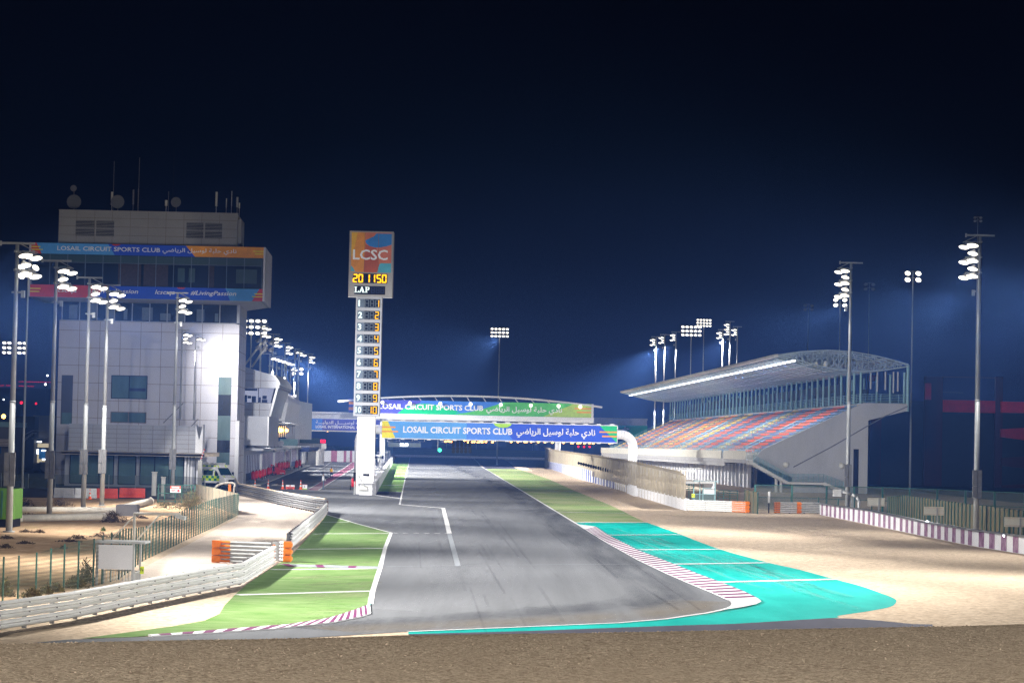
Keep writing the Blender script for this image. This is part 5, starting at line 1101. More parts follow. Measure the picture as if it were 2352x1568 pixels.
for (cx_, cy_, lab) in ((1700, 312, 'small bright blue white lamp glinting on the purple striped wall, left one'), (2222, 404, 'small bright blue white lamp glinting on the purple striped wall, right one')):
    x, y = K8(cx_, cy_); a = [v for v in pw if v[0] <= x][-1]; c = [v for v in pw if v[0] > x][0]; t_ = (x-a[0])/(c[0]-a[0]); yb = a[1]+(c[1]-a[1])*t_; g_ = gp(x, yb); p = at(x, y, g_.y+.1)
    q = MB(); q.ball((0, 0, 0), .13, 10, 6, .5); q.tube((0, 0, -.1), (0, 0, 0), .06); o = q.build('marker_lamp', 'white_small'); o.location = p; tag(o, lab, 'lamp', 'lamps on the purple striped wall')
# pit wall with fence frames
pp_ = [(849.6, 1136, 1106), (868, 1108.5, 1086), (884, 1084, 1067), (902.6, 1055.5, 1041)]
_, PW_, _ = wall('pit_wall', 'white pit wall running away beside the pylon', 'wall', pp_, ['white_wall'], thick=.6)
q = MB(); p = gp(*K4b(960, 1487)); q.box(p.x-1.0, p.x+.35, p.y, p.y+.4, 0, 1.35); q.mt(1)
for k in range(2): q.box(p.x-1.0, p.x+.35, p.y-.03, p.y, .3+.5*k, .5+.5*k); 
q.box(p.x-.7, p.x-.6, p.y-.05, p.y, .1, 1.3); tag(q.build('wall_end_block', ['white_wall', 'galv']), 'end block of the pit wall with bolted rail ends by the orange cone', 'wall end')
for i, (cx_, lab) in enumerate(((1085, 'nearest pit wall stand with white frame'), (1150, 'second pit wall stand with white frame'), (1240, 'third pit wall stand behind the bridge column'), (1300, 'farthest pit wall stand with dark panels'))):
    x, y = K4b(cx_+40, 1300-(cx_-1060)*1.0); 
    u = (cx_-1060)/280; g_ = PW_[0].lerp(PW_[1], .75) if i == 0 else PW_[1].lerp(PW_[2], .5) if i == 1 else PW_[2].lerp(PW_[3], .25) if i == 2 else PW_[2].lerp(PW_[3], .6)
    t = thing('pit_wall_stand', lab, 'pit wall stand', 'stands on the pit wall'); q = MB(); g_ = g_-Vector((1.4, 0, 0))
    for dx in (-.9, .9):
        for dy in (0, 5): q.box(g_.x+dx-.05, g_.x+dx+.05, g_.y+dy, g_.y+dy+.1, 0, 3.3)
    q.box(g_.x-1.1, g_.x+1.1, g_.y-.2, g_.y+5.3, 3.3, 3.42); q.box(g_.x-.9, g_.x+.9, g_.y, g_.y+5, 1.15, 1.25); q.box(g_.x-1, g_.x-.9, g_.y, g_.y+5, 1.2, 2.0); q.build('frame', 'white_wall', t)
    q = MB(); q.box(g_.x-.5, g_.x+.4, g_.y+.5, g_.y+.6, 1.9, 2.6); q.build('screen', 'navy', t); settle(t, (g_.x, g_.y, 0))
x, y = K4b(1337, 930); p = gp(902.6, 1056); q = MB(); q.box(p.x-2.2, p.x+.2, p.y-6, p.y-5, 0, 7.6); tag(q.build('end_cabinet', 'teal_steel'), 'pale green upright cabinet at the far end of the pit wall', 'cabinet')
# ---- netted catch fence on the right wall
def netfence(name, label, cat, pts, m, post='green_post', step=3.0, thick=.12, curl=0.0, ph=.06, base_off=0.0, rails=(), group=None, maxp=99):
    P = [gp(x, yb) for x, yb, yt in pts]; Z = [at(x, yt, p.y).z for (x, yb, yt), p in zip(pts, P)]
    t = thing(name, label, cat, group); ln = [0]
    for a, c in zip(P, P[1:]): ln.append(ln[-1]+(c-a).length)
    def pt(d):
        for i in range(len(P)-1):
            if d <= ln[i+1] or i == len(P)-2:
                u = (d-ln[i])/(ln[i+1]-ln[i]); return P[i].lerp(P[i+1], u), Z[i]+(Z[i+1]-Z[i])*u
    n = max(2, min(maxp, int(ln[-1]/step))); q = MB(); S_ = [pt(ln[-1]*k/n) for k in range(n+1)]
    for k in range(n):
        (a, za), (c, zc) = S_[k], S_[k+1]; d = (c-a).normalized(); o = Vector((d.y, -d.x, 0)); o = o if o.y < 0 else -o
        m_ = (a+c)/2; zm = (za+zc)/2
        b0 = Vector((0, 0, base_off)); 
        if curl:
            for (a1, z1_), (c1, z2_) in (((a, za), (m_, zm)), ((m_, zm), (c, zc))):
                e1_ = .10 if a1 is m_ else 0; e2_ = .10 if c1 is m_ else 0
                q.face([a1+b0+o*e1_, c1+b0+o*e2_, c1+Vector((0, 0, z2_-curl*.8))+o*e2_, a1+Vector((0, 0, z1_-curl*.8))+o*e1_])
                q.face([a1+Vector((0, 0, z1_-curl*.8))+o*e1_, c1+Vector((0, 0, z2_-curl*.8))+o*e2_, c1+Vector((0, 0, z2_))+o*(curl+e2_), a1+Vector((0, 0, z1_))+o*(curl+e1_)])
        else: q.face([a+b0, c+b0, c+Vector((0, 0, zc)), a+Vector((0, 0, za))])
    q.build('mesh_panel', m, t)
    for k in range(n+1):
        a, za = S_[k]; q = MB(); q.box(a.x-ph, a.x+ph, a.y-ph+.06, a.y+ph+.06, 0, za+.03); q.build('post', post, t)
    if rails:
        q = MB()
        for k in range(n):
            (a, za), (c, zc) = S_[k], S_[k+1]
            for f_ in rails: q.tube(a+Vector((0, .05, za*f_)), c+Vector((0, .05, zc*f_)), .03, n=5, cap=False)
        q.build('rail', post, t)
    return settle(t, P[len(P)//2])
netfence('catch_fence', 'tall tan netting catch fence with a curled top on the blue and white wall', 'catch fence',
    [(1250.8, 1071.4, 1025.5), (1267, 1077, 1031), (1343, 1102.5, 1041), (1369.8, 1110.5, 1044), (1464, 1139.5, 1059), (1573, 1172, 1082)], 'net_tan', post='net_solid', step=4.4, curl=.5, base_off=1.0, ph=.04)
q = MB(); a_ = at(1569.5, 1082, gp(1573, 1172).y); 
sp0, sp1 = K6(1855, 752), K6(2155, 825)
hn = MB(); n_ = 12
for i in range(n_):
    a, c = 2*math.pi*i/n_, 2*math.pi*(i+1)/n_
    for (r1, y1), (r2, y2) in (((.05, .35), (.12, .1)), ((.12, .1), (.3, -.2))): hn.face([(r1*math.cos(a), y1, r1*math.sin(a)), (r2*math.cos(a), y2, r2*math.sin(a)), (r2*math.cos(c), y2, r2*math.sin(c)), (r1*math.cos(c), y1, r1*math.sin(c))])
hn.box(-.1, .1, .3, .6, -.1, .1); HO = None
for i in range(15):
    u = i/14; x = sp0[0]+(sp1[0]-sp0[0])*u; y = sp0[1]+(sp1[1]-sp0[1])*u; yb = 1072+(x-1250.8)*(1103-1072)/92.2 if x < 1343 else 1103+(x-1343)*28.3/102
    g_ = gp(x, yb); p = at(x, y, g_.y-.9)
    if HO is None: HO = hn.build('horn_loudspeaker', 'black'); o = HO
    else: o = HO.copy(); C.objects.link(o)
    o.location = p; o.scale = (.95,)*3; o.rotation_euler = (0, 0, -.9); tag(o, 'small black horn loudspeaker in the row on the tan catch fence', 'loudspeaker', 'horn loudspeakers on the catch fence')
# ---- green post wire fence on the left and its tan screened continuation
netfence('wire_fence', 'green post wire fence between the sand field and the service road', 'wire fence',
    [(-160, 1421, 1285), (25.5, 1377.6, 1279.4), (62.5, 1372.9, 1274), (97.6, 1366.6, 1266), (161, 1354.4, 1245.5), (213, 1346.4, 1238), (273.4, 1330, 1216), (328, 1287.7, 1211), (433.6, 1237, 1166), (488, 1212, 1146.5), (546.5, 1182.3, 1133.4)][::-1], 'wire', step=1.62, ph=.028)
netfence('screen_fence', 'tan fabric screened fence bending away behind the dry bush', 'screen fence', [(546.4, 1182.3, 1133), (500, 1166, 1122), (449, 1150, 1111)], 'net_solid', step=3.2, ph=.03)
# ---- right side fences
netfence('chain_fence', 'tall dark chain link fence with steel posts behind the striped wall', 'chain link fence', [(1734, 1168, 1113), (1881, 1173, 1116), (2040, 1181, 1119), (2352, 1198, 1131.5), (2520, 1206, 1137)], 'chain', step=3.6, ph=.09, rails=(1, .5))
netfence('chain_fence', 'lower chain link fence around the yard left of the curved pipe', 'chain link fence', [(1737, 1172, 1141), (1800, 1174, 1140), (1881, 1178, 1142), (1925, 1181, 1146)], 'chain', step=2.8, ph=.05)
netfence('slat_fence', 'brownish green slatted fence behind the blank boards', 'slat fence', [(2040, 1184, 1141), (2078.6, 1194, 1137), (2197.9, 1219, 1154), (2352, 1247, 1172.8), (2520, 1275, 1191)], 'slat_green', step=1.45, ph=.07)
netfence('slat_gate', 'narrow tan slatted gate leaf beside the orange ended rails', 'gate', [(1711, 1176, 1124), (1740, 1180, 1130)], 'slat_green', step=1.4, ph=.05)
for x0_, x1_, y0_, y1_, dd, lab in ((1993, 2032, 1142, 1162, 197, 'blank cream board nearest the curved pipe, behind the striped wall'), (2123, 2167.6, 1162, 1183, 171, 'middle blank cream board behind the striped wall'), (2307, 2362, 1186, 1210, 147.5, 'largest blank cream board, behind the near end of the striped wall')):
    a_ = at(x0_, y0_+.8, dd); c_ = at(x1_, y1_, dd); t = thing('distance_board', lab, 'board', 'blank boards behind the striped wall')
    q = MB(); q.box(a_.x, c_.x, dd, dd+.04, c_.z, a_.z); q.mt(1)
    for z in (c_.z+.05, a_.z-.09): q.box(a_.x, c_.x, dd-.02, dd, z, z+.04)
    q.build('panel', ['cream', 'tan_canopy'], t); xm = a_.x+(c_.x-a_.x)*.66; q = MB(); q.box(xm-.05, xm+.05, dd-.06, dd-.02, 0, a_.z-.02); q.build('post', 'galv', t)
    q = MB(); q.box(a_.x+.3, a_.x+.38, dd+.05, dd+.12, 0, a_.z-.1); q.build('post', 'green_post', t); settle(t, (xm, dd, 0))
t = thing('curved_pipe_stand', 'bent white pipe stand with a small box hanging from its tip', 'pipe stand'); dd = 205
pts = [at(*K8(cx_, cy_), dd) for cx_, cy_ in ((1235, 222), (1240, 175), (1225, 145), (1190, 128), (1115, 108))]; pts[0].z = max(0, pts[0].z-1.0); q = MB(); q.pipe(pts, .11, 10); q.build('pipe', 'white_steel', t, True)
q = MB(); p = at(*K8(1095, 120), dd); q.box(p.x-.35, p.x+.3, dd-.15, dd+.2, p.z-.28, p.z+.3); q.build('box', 'white_steel', t)
q = MB(); p = at(*K8(1195, 180), dd); q.box(p.x-.12, p.x+.12, dd, dd+.1, 0, p.z+.4); q.build('bracket', 'galv', t); settle(t, (pts[0].x, dd, 0))
q = MB(); p = gp(*K1(1218, 1345)); q.box(p.x-.05, p.x+.05, p.y, p.y+.1, 0, 1.0); q.mt(1); q.box(p.x-.1, p.x+.1, p.y-.05, p.y, .9, 1.9); tag(q.build('marker_post', ['black', 'white_steel']), 'dark post with white top in the gap between the orange rails', 'post')
# marshal post frames
def post_frame(label, sign, kk, r_x, r_y, board, dd, steel='galv'):
    pass
t = thing('marshal_shelter', 'grey steel marshal shelter with a blank white board on the left', 'marshal shelter'); dd = 94.0; kL = K(0, 2080, 3.92)
def kb2(q, x0, y0, x1, y1, Y, th, kk): a = at(*kk(x0, y0), Y); c = at(*kk(x1, y1), Y); q.box(a.x, c.x, Y, Y+th, c.z, a.z)
q = MB(); kb2(q, 1475, 322, 2272, 372, dd, 1.5, kL); q.build('roof_frame', 'galv', t)
q = MB(); kb2(q, 1540, 378, 2072, 774, dd-.02, .04, kL); q.build('board', 'white_wall', t)
for x0_, x1_, o_ in ((1510, 1545, 0), (2078, 2112, 0)): a = at(*kL(x0_, 372), dd+o_); c = at(*kL(x1_, 372), dd+o_); q = MB(); q.box(a.x, c.x, dd+o_, dd+o_+.12, 0, a.z); q.build('post', 'galv', t)
for x0_, x1_ in ((1605, 1650), (2195, 2222)): a = at(*kL(x0_, 372), dd+1.5); c = at(*kL(x1_, 372), dd+1.5); q = MB(); q.box(a.x, c.x, dd+1.4, dd+1.52, 0, a.z); q.build('post', 'galv', t)
q = MB(); a = at(*kL(1650, 780), dd+1.4); c = at(*kL(2200, 780), dd+1.4)
for k in range(13): x = a.x+(c.x-a.x)*k/12; q.tube((x, dd+1.4, .1), (x, dd+1.4, a.z), .012, n=5)
for k in range(9): u = k/8; q.tube((c.x, dd+u*1.4, .1), (c.x, dd+u*1.4, a.z), .012, n=5)
q.tube((a.x, dd+1.4, a.z), (c.x, dd+1.4, a.z), .02); q.tube((c.x, dd, a.z), (c.x, dd+1.4, a.z), .025); q.build('railing', 'galv', t)
settle(t, (a.x, dd, 0))
def numplate(label, txt, x0, y0, x1, y1, Y, kk):
    q = MB(); a = at(*kk(x0, y0), Y); c = at(*kk(x1, y1), Y); q.box(a.x, c.x, Y, Y+.02, c.z, a.z); o = q.build('number_plate', 'hi_vis_yellow'); tag(o, label, 'number plate', 'yellow marshal post plates')
    tx = text(txt, a.x+(c.x-a.x)*.1, c.z+(a.z-c.z)*.2, Y-.005, (a.z-c.z)*.6, 'black', o, width=(c.x-a.x)*.8, bold=.03)
    m_ = Vector(((a.x+c.x)/2, Y, (a.z+c.z)/2)); o.data.transform(Matrix.Translation(-m_)); tx.data.transform(Matrix.Translation(-m_)); o.location = m_
numplate('yellow plate P14 on the corner of the left marshal shelter', 'P14', 2196, 722, 2254, 838, 93.8, kL)
numplate('yellow plate P1.1 beside the teal marshal post on the right', 'P1.1', 548, 912, 610, 980, 236, KG)
t = thing('lamp_arm', 'cream pipe arm with stays holding a flat box over the left marshal shelter', 'lamp arm'); dd = 97.5
p0_, p1_, p2_ = at(*K3(790, 300), dd), at(*K3(790, 152), dd), at(*K3(1060, 155), dd); q = MB(); q.pipe([Vector((p0_.x, dd, 0)), p1_, p2_], .05, 8); q.build('arm', 'pvc', t, True)
q = MB(); q.tube(at(*K3(788, 165), dd), at(*K3(655, 305), dd), .025); q.tube(at(*K3(940, 158), dd), at(*K3(810, 302), dd), .025); q.build('stay', 'pvc', t)
q = MB(); a = at(*K3(1025, 160), dd); c = at(*K3(1092, 190), dd); q.prism([(a.x, dd-.3, a.z+.04), (c.x, dd-.3, a.z-.05), (c.x-.02, dd-.3, c.z), (a.x+.08, dd-.3, c.z+.1)], (0, .5, 0)); q.build('flat_box', 'galv', t); settle(t, (p0_.x, dd, 0))
# teal marshal post on the right
t = thing('marshal_post', 'pale teal marshal post frame with a white board behind the orange ended rails', 'marshal post'); dd = 240.0
q = MB(); kbox(q, 780, 712, 985, 925, dd, .05, KG); q.build('board', 'white_wall', t)
for cx_ in (590, 705, 765, 992): a = at(*KG(cx_-10, 700), dd); c = at(*KG(cx_+10, 700), dd); q = MB(); q.box(a.x, c.x, dd-.1, dd, 0, a.z); q.build('post', 'teal_steel', t)
q = MB(); kbox(q, 590, 665, 1062, 690, dd, 1.4, KG); q.build('roof_frame', 'teal_steel', t)
q = MB()
for k in range(22): p = at(*KG(550+k*20, 915), dd); q.tube((p.x, dd-.15, 0), (p.x, dd-.15, p.z), .02, n=4)
for cy_, x0_, x1_ in ((912, 550, 1000), (808, 780, 990)): a = at(*KG(x0_, cy_), dd); c = at(*KG(x1_, cy_), dd); q.tube((a.x, dd-.15, a.z), (c.x, dd-.15, a.z), .03)
q.build('railing', 'teal_steel', t)
for y_, x0_, x1_ in ((648, 420, 700), (648, 720, 995), (432, 360, 740)): q = MB(); a = at(*KG(x0_, y_), dd-.5); c = at(*KG(x1_, y_), dd-.5); q.tube((a.x, dd-.5, a.z), (c.x, dd-.5, c.z), .03); q.box(a.x-.1, a.x+1.3, dd-.8, dd-.3, a.z-.35, a.z-.12); q.build('lamp_arm', 'galv', t)
q = MB()
for cx_ in (1045, 1150, 1270, 1415):
    a = at(*KG(cx_, 850), dd+8); q.tube((a.x, dd+8, 0), (a.x, dd+8, a.z), .04, n=5)
for cy_ in (850, 895, 940, 990): a = at(*KG(1045, cy_), dd+8); c = at(*KG(1415, cy_), dd+8); q.tube(a, (c.x, dd+8, a.z), .03)
q.build('handrail', 'green_post', t); q = MB()
for cx_ in (400, 500, 580):
    a = at(*KG(cx_, 705), dd+8); q.tube((a.x, dd+8, 0), (a.x, dd+8, a.z), .04, n=5)
for cy_ in (705, 740, 780, 825): a = at(*KG(398, cy_), dd+8); c = at(*KG(590, cy_), dd+8); q.tube(a, (c.x, dd+8, a.z), .03)
q.build('handrail', 'green_post', t); settle(t, (at(*KG(780, 900), dd).x, dd, 0))
# bent pipe barrier by the ambulance
t = thing('pipe_hoop', 'bent cream pipe hoop barrier in front of the ambulance', 'pipe barrier'); dd = 236
pts = [at(*KA(cx_, cy_), dd) for cx_, cy_ in ((700, 1210), (800, 1130), (940, 1085), (1080, 1065), (1200, 1068), (1260, 1095), (1278, 1140), (1250, 1205))]; q = MB(); q.pipe(pts, .09, 8); q.build('hoop', 'pvc', t, True)
q = MB()
for p in (pts[0], pts[-1]): q.tube(p, (p.x, dd, 0), .07)
q.build('leg', 'pvc', t); q = MB(); p = at(*KA(1130, 1160), dd); q.box(p.x-.13, p.x+.13, dd, dd+.2, 0, p.z+.15); q.build('orange_post', 'orange_paint', t); settle(t, (pts[0].x, dd, 0))
# ================================================================ GRANDSTAND
gs = thing('grandstand', 'long roofed grandstand with red, blue and yellow seats beside the straight', 'grandstand')
D0, D1 = 341.0, 592.0
def tprism(mb, prof, d0, d1):       # profile of (L, z) swept along the stand
    P = [T(L, d0, z) for L, z in prof]; Q = [T(L, d1, z) for L, z in prof]; n = len(P); b = len(mb.v)
    mb.v += [tuple(p) for p in P+Q]; mb.f.append(tuple(b+i for i in range(n))); mb.m.append(mb.cur); mb.f.append(tuple(b+n+i for i in reversed(range(n)))); mb.m.append(mb.cur)
    for i in range(n): j = (i+1) % n; mb.f.append((b+i, b+n+i, b+n+j, b+j)); mb.m.append(mb.cur)
def tbox(mb, L0, L1, d0, d1, z0, z1): tprism(mb, [(L0, z0), (L1, z0), (L1, z1), (L0, z1)], d0, d1)
# end wall with its raking top and cantilevered back
q = MB(); tprism(q, [(47.2, 4.2), (48.4, 5.7), (62, 12.25), (68, 12.25), (67.9, 11.3), (62.6, 9.9), (62.6, 0), (52.5, 0), (52.5, 2.0)], D0, D0+.6)
q.mt(1)
lin = [(52.6, 3.4), (58, 6.4), (62.6, 9.2), (64.8, 10.5), (67.9, 11.9)]
for (a, z), (c, z2) in zip(lin, lin[1:]): p, r_ = T(a, D0-.02, z), T(c, D0-.02, z2); q.tube(p, r_, .07, n=5)
q.build('end_wall', ['concrete', 'concrete_dark'], gs)
q = MB(); a, _ = vpx(1960, 1060, D0); c, zt_ = vpx(1972.5, 1031, D0); q.box(a, c, D0-.05, D0+.1, 0, zt_); q.build('doorway', 'black', gs)
for px, py in ((1807+1, 1000+ 23), ): pass
for cx_, cy_ in ((245, 1327), (826, 1338)): p = at(*KS(cx_, cy_), D0-.2); q = MB(); q.ball(p, .42, 12, 8); q.build('globe_lamp', 'cream', gs, True)
q = MB(); tbox(q, 62.3, 62.6, D0+.6, D1, 0, 9.9); tbox(q, 52, 52.5, D0+34, D1, 0, 4.0); q.build('under_wall', 'concrete_dark', gs)
# stepped terraces
q = MB(); R0, RP, Z0_, ZP, NR = 48.6, .965, 5.0, .49, 14
for r in range(NR): tbox(q, R0+RP*r, 62.4, D0+.6, D1, Z0_+ZP*r-.5 if r else 4.2, Z0_+ZP*r)
tbox(q, 62, 68, D0+.3, D1, 11.9, 12.2)
q.build('terraces', 'concrete_light', gs)
aisles = [(394.5, 397.5), (455, 457), (519, 521)]
yell = [(D0+.8, D0+4.8), (397.6, 402.5), (449, 455), (482, 488), (514, 519), (552, 557), (584, 591)]
def seat_mesh(mb, L, d, z):
    p = T(L, d, z); mb.box(p.x+.1, p.x+.55, p.y, p.y+.46, p.z+.32, p.z+.40); mb.box(p.x+.5, p.x+.60, p.y, p.y+.46, p.z+.36, p.z+.64)
smats = ['seat_red', 'seat_blue', 'seat_orange', 'seat_yellow']; protos = {}
for i, mname in enumerate(smats):
    m_ = MB(); m_.box(-.22, .23, -.23, .23, .32, .40); m_.box(.18, .28, -.23, .23, .36, .64); m_.box(-.2, .2, -.15, .15, .0, .32); o = m_.build('seat', mname); protos[i] = o.data; bpy.data.objects.remove(o)
rest = MB(); cnt = 0; allseats = []
for r in range(NR):
    L = R0+RP*r+.25; z = Z0_+ZP*r; k = 0; d = D0+.9
    while d < D1-1:
        if any(a <= d <= c for a, c in aisles): d += .5; continue
        if any(a <= d <= c for a, c in yell): ci = 3
        else:
            cell = int((d-D0-5)/9.5)
            ci = (0 if cell % 2 else 1) if d < 455 else (2 if cell % 2 else 1)
        allseats.append((d, r, L, z, ci)); d += .5
near = sorted(allseats, key=lambda s: (s[0]//2, s[1]))[:100]; ns = set(id(s) for s in near)
for s in allseats:
    d, r, L, z, ci = s
    if id(s) in ns: o = bpy.data.objects.new('seat', protos[ci]); C.objects.link(o); o.parent = gs; o.location = T(L+.3, d+.23, z)-T((D0-D0)+56, D0, 0)
    else: rest.mt(ci); seat_mesh(rest, L, d, z)
o = rest.build('seats', smats, gs); o['kind'] = 'stuff'
# parapet of corrugated panels, end panel, deck edge
q = MB(); tbox(q, 46.3, 48.6, D0+1, D1, 3.75, 4.25); tbox(q, 46.6, 47.0, D0+26, D1, 3.2, 3.75); q.build('deck_edge', 'concrete', gs)
q = MB(); n = 226; dz = (D1-D0-27)
for k in range(n): d = D0+27+dz*k/n; tbox(q, 46.15, 46.3, d, d+dz/n*.9, 4.25, 5.45)
tbox(q, 46.22, 46.3, D0+27, D1, 4.25, 5.42); q.build('corrugated_parapet', 'cream', gs)
q = MB(); p0_, p1_ = vpx(1676, 1034.5, D0+.2), vpx(1728, 1054, D0+.2)
tbox(q, 46.15, 46.3, D0+1, D0+24, 4.25, 5.45); q.build('end_parapet', 'cream', gs)
bm_ = MB(); bm_.box(-.08, .08, 0, .2, 3.1, 3.75); br_ = bm_.build('bracket', 'white_wall', gs); br_.location = T(46.95, D0+34, 0)
dm_ = MB(); dm_.box(-.5, .3, 0, 2.1, 0, 3.54); dr_ = dm_.build('shutter', 'white_wall', gs); dr_.location = T(51.6, D0+34, 0)
for k in range(1, 52): o = br_.copy(); C.objects.link(o); o.parent = gs; o.location = T(46.95, D0+34+k*4.4, 0)
for k in range(1, 48): o = dr_.copy(); C.objects.link(o); o.parent = gs; o.location = T(51.6, D0+34+k*4.4, 0)
q = MB(); tbox(q, 51.6, 52.0, D0+34, D1, 0, 3.9); tbox(q, 47, 52, D0+34, D1, 3.55, 3.7); q.build('shop_wall', 'blue_grey', gs)
# rails
q = MB()
for i in range(6): z = 12.35+.22*i; q.tube(T(61.9, D0+.3, z), T(61.9, D1, z), .035, n=4); q.tube(T(61.9, D0+.3, z), T(67.9, D0+.3, z), .035, n=4)
for k in range(int((D1-D0)/2.5)): p = T(61.9, D0+.3+2.5*k, 12.2); q.box(p.x-.03, p.x+.03, p.y, p.y+.06, 12.2, 13.5)
for k in range(6): p = T(61.9+1.2*k, D0+.3, 12.2); q.box(p.x-.03, p.x+.03, p.y, p.y+.06, 12.2, 13.5)
q.build('upper_railing', 'teal_steel', gs)
q = MB()
for z in (5.5, 5.95): q.tube(T(48.2, D0+1, z), T(48.2, D1, z), .03, n=4)
for k in range(100): p = T(48.2, D0+1+2.5*k, 0); q.box(p.x-.025, p.x+.025, p.y, p.y+.05, 5.0, 5.95)
q.build('front_railing', 'teal_steel', gs)
for da in [a for ai in aisles for a in ai]+[D0+.9, D1-.5, 424, 366, 486]:
    q = MB(); st_ = 0 if da in [a for ai in aisles for a in ai]+[D0+.9, D1-.5] else 1
    segs_ = [(0, NR)] if not st_ else [(1, 4), (6, 9), (10, 13)]
    for r0_, r1_ in segs_:
        for h in (.55, 1.0): q.tube(T(R0+RP*r0_, da, Z0_+ZP*r0_+h-.3), T(R0+RP*r1_, da, Z0_+ZP*r1_+h-.3), .035, n=4)
        for r in range(r0_, r1_+1, 2): p = T(R0+RP*r, da, 0); q.box(p.x-.03, p.x+.03, p.y-.03, p.y+.03, Z0_+ZP*r-.3, Z0_+ZP*r+.75)
    q.build('stair_rail', 'teal_steel', gs)
# roof: curved shell, lattice ribs, columns
import bisect
def topz(L):                         # upper chord
    pts = [(50.6, 18.55), (53, 19.0), (56.9, 19.3), (60, 19.2), (64, 18.6), (67.9, 17.6)]
    for (a, z), (c, z2) in zip(pts, pts[1:]):
        if a <= L <= c: return z+(z2-z)*(L-a)/(c-a)
    return pts[-1][1]
def botz(L):                         # lower chord
    pts = [(50.6, 18.45), (52.9, 17.9), (56, 17.05), (59, 16.6), (61.7, 16.45), (64.5, 16.7), (67.9, 17.3)]
    for (a, z), (c, z2) in zip(pts, pts[1:]):
        if a <= L <= c: return z+(z2-z)*(L-a)/(c-a)
    return pts[-1][1]
LS = [50.6, 52, 53.5, 55, 56.9, 58.5, 60.2, 61.7, 63.3, 64.9, 66.4, 67.9]
q = MB(); DS = [D0+(D1-D0)*k/60 for k in range(61)]
for d_a, d_b in zip(DS, DS[1:]):
    for a, c in zip(LS, LS[1:]): 
        if a >= 60 and d_a < D0+10 and int(a*7) % 2: continue
        w0 = .06*math.sin(d_a*.9); w1 = .06*math.sin(d_b*.9); q.face([T(a, d_a, topz(a)+w0+.06), T(c, d_a, topz(c)+w0+.06), T(c, d_b, topz(c)+w1+.06), T(a, d_b, topz(a)+w1+.06)])
q.build('roof_shell', 'cladding', gs)
q = MB(); tprism(q, [(50.4, 18.4), (50.9, 18.3), (50.9, 18.75), (50.4, 18.7)], D0+4, D1); q.build('front_lip', 'concrete_light', gs)
q = MB(); n = 58
for k in range(n+1):
    d = D0+(D1-D0)*k/n; r_ = .10 if k % 2 == 0 else .07
    for a, c in zip(LS, LS[1:]):
        q.tube(T(a, d, botz(a)), T(c, d, botz(c)), r_, n=5, cap=False)
        if k < 12: q.tube(T(a, d, topz(a)-.05), T(c, d, topz(c)-.05), .09, n=5, cap=False)
    if k < 14:
        for i, (a, c) in enumerate(zip(LS, LS[1:])):
            q.tube(T(a, d, botz(a)), T(a, d, topz(a)), .05, n=4, cap=False)
            q.tube(T(a, d, botz(a) if i % 2 else topz(a)), T(c, d, topz(c) if i % 2 else botz(c)), .05, n=4, cap=False)
for L in (56.9, 60.2, 63.3, 66.4): q.tube(T(L, D0, topz(L)-.1), T(L, D1, topz(L)-.1), .07, n=4, cap=False)
for L in (55, 58.5, 61.7, 64.9): q.tube(T(L, D0, botz(L)), T(L, D1, botz(L)), .06, n=4, cap=False)
q.build('roof_trusses', 'truss_paint', gs)
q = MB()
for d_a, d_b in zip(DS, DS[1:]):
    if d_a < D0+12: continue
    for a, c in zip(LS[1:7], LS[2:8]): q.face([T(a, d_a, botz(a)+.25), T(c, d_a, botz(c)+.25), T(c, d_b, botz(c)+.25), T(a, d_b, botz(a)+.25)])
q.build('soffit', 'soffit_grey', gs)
cm = MB(); cm.tube((0, 0, 12.2), (0, 0, 16.5), .16, n=8); co = cm.build('column', 'teal_steel', gs); co.location = T(61.7, D0+1, 0); first = True
for k in range(1, 49):
    o = co.copy(); C.objects.link(o); o.parent = gs; o.location = T(61.7, D0+1+5.1*k, 0)
for k in range(0, 25): o = co.copy(); C.objects.link(o); o.parent = gs; o.location = T(67.6, D0+1+10*k, 0); o.scale = (1, 1, 1)
q = MB(); q.tube(T(67.9, D0+.2, 11.2), T(67.9, D0+.2, 17.5), .22, n=10); q.build('corner_column', 'teal_steel', gs)
q = MB(); tbox(q, 66.0, 66.2, D0+40, D1, 12.2, 15.8); q.build('rear_screen', 'dark_building', gs)
q = MB()
for k in range(14): d = D0+20+k*9; tbox(q, 65.9, 66.0, d, d+3.2, 12.3, 14.6)
q.build('rear_window', 'dark_glass', gs)
for L, d, h in ((65.3, D0+2.5, 3.1), (66.4, D0+2.5, 3.6), (64.2, D0+2.5, 3.4), (63.3, D0+2.5, 3.0), (67.0, D0+2.5, 3.3)):
    q = MB(); p = T(L, d, 0); q.box(p.x-.1, p.x+.1, p.y, p.y+.1, 16.6-h*.8, 16.6); q.build('hanging_strip', 'galv', gs)
# row of bright luminaires under the front edge
lm = MB(); lm.box(-.2, .2, -1.6, 1.6, -.09, .09); lo_ = lm.build('luminaire', 'tube_on', gs); lo_.location = T(52.6, D0+2, 17.75)
for k in range(1, 62): o = lo_.copy(); C.objects.link(o); o.parent = gs; o.location = T(52.6, D0+2+4.05*k, 17.75)
for k in range(6):
    ld = bpy.data.lights.new('luminaire_glow', 'AREA'); ld.shape = 'RECTANGLE'; ld.size = 1.0; ld.size_y = 36; ld.energy = 9000; ld.color = (.95, .98, 1); ld.spread = math.radians(150)
    o = bpy.data.objects.new('luminaire_glow', ld); C.objects.link(o); o.parent = gs; o.location = T(52.8, D0+22+41*k, 17.4); o.rotation_euler = (0, math.radians(18), .0419)
for (L, d, z, r_) in ((56.4, D0+6, 17.6, .35), (57.4, D0+4, 17.7, .35)): q = MB(); q.tube(T(L, d, z-.5), T(L, d, z+.2), r_, r_*.6, 10); q.build('high_bay_lamp', 'cream', gs)
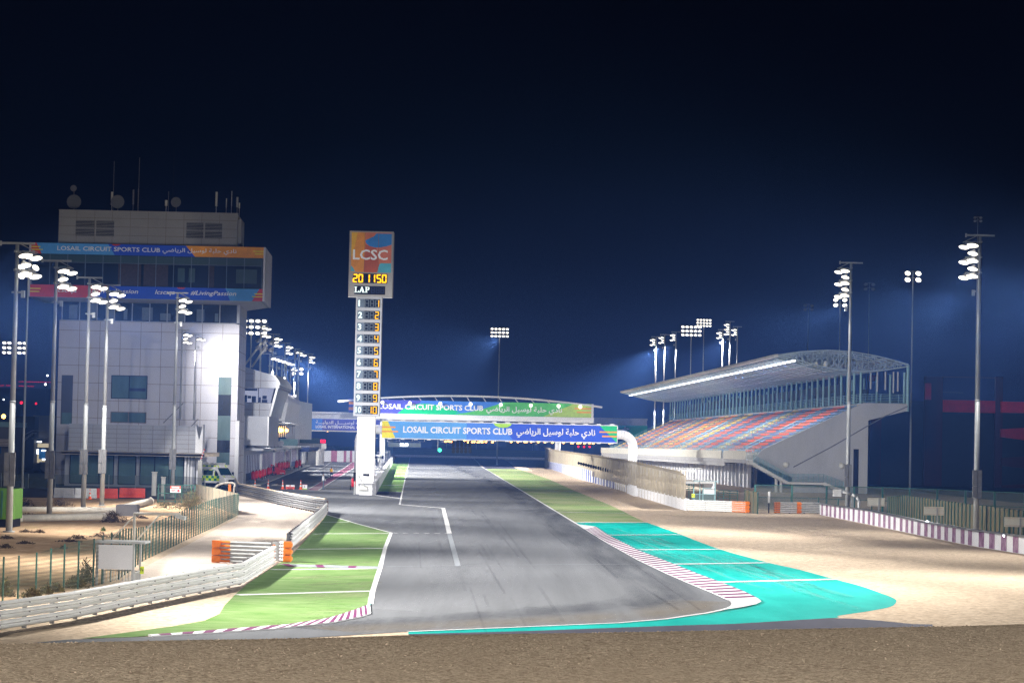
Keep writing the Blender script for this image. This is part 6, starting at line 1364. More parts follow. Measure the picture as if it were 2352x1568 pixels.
# end stair
q = MB(); s0 = (vpx(1728.8, 1062, D0-2), vpx(1807.4, 1106, D0-2), vpx(1889.5, 1107, D0-2), vpx(1953, 1131, D0-2)); 
def flight(a, c, n):
    for k in range(n):
        x = a[0]+(c[0]-a[0])*k/n; z = a[1]+(c[1]-a[1])*k/n; w_ = (c[0]-a[0])/n
        q.hexa([(x, D0-3, z-.45), (x+w_, D0-3, z-.45), (x+w_, D0-.1, z-.45), (x, D0-.1, z-.45), (x, D0-3, z), (x+w_, D0-3, z), (x+w_, D0-.1, z), (x, D0-.1, z)])
flight(s0[0], s0[1], 15); flight(s0[2], s0[3], 8); q.box(s0[1][0], s0[2][0], D0-3, D0-.1, s0[1][1]-.3, s0[1][1]); q.box(T(46.3, D0, 0).x, s0[0][0], D0-3, D0+.6, 3.6, 4.2); q.build('stair', 'concrete_light', gs)
q = MB()
for (a, c) in ((s0[0], s0[1]), (s0[1], s0[2]), (s0[2], s0[3])):
    for i in range(7): h = .12+.16*i; q.tube((a[0], D0-3.05, a[1]+h), (c[0], D0-3.05, c[1]+h), .028, n=4)
    for k in range(8): u = k/7; x = a[0]+(c[0]-a[0])*u; z = a[1]+(c[1]-a[1])*u; q.tube((x, D0-3.05, z), (x, D0-3.05, z+1.12), .03, n=4)
q.build('stair_railing', 'teal_steel', gs)
q = MB()
for px in (1703, 1712): x, _ = vpx(px+75, 1100, D0-1); 
for px in (1783, 1794): x, z = vpx(px, 1095, D0-1.5); q.tube((x, D0-1.5, 0), (x, D0-1.5, z), .2, n=10)
q.build('stair_post', 'concrete_light', gs)
off = T(56, D0, 0)
for ch in gs.children:
    if ch.type == 'MESH' and ch.name.split('.')[0] in ('column', 'luminaire', 'bracket', 'shutter'): ch.location = ch.location-off
    elif ch.type == 'LIGHT': ch.location = ch.location-off
    elif ch.type == 'MESH' and not ch.name.startswith('seat.') and ch.name != 'seat': ch.data.transform(Matrix.Translation(-off))
    if ch.name.split('.')[0] == 'seats': pass
gs.location = off
# ================================================================ DARK BUILDING WITH RED FRAMES
db = thing('car_park_building', 'dark multi storey building with red frames and beams', 'building'); YD = 440.0
def kdb(q, x0, y0, x1, y1, Y=YD, th=.5): kbox(q, x0, y0, x1, y1, Y, th, K5)
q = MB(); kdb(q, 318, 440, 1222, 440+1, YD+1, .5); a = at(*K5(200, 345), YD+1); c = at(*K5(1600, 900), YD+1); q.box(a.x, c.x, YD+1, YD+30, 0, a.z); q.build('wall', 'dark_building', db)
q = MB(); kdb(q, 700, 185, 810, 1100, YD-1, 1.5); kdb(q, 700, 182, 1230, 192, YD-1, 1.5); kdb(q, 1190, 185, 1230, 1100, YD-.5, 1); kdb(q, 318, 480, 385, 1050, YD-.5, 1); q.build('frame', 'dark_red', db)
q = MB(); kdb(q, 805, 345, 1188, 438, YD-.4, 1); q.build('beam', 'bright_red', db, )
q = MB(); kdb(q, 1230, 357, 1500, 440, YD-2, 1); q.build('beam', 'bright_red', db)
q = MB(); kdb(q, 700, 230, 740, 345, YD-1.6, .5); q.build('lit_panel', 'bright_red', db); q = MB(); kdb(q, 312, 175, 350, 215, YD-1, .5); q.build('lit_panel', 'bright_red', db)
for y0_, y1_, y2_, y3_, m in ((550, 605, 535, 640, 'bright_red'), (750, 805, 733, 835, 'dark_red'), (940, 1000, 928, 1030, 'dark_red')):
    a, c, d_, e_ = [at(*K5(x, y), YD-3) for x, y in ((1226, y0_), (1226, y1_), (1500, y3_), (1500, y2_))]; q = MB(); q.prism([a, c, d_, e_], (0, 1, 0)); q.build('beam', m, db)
q = MB(); kdb(q, 808, 292, 965, 296, YD-.2, .3); q.build('roof_rail', 'galv', db)
settle(db, (at(*K5(1000, 900), YD).x, YD, 0))
w_ = T(0, 0, 0)
q = MB(); q.box(60, 330, 300, 520, .004, .005); tag(q.build('car_park_ground', 'asphalt_old'), kind='structure')
# ================================================================ AMBULANCE
def van():
    t = thing('ambulance', 'high roof ambulance with green and yellow chequered sides parked by the tower', 'ambulance')
    Lh, W2 = 6.0, 1.02
    # side outline (x forward, z up)
    side = [(0, .45), (0, 1.2), (.05, 2.0), (.25, 2.62), (.6, 2.72), (4.0, 2.72), (4.35, 2.6), (4.75, 2.15), (5.25, 1.45), (5.85, 1.2), (5.98, .95), (6.0, .45)]
    q = MB(); q.mt(0); n = len(side)
    def wz(z): return W2 if z < 1.5 else W2-.12*(z-1.5)
    Lf = [(x, -wz(z), z) for x, z in side]; Rt = [(x, wz(z), z) for x, z in side]
    q.face(Lf); q.face(Rt[::-1])
    for i in range(n): j = (i+1) % n; q.face([Lf[j], Lf[i], Rt[i], Rt[j]])
    body = q.build('body', 'van_white', t)
    def sp(mb, x0, x1, z0, z1, s, e=.012): y0_ = -s*(wz(z0)+e); y1_ = -s*(wz(z1)+e); mb.face([(x0, y0_, z0), (x1, y0_, z0), (x1, y1_, z1), (x0, y1_, z1)][::s])
    for s in (1, -1):
        q = MB()
        for r in range(2):
            for k in range(12):
                q.mt((k+r) % 2); sp(q, .1+k*.42, .1+(k+1)*.42, .85+.28*r, 1.13+.28*r, s)
        q.mt(1); sp(q, 0, .1, .85, 2.5, s)
        for k in range(10): q.mt(k % 2); sp(q, .3+k*.42, .3+(k+1)*.42, 2.42, 2.58, s); q.mt((k+1) % 2); sp(q, .1+k*.42, .1+(k+1)*.42, 2.02, 2.10, s)
        q.mt(1); sp(q, 4.3, 4.4, 1.42, 1.9, s); q.build('chequer', ['van_green', 'van_yellow'], body)
        q = MB(); y_ = lambda z: -s*(wz(z)+.02); q.face([(4.45, y_(1.42), 1.42), (5.05, y_(1.45), 1.42), (4.85, y_(1.7), 1.72), (4.55, y_(2.05), 2.02), (4.42, y_(2.05), 2.02)][::s]); q.build('side_window', 'van_glass', body)
        q = MB(); sp(q, 2.6, 4.1, 1.45, 2.0, s, .02); q.build('side_window', 'van_glass', body)
        q = MB(); sp(q, 1.1, 2.5, 1.5, 1.98, s, .02); q.mt(1); sp(q, 1.95, 2.35, 1.52, 1.94, s, .03); q.build('side_panel', ['shirt_white', 'van_blue'], body)
        for x in (1.25, 4.95):
            w = MB(); w.tube((x, -s*.82, .36), (x, -s*1.03, .36), .36, n=18); wh = w.build('wheel', 'rubber', t); w = MB(); w.tube((x, -s*1.0, .36), (x, -s*1.045, .36), .2, n=12); w.build('rim', 'galv', wh)
        q = MB(); q.box(5.85, 6.02, -s*.62-.2, -s*.62+.2, .92, 1.16); q.build('headlight', 'white_plastic', t)
        q = MB(); q.box(4.85, 4.95, -s*1.35-.12, -s*1.35+.12, 1.5, 1.85); q.box(4.85, 4.95, -s*1.3, -s*1.0, 1.6, 1.66); q.build('mirror', 'black', t)
        q = MB(); sp(q, .0, 6.0, .42, .62, s, .02); q.build('sill', 'black', body)
    q = MB(); q.face([(4.40, -.80, 2.56), (5.22, -.90, 1.50), (5.22, .90, 1.50), (4.40, .80, 2.56)]); 
    for v_i in range(len(q.v)): x, y, z = q.v[v_i]; q.v[v_i] = (x+.04, y, z+.02)
    q.v = [(4.62+.03, -.84, 2.31), (5.22+.03, -.92, 1.50), (5.22+.03, .92, 1.50), (4.62+.03, .84, 2.31)]
    q.build('windscreen', 'van_glass', t)
    q = MB(); q.box(5.95, 6.03, -.45, .45, .72, 1.02); q.mt(1); q.box(5.98, 6.06, -.95, .95, .4, .62); q.build('grille', ['black', 'galv'], t)
    q = MB(); q.box(4.0, 4.3, -.75, .75, 2.72, 2.84); q.build('light_bar', 'white_plastic', t)
    q = MB(); q.box(1.2, 2.0, -.5, .5, 2.72, 2.86); q.box(3.0, 3.5, -.4, .4, 2.72, 2.84); q.build('roof_unit', 'white_plastic', t)
    for pts_ in ([(5.35, -.85, 1.43), (5.7, -.85, 1.29), (5.7, -.55, 1.29), (5.35, -.5, 1.43)], [(5.35, .5, 1.43), (5.7, .55, 1.29), (5.7, .85, 1.29), (5.35, .85, 1.43)], [(4.38, -.7, 2.615), (4.6, -.7, 2.345), (4.6, -.5, 2.345), (4.38, -.5, 2.615)], [(4.38, .5, 2.615), (4.6, .5, 2.345), (4.6, .7, 2.345), (4.38, .7, 2.615)]): q = MB(); q.face(pts_); q.build('yellow_flash', 'van_yellow', body)
    return t
va = van(); va.location = Vector((at(465, 1100, 284).x-1.3, 284.5+1.5, 0)); va.rotation_euler = (0, 0, math.radians(-38))
# ================================================================ PEOPLE
def person(label, loc, rz, top, legs, vest=None, stride=.12, arm=.25, h=1.76):
    """one continuous skinned figure; clothes are shells that follow it"""
    k = h/1.76
    J = {'hip': (0, 0, .95), 'waist': (0, 0, 1.1), 'chest': (0, 0, 1.32), 'neck': (0, 0, 1.5), 'head': (0, .01, 1.6), 'crown': (0, .0, 1.72)}
    E = [('hip', 'waist'), ('waist', 'chest'), ('chest', 'neck'), ('neck', 'head'), ('head', 'crown')]; R = {'hip': .15, 'waist': .13, 'chest': .16, 'neck': .055, 'head': .10, 'crown': .075}
    for s, n in ((-1, 'l'), (1, 'r')):
        st = s*stride
        J.update({n+'th': (s*.10, 0, .88), n+'kn': (s*.11, st*.6-.02, .49), n+'an': (s*.11, st, .09), n+'to': (s*.13, st-.18, .04), n+'sh': (s*.19, 0, 1.42), n+'el': (s*.26, -st*.5, 1.14), n+'wr': (s*(.27 if arm < .5 else .2), -st*1.2-.08, .90), n+'ha': (s*.27, -st*1.3-.12, .81)})
        E += [('hip', n+'th'), (n+'th', n+'kn'), (n+'kn', n+'an'), (n+'an', n+'to'), ('chest', n+'sh'), (n+'sh', n+'el'), (n+'el', n+'wr'), (n+'wr', n+'ha')]
        R.update({n+'th': .095, n+'kn': .062, n+'an': .045, n+'to': .04, n+'sh': .062, n+'el': .045, n+'wr': .032, n+'ha': .04})
    names = list(J); me = bpy.data.meshes.new('body'); me.from_pydata([tuple(c*k for c in J[n]) for n in names], [(names.index(a), names.index(c)) for a, c in E], [])
    o = bpy.data.objects.new('tmp', me); C.objects.link(o); o.modifiers.new('s', 'SKIN'); sv = me.skin_vertices[0].data
    for i, n in enumerate(names): sv[i].radius = (R[n]*k*1.0, R[n]*k*.8)
    sv[0].use_root = True
    ss = o.modifiers.new('u', 'SUBSURF'); ss.levels = ss.render_levels = 1
    bpy.context.view_layer.update(); m2 = bpy.data.meshes.new_from_object(o.evaluated_get(bpy.context.evaluated_depsgraph_get())); bpy.data.objects.remove(o)
    for mn in ('skin', top, legs, 'hair'): m2.materials.append(MATS[mn])
    for p in m2.polygons:
        z = p.center.z/k; x = abs(p.center.x)/k
        p.material_index = 3 if z > 1.64 and p.center.y > -.06 or z < .07 else 0 if z > 1.49 or (x > .2 and z < .93) else 2 if z < .98 and x < .22 else 1
        p.use_smooth = True
    t = thing('person', label, 'person'); b = bpy.data.objects.new('body', m2); C.objects.link(b); b.parent = t
    if vest:
        q = MB(); n = 14
        for (z0, rx0, ry0), (z1, rx1, ry1) in zip([(1.0, .19, .14), (1.2, .19, .145), (1.36, .205, .15)], [(1.2, .19, .145), (1.36, .205, .15), (1.47, .15, .10)]):
            for i in range(n): a, c = 2*math.pi*i/n, 2*math.pi*(i+1)/n; q.mt(1 if .0 < (z0-1.1) < .2 and i % 7 == 3 else 0); q.face([(rx0*math.cos(a), ry0*math.sin(a), z0), (rx0*math.cos(c), ry0*math.sin(c), z0), (rx1*math.cos(c), ry1*math.sin(c), z1), (rx1*math.cos(a), ry1*math.sin(a), z1)])
        q.mt(1); q.box(-.195, .195, -.155, .155, 1.15, 1.19); q.build('vest', [vest, 'hi_vis_yellow'], t, True)
    for s in (-1, 1):               # fingers and thumb
        hx, hy = s*.27, -s*stride*1.3-.12; q = MB()
        for f in range(4): q.tube((hx*k, (hy-.025+.017*f)*k, .80*k), (hx*k, (hy-.028+.018*f)*k, (.715+.008*abs(f-1))*k), .009*k, .006*k, 5)
        q.tube((hx*k, (hy-.03)*k, .81*k), ((hx-s*.03)*k, (hy-.055)*k, .76*k), .01*k, .008*k, 5); q.build('hand', 'skin', t)
    q = MB(); 
    for s in (-1, 1): q.ball((s*.035*k, -.085*k, 1.63*k), .012*k, 6, 4)
    q.ball((0, -.105*k, 1.60*k), .016*k, 6, 4); q.box(-.028*k, .028*k, -.096*k, -.08*k, 1.555*k, 1.563*k); q.build('face', 'hair', t)
    t.location = loc; t.rotation_euler = (0, 0, rz); return t
p = gp(*K4b(372, 1228)); person('person in orange hi vis vest and dark trousers walking away along the pit lane strip', p, math.pi, 'shirt_white', 'navy', vest='hi_vis', stride=.1)
p = gp(*K4b(245, 1398)); person('person in white shirt, grey trousers and dark cap standing nearest on the pit lane', p, math.radians(75), 'shirt_white', 'blue_grey', stride=.1, h=1.85)
p = gp(*K2b(855, 1070)); person('person in black clothes standing beside the red trolleys', p, 0, 'navy', 'navy', stride=.06, h=1.8)
# ================================================================ CONES
def cone_proto():
    t = thing('traffic_cone', 'x', 'traffic cone'); q = MB(); q.box(-.2, .2, -.2, .2, 0, .04); q.build('base', 'cone_orange', t)
    q = MB(); h = [(0.04, .15, 0), (.28, .115, 0), (.28, .117, 1), (.46, .088, 1), (.46, .086, 0), (.6, .066, 0), (.6, .068, 1), (.74, .045, 1), (.74, .043, 0), (.95, .02, 0)]
    for (z0, r0, m0), (z1, r1, m1) in zip(h, h[1:]):
        q.mt(m1 if z1 > z0 else m0); q.tube((0, 0, z0), (0, 0, z1+1e-4), r0, r1, 12, cap=False)
    q.build('cone', ['cone_orange', 'white_plastic'], t, True); return t
cn = cone_proto(); first = True
def cone(px, py, label, group, s=1.0, rot=0):
    global first
    p = gp(px, py)
    if first: o = cn; first = False; o.location = p
    else: o = dup(cn, p)
    o['label'] = label; o['group'] = group; o.scale = (s,)*3; o.rotation_euler = (rot, 0, 0); return o
G1 = 'cones at the pit lane entrance'
for (cx_, cy_), lab in zip(((470, 1325), (745, 1335), (1048, 1338), (1425, 1342)), ('orange and white cone by the pit lane, nearest the ambulance', 'second orange and white cone from the ambulance on the pit lane', 'orange and white cone just left of the low red and white sign', 'orange and white cone leaning against the board with number five')): cone(*K2b(cx_, cy_), lab, G1, 1.15)
cone(*K2b(170, 1262), 'red and white cone right in front of the ambulance bumper', G1, .8)
cone(*K4b(878, 1477), 'orange and white cone by the end of the pit wall under the pylon', G1, 1.15)
for i in range(10): x, y = K4b(112+60*i if i else 112, 912+1.6*i); cone(x, y, 'small orange and white cone in the distant row across the pit lane', 'distant cones across the pit lane', 1.6)
cone(*K2(704, 1365), 'orange and white cone standing in front of the white plastic barrier', 'cones near the plastic barriers')
cone(*K2b(1640, 782), 'tall solid red cone at the end of the garages', 'cones near the garages', 2.2)
# signs on the pit lane
t = thing('ground_sign', 'low red and white sign with small lettering standing on the pit lane', 'sign'); g_ = gp(*K2b(1205, 1342)); s_ = g_.y/F/1.7415/5.2275; q = MB(); w_, h_ = 185*s_, 95*s_; q.box(-w_/2, w_/2, 0, .04, .05, h_*.62); q.mt(1); q.box(-w_/2, w_/2, 0, .04, h_*.62, h_); bd = q.build('board', ['red_plastic', 'white_wall'], t)
text('RESTRICTED', -w_*.33, h_*.40, -.02, h_*.14, 'dark_red', bd, width=w_*.66, bold=.03); text('ACCESS', -w_*.26, h_*.17, -.02, h_*.14, 'dark_red', bd, width=w_*.52, bold=.03)
q = MB(); q.tube((0, -.02, h_*.8), (0, -.01, h_*.8), .09, n=12); q.mt(1); q.box(-.05, .05, -.03, -.02, h_*.8-.02, h_*.8+.02); q.build('emblem', ['red', 'white_wall'], bd)
for s in (-1, 1): q = MB(); q.box(s*w_*.4-.04, s*w_*.4+.04, -.2, .25, 0, .05); q.build('foot', 'galv', t)
t.location = g_
t = thing('ground_sign', 'square white board with number five and green foot on the pit lane', 'sign'); g_ = gp(*K2b(1508, 1342)); w_, h_ = 105*s_, 105*s_; q = MB(); q.box(-w_/2, w_/2, 0, .04, h_*.2, h_); q.mt(1); q.box(-w_/2, w_/2, -.01, .05, 0.02, h_*.2); q.mt(2); q.box(-w_/2, w_/2, -.012, .0, h_*.95, h_); bd = q.build('board', ['white_wall', 'ban_lime', 'red'], t)
text('5', -w_*.1, h_*.42, -.02, h_*.33, 'black', bd, bold=.03); q = MB(); q.box(-.3, .3, -.15, .2, 0, .03); q.build('foot', 'galv', t); t.location = g_
# ================================================================ RED EXTINGUISHER TROLLEYS
tr = thing('extinguisher_trolley', 'x', 'fire extinguisher')
q = MB(); q.tube((0, 0, .3), (0, .1, 1.05), .24, n=12); q.ball((0, .1, 1.05), .24, 12, 6, .7); q.build('cylinder', 'red', tr, True)
q = MB(); q.tube((-.22, 0, .3), (-.22, .2, 1.3), .025); q.tube((.22, 0, .3), (.22, .2, 1.3), .025); q.tube((-.22, .2, 1.3), (.22, .2, 1.3), .03); q.build('handle', 'galv', tr)
for s in (-1, 1): q = MB(); q.tube((s*.28, .05, .24), (s*.36, .05, .24), .24, n=14); w_ = q.build('wheel', 'rubber', tr); q = MB(); q.tube((s*.35, .05, .24), (s*.37, .05, .24), .1, n=8); q.build('hub', 'white_plastic', w_)
q = MB(); q.tube((0, .1, 1.15), (0, .1, 1.32), .06, n=8); q.build('valve', 'black', tr)
spots = [(350, 1185), (412, 1165), (485, 1150), (550, 1125), (590, 1112), (680, 1075), (722, 1062), (790, 1058), (905, 985), (965, 975), (1015, 965), (1065, 960), (1100, 950), (1280, 925), (1352, 893), (770, 990), (815, 985)]
for i, (cx_, cy_) in enumerate(spots):
    o = tr if i == 0 else dup(tr); o.location = gp(*K2b(cx_, cy_))+Vector((.5, 0, 0)); o.rotation_euler = (0, 0, random.uniform(-.5, .5)); o.scale = (1.15+.25*(i > 7),)*3
    o['group'] = 'red extinguisher trolleys along the garages'; o['label'] = 'red wheeled fire extinguisher in the row along the garage doors'
for i in (13, 14): pass
o = dup(tr, gp(*K4b(722, 1408)), 0, 'red wheeled extinguisher standing at the foot of the pylon')
t = thing('crash_cart', 'red sloping equipment chest beside the person in black', 'equipment chest'); g_ = gp(*K2b(950, 1040)); q = MB(); q.prism([(-1.2, 0, .1), (1.1, 0, .1), (1.1, 0, .8), (.3, 0, .95), (-1.2, 0, 1.7)], (0, 1.2, 0)); q.build('chest', 'red', t); q = MB(); q.box(.3, 1.0, -.03, 0, .3, .4); q.build('handle', 'white_plastic', t)
for x in (-.8, .8): q = MB(); q.tube((x, -.05, .15), (x, .1, .15), .15, n=10); q.build('wheel', 'rubber', t)
t.location = g_
# ================================================================ PLASTIC WATER BARRIERS
def wbar(mname):
    t = thing('water_barrier', 'x', 'plastic barrier'); q = MB(); q.prism([(-.95, -.28, 0), (-.95, .28, 0), (-.95, .28, .18), (-.95, .14, .34), (-.95, .11, .8), (-.95, -.11, .8), (-.95, -.14, .34), (-.95, -.28, .18)], (1.9, 0, 0)); b = q.build('shell', mname, t)
    q = MB()
    for k in range(7): x = -.8+k*.265; q.prism([(x, -.30, .08), (x, -.17, .38), (x, -.135, .74), (x, -.105, .74), (x, -.1, .3)], (.09, 0, 0))
    q.build('rib', mname, b); return t
wb = {m: wbar(m) for m in ('white_plastic', 'red_plastic')}; used = set()
mat('grey_plastic', (.35, .35, .36), .5); wb['grey_plastic'] = wbar('grey_plastic')
for (x0_, x1_, yb, m, lab) in ((425, 580, 1352, 'grey_plastic', 'dull grey plastic barrier at the left end of the barrier row'), (590, 755, 1354, 'white_plastic', 'white plastic water barrier between the grey and the red ones'), (758, 920, 1356, 'red_plastic', 'red plastic water barrier next to the white one'), (938, 1135, 1352, 'red_plastic', 'longer red plastic water barrier at the right end of the row')):
    o = wb[m] if m not in used else dup(wb[m]); used.add(m); g_ = gp(*K2((x0_+x1_)/2, yb)); o.location = g_; o.scale = ((x1_-x0_)/1.96/1.7415*g_.y/F/1.9, 1.1, 1.1); o['label'] = lab; o['group'] = 'plastic barriers in front of the tower'
t = thing('chain', 'x', 'x'); bpy.data.objects.remove(t)
# bollards, pipes, concrete block, sign, gate
for cx0, cx1, y0_, y1_, lab in ((1192, 1222, 1155, 1300, 'tall pale square bollard in front of the shop windows'), (1266, 1290, 1195, 1302, 'shorter ribbed pale bollard right of the tall one')):
    a, c = at(*K2(cx0, y0_), 240), at(*K2(cx1, y1_), 240); q = MB(); q.box(a.x, c.x, 240, 240.5, 0, a.z); q.box(a.x-.05, c.x+.05, 239.95, 240.55, a.z, a.z+.08); tag(q.build('bollard', 'concrete_light'), lab, 'bollard')
def lay(label, a, c, r, parts=1):
    A_, B_ = gp(*K2(*a)), gp(*K2(*c)); t = thing('concrete_pipe', label, 'pipe', 'pipes lying on the sand'); q = MB(); z = Vector((0, 0, r)); q.tube(A_+z, B_+z, r, n=14); q.mt(1); d = (A_-B_).normalized(); q.tube(A_+z+d*.01, A_+z+d*.02, r*.85, n=14); q.mt(0); q.tube(A_+z, A_+z-d*.5, r*1.1, n=14); q.tube(B_+z+d*.5, B_+z, r*1.08, n=14); q.build('pipe_body', ['pvc', 'black'], t, True); settle(t, A_)
lay('long pale pipe lying across the sand, upper one', (100, 1478), (945, 1483), .26)
lay('pale pipe lying nearer on the sand with an open dark end', (115, 1542), (825, 1527), .24)
lay('short pale pipe lying askew beside the concrete block', (955, 1465), (1180, 1405), .28)
q = MB(); p = gp(*K2(995, 1495)); q.box(p.x-.75, p.x+.75, p.y-.3, p.y+.9, 0, .75); q.box(p.x-.7, p.x+.7, p.y-.25, p.y+.85, .75, .79); tag(q.build('concrete_block', 'concrete_dark'), 'square grey concrete block where the pale pipes meet', 'concrete block')
t = thing('wire_gate', 'green framed wire gate with a red and white notice', 'gate'); dd = 215
q = MB(); a, c = at(*K2(1240, 1245), dd), at(*K2(1528, 1380), dd)
for cx_ in (1240, 1290, 1375, 1425, 1500, 1528): x = at(*K2(cx_, 1300), dd).x; q.box(x-.04, x+.04, dd, dd+.08, 0, a.z)
for z in (.1, .8, a.z-.06): q.box(a.x, c.x, dd, dd+.06, z, z+.06)
q.build('frame', 'green_post', t); q = MB(); q.face([(a.x, dd+.1, 0), (c.x, dd+.1, 0), (c.x, dd+.1, a.z), (a.x, dd+.1, a.z)]); q.build('mesh_panel', 'chain', t)
q = MB(); a, c = at(*K2(1336, 1258), dd-.1), at(*K2(1415, 1312), dd-.1); q.box(a.x, c.x, dd-.1, dd-.06, c.z, c.z+(a.z-c.z)*.55); q.mt(1); q.box(a.x, c.x, dd-.1, dd-.06, c.z+(a.z-c.z)*.55, a.z); nb = q.build('notice', ['white_wall', 'red_plastic'], t)
q = MB()
for k, (u0, u1, v) in enumerate(((.1, .9, .86), (.15, .85, .72), (.08, .55, .42), (.08, .5, .3), (.08, .45, .18))): q.mt(0 if k < 2 else 1); q.box(a.x+(c.x-a.x)*u0, a.x+(c.x-a.x)*u1, dd-.115, dd-.1, c.z+(a.z-c.z)*v-.02, c.z+(a.z-c.z)*v+.02)
q.mt(1); q.tube((a.x+(c.x-a.x)*.8, dd-.11, c.z+(a.z-c.z)*.28), (a.x+(c.x-a.x)*.8, dd-.10, c.z+(a.z-c.z)*.28), .12, n=12); q.build('writing', ['white_wall', 'red'], nb); settle(t, (a.x, dd, 0))
t = thing('container', 'lime green container at the edge of the sand field', 'container'); a, c = at(-40, 1123, 150), at(29, 1170, 150); q = MB(); q.box(a.x, c.x, 150, 153, .5, at(0, 1122, 150).z); q.mt(1)
for k in range(6): q.box(c.x-.2-k*.5, c.x-.1-k*.5, 149.96, 150, .6, at(0, 1122, 150).z-.1)
q.build('shell', ['lime_box', 'green_post'], t); q = MB(); q.box(a.x, c.x-.1, 150.1, 153, 0, .5); q.build('skid', 'black', t); settle(t, (c.x, 150, 0))
# ================================================================ DRY BUSHES
def bush(label, px, py, w, h, m='scrub', n=500, name='dry_bush', group='scrub bushes on the sand'):
    g_ = gp(px, py); s = g_.y/F; W_, H_ = w*s/2, h*s; rr = random.Random(int(px*7+py)); q = MB()
    for k in range(n):
        a = rr.uniform(0, 6.283); e_ = rr.random()**.6; lob = 1+.35*math.sin(a*3+px)+.2*math.sin(a*7); x = math.cos(a)*e_*W_*lob*.85; y = math.sin(a)*e_*W_*.7*lob; z = H_*(1-e_**2)*rr.uniform(.15, 1.05)
        L_ = rr.uniform(.06, .16)*(.6+H_*.3); dx, dy, dz = rr.uniform(-1, 1)*L_, rr.uniform(-1, 1)*L_, rr.uniform(.1, 1)*L_; v = .018
        q.mt(rr.choice([0, 0, 1])); q.face([(x-v, y, z), (x+v, y, z), (x+dx+v, y+dy, z+dz), (x+dx-v*.3, y+dy, z+dz)])
    for k in range(int(n/16)): a = rr.uniform(0, 6.28); e_ = rr.uniform(.3, .9); q.tube((0, 0, 0), (math.cos(a)*W_*e_*.8, math.sin(a)*W_*e_*.6, H_*rr.uniform(.5, .95)), .012, .004, 4, cap=False)
    o = q.build(name, [m, 'scrub_dry']); o.location = g_; tag(o, label, 'bush', group)
bush('large olive dry bush at the corner of the tan screen fence', *K2(1500, 1450), 92, 44, n=1500)
bush('brown dry bush at the end of the nearer pipe', *K2(885, 1545), 62, 26, 'scrub_dry', 900)
bush('low dark shrub behind the upper pipe, left of the second pole', *K2(180, 1420), 60, 20, 'scrub_dry', 500)
bush('low dark shrub behind the upper pipe, between the second and third poles', *K2(470, 1418), 66, 18, 'scrub_dry', 500)
bush('low shrub left of the large olive bush', *K2(1290, 1435), 60, 16, 'scrub', 400)
bush('small green shrub in the middle of the sand field', *K3(608, 255), 12, 8, 'lime_box', 160)
for i, (cx_, cy_, w_, h_) in enumerate(((30, 640, 46, 40), (190, 645, 52, 22), (440, 590, 60, 28), (500, 560, 44, 52), (330, 612, 40, 20), (270, 625, 36, 22))): bush('dry bush growing through the foot of the green post wire fence', *K3(cx_, cy_), w_, h_, 'scrub', 520, group='bushes along the wire fence')
for i, (cx_, cy_, w_, h_) in enumerate(((40, 300, 40, 7), (150, 262, 34, 6), (235, 265, 28, 7), (460, 300, 44, 9), (600, 292, 70, 12), (690, 296, 40, 9), (30, 355, 44, 9), (150, 330, 40, 6), (375, 360, 20, 7), (410, 318, 60, 6), (155, 170, 50, 9), (1085, 112, 40, 8), (1010, 105, 60, 7), (830, 180, 36, 6))): bush('flat tuft of scrub on the open sand field', *K3(cx_, cy_), w_, h_, 'scrub_dry', 200, name='scrub_tuft', group='flat tufts on the sand field')
# ================================================================ LEFT BACKGROUND
bl = thing('paddock_building', 'dark paddock building with outside stairs and lit doorway', 'building'); YL = 330.0
def wb2(q, x0, y0, x1, y1, Y=YL, th=.3): kbox(q, x0, y0, x1, y1, Y, th, KW)
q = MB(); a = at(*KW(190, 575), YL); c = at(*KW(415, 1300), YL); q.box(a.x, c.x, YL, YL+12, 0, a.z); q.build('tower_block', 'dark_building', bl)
q = MB(); a = at(*KW(415, 565), YL+3); c = at(*KW(640, 860), YL+3); q.box(a.x, c.x, YL+3, YL+14, c.z, a.z); q.box(a.x, c.x, YL+5, YL+14, 0, c.z); q.build('upper_storey', 'concrete_dark', bl)
q = MB()
for k in range(10): wb2(q, 200+k*22, 935-k*17, 226+k*22, 950-k*17, YL-.5, 2)
a, c = at(*KW(190, 870), YL-1), at(*KW(410, 755), YL-1); q.tube(a, c, .05); a, c = at(*KW(410, 755), YL-1), at(*KW(560, 760), YL-1); q.tube(a, c, .05); a, c = at(*KW(400, 858), YL-1), at(*KW(560, 858), YL-1); q.tube(a, c, .07); q.build('outside_stair', 'galv_dark', bl)
q = MB(); wb2(q, 425, 915, 620, 970, YL+2.5, .2); o = q.build('lit_sign_band', 'room_warm', bl)
q = MB(); wb2(q, 425, 985, 490, 1160, YL+2.5, .2); wb2(q, 490, 1115, 600, 1150, YL+2.5, .2); q.build('lit_doorway', 'room_warm', bl)
q = MB(); wb2(q, 490, 980, 570, 1112, YL+2.3, .2); q.build('blue_panel', 'van_blue', bl)
for cx_, cy_ in ((490, 897), (545, 1007), (555, 1118)): q = MB(); wb2(q, cx_-25, cy_-8, cx_+25, cy_+8, YL+1.5, .4); q.build('bulkhead_lamp', 'white_small', bl)
q = MB(); wb2(q, 455, 990, 478, 1050, YL+2.2, .2); q.build('wall_lamp', 'white_small', bl)
settle(bl, (at(*KW(300, 1300), YL).x, YL, 0))
b2 = thing('terrace_building', 'low building with tan terrace and pale roof edge behind the lime container', 'building'); YM = 300
q = MB(); a = at(-60, at(0, 0, 1).x*0+ (1480+640/3.136)/1.7415, YM); c = at(*KW(100, 1300), YM); q.box(a.x, c.x, YM, YM+10, 0, a.z-.6); q.build('wall', 'concrete_dark', b2)
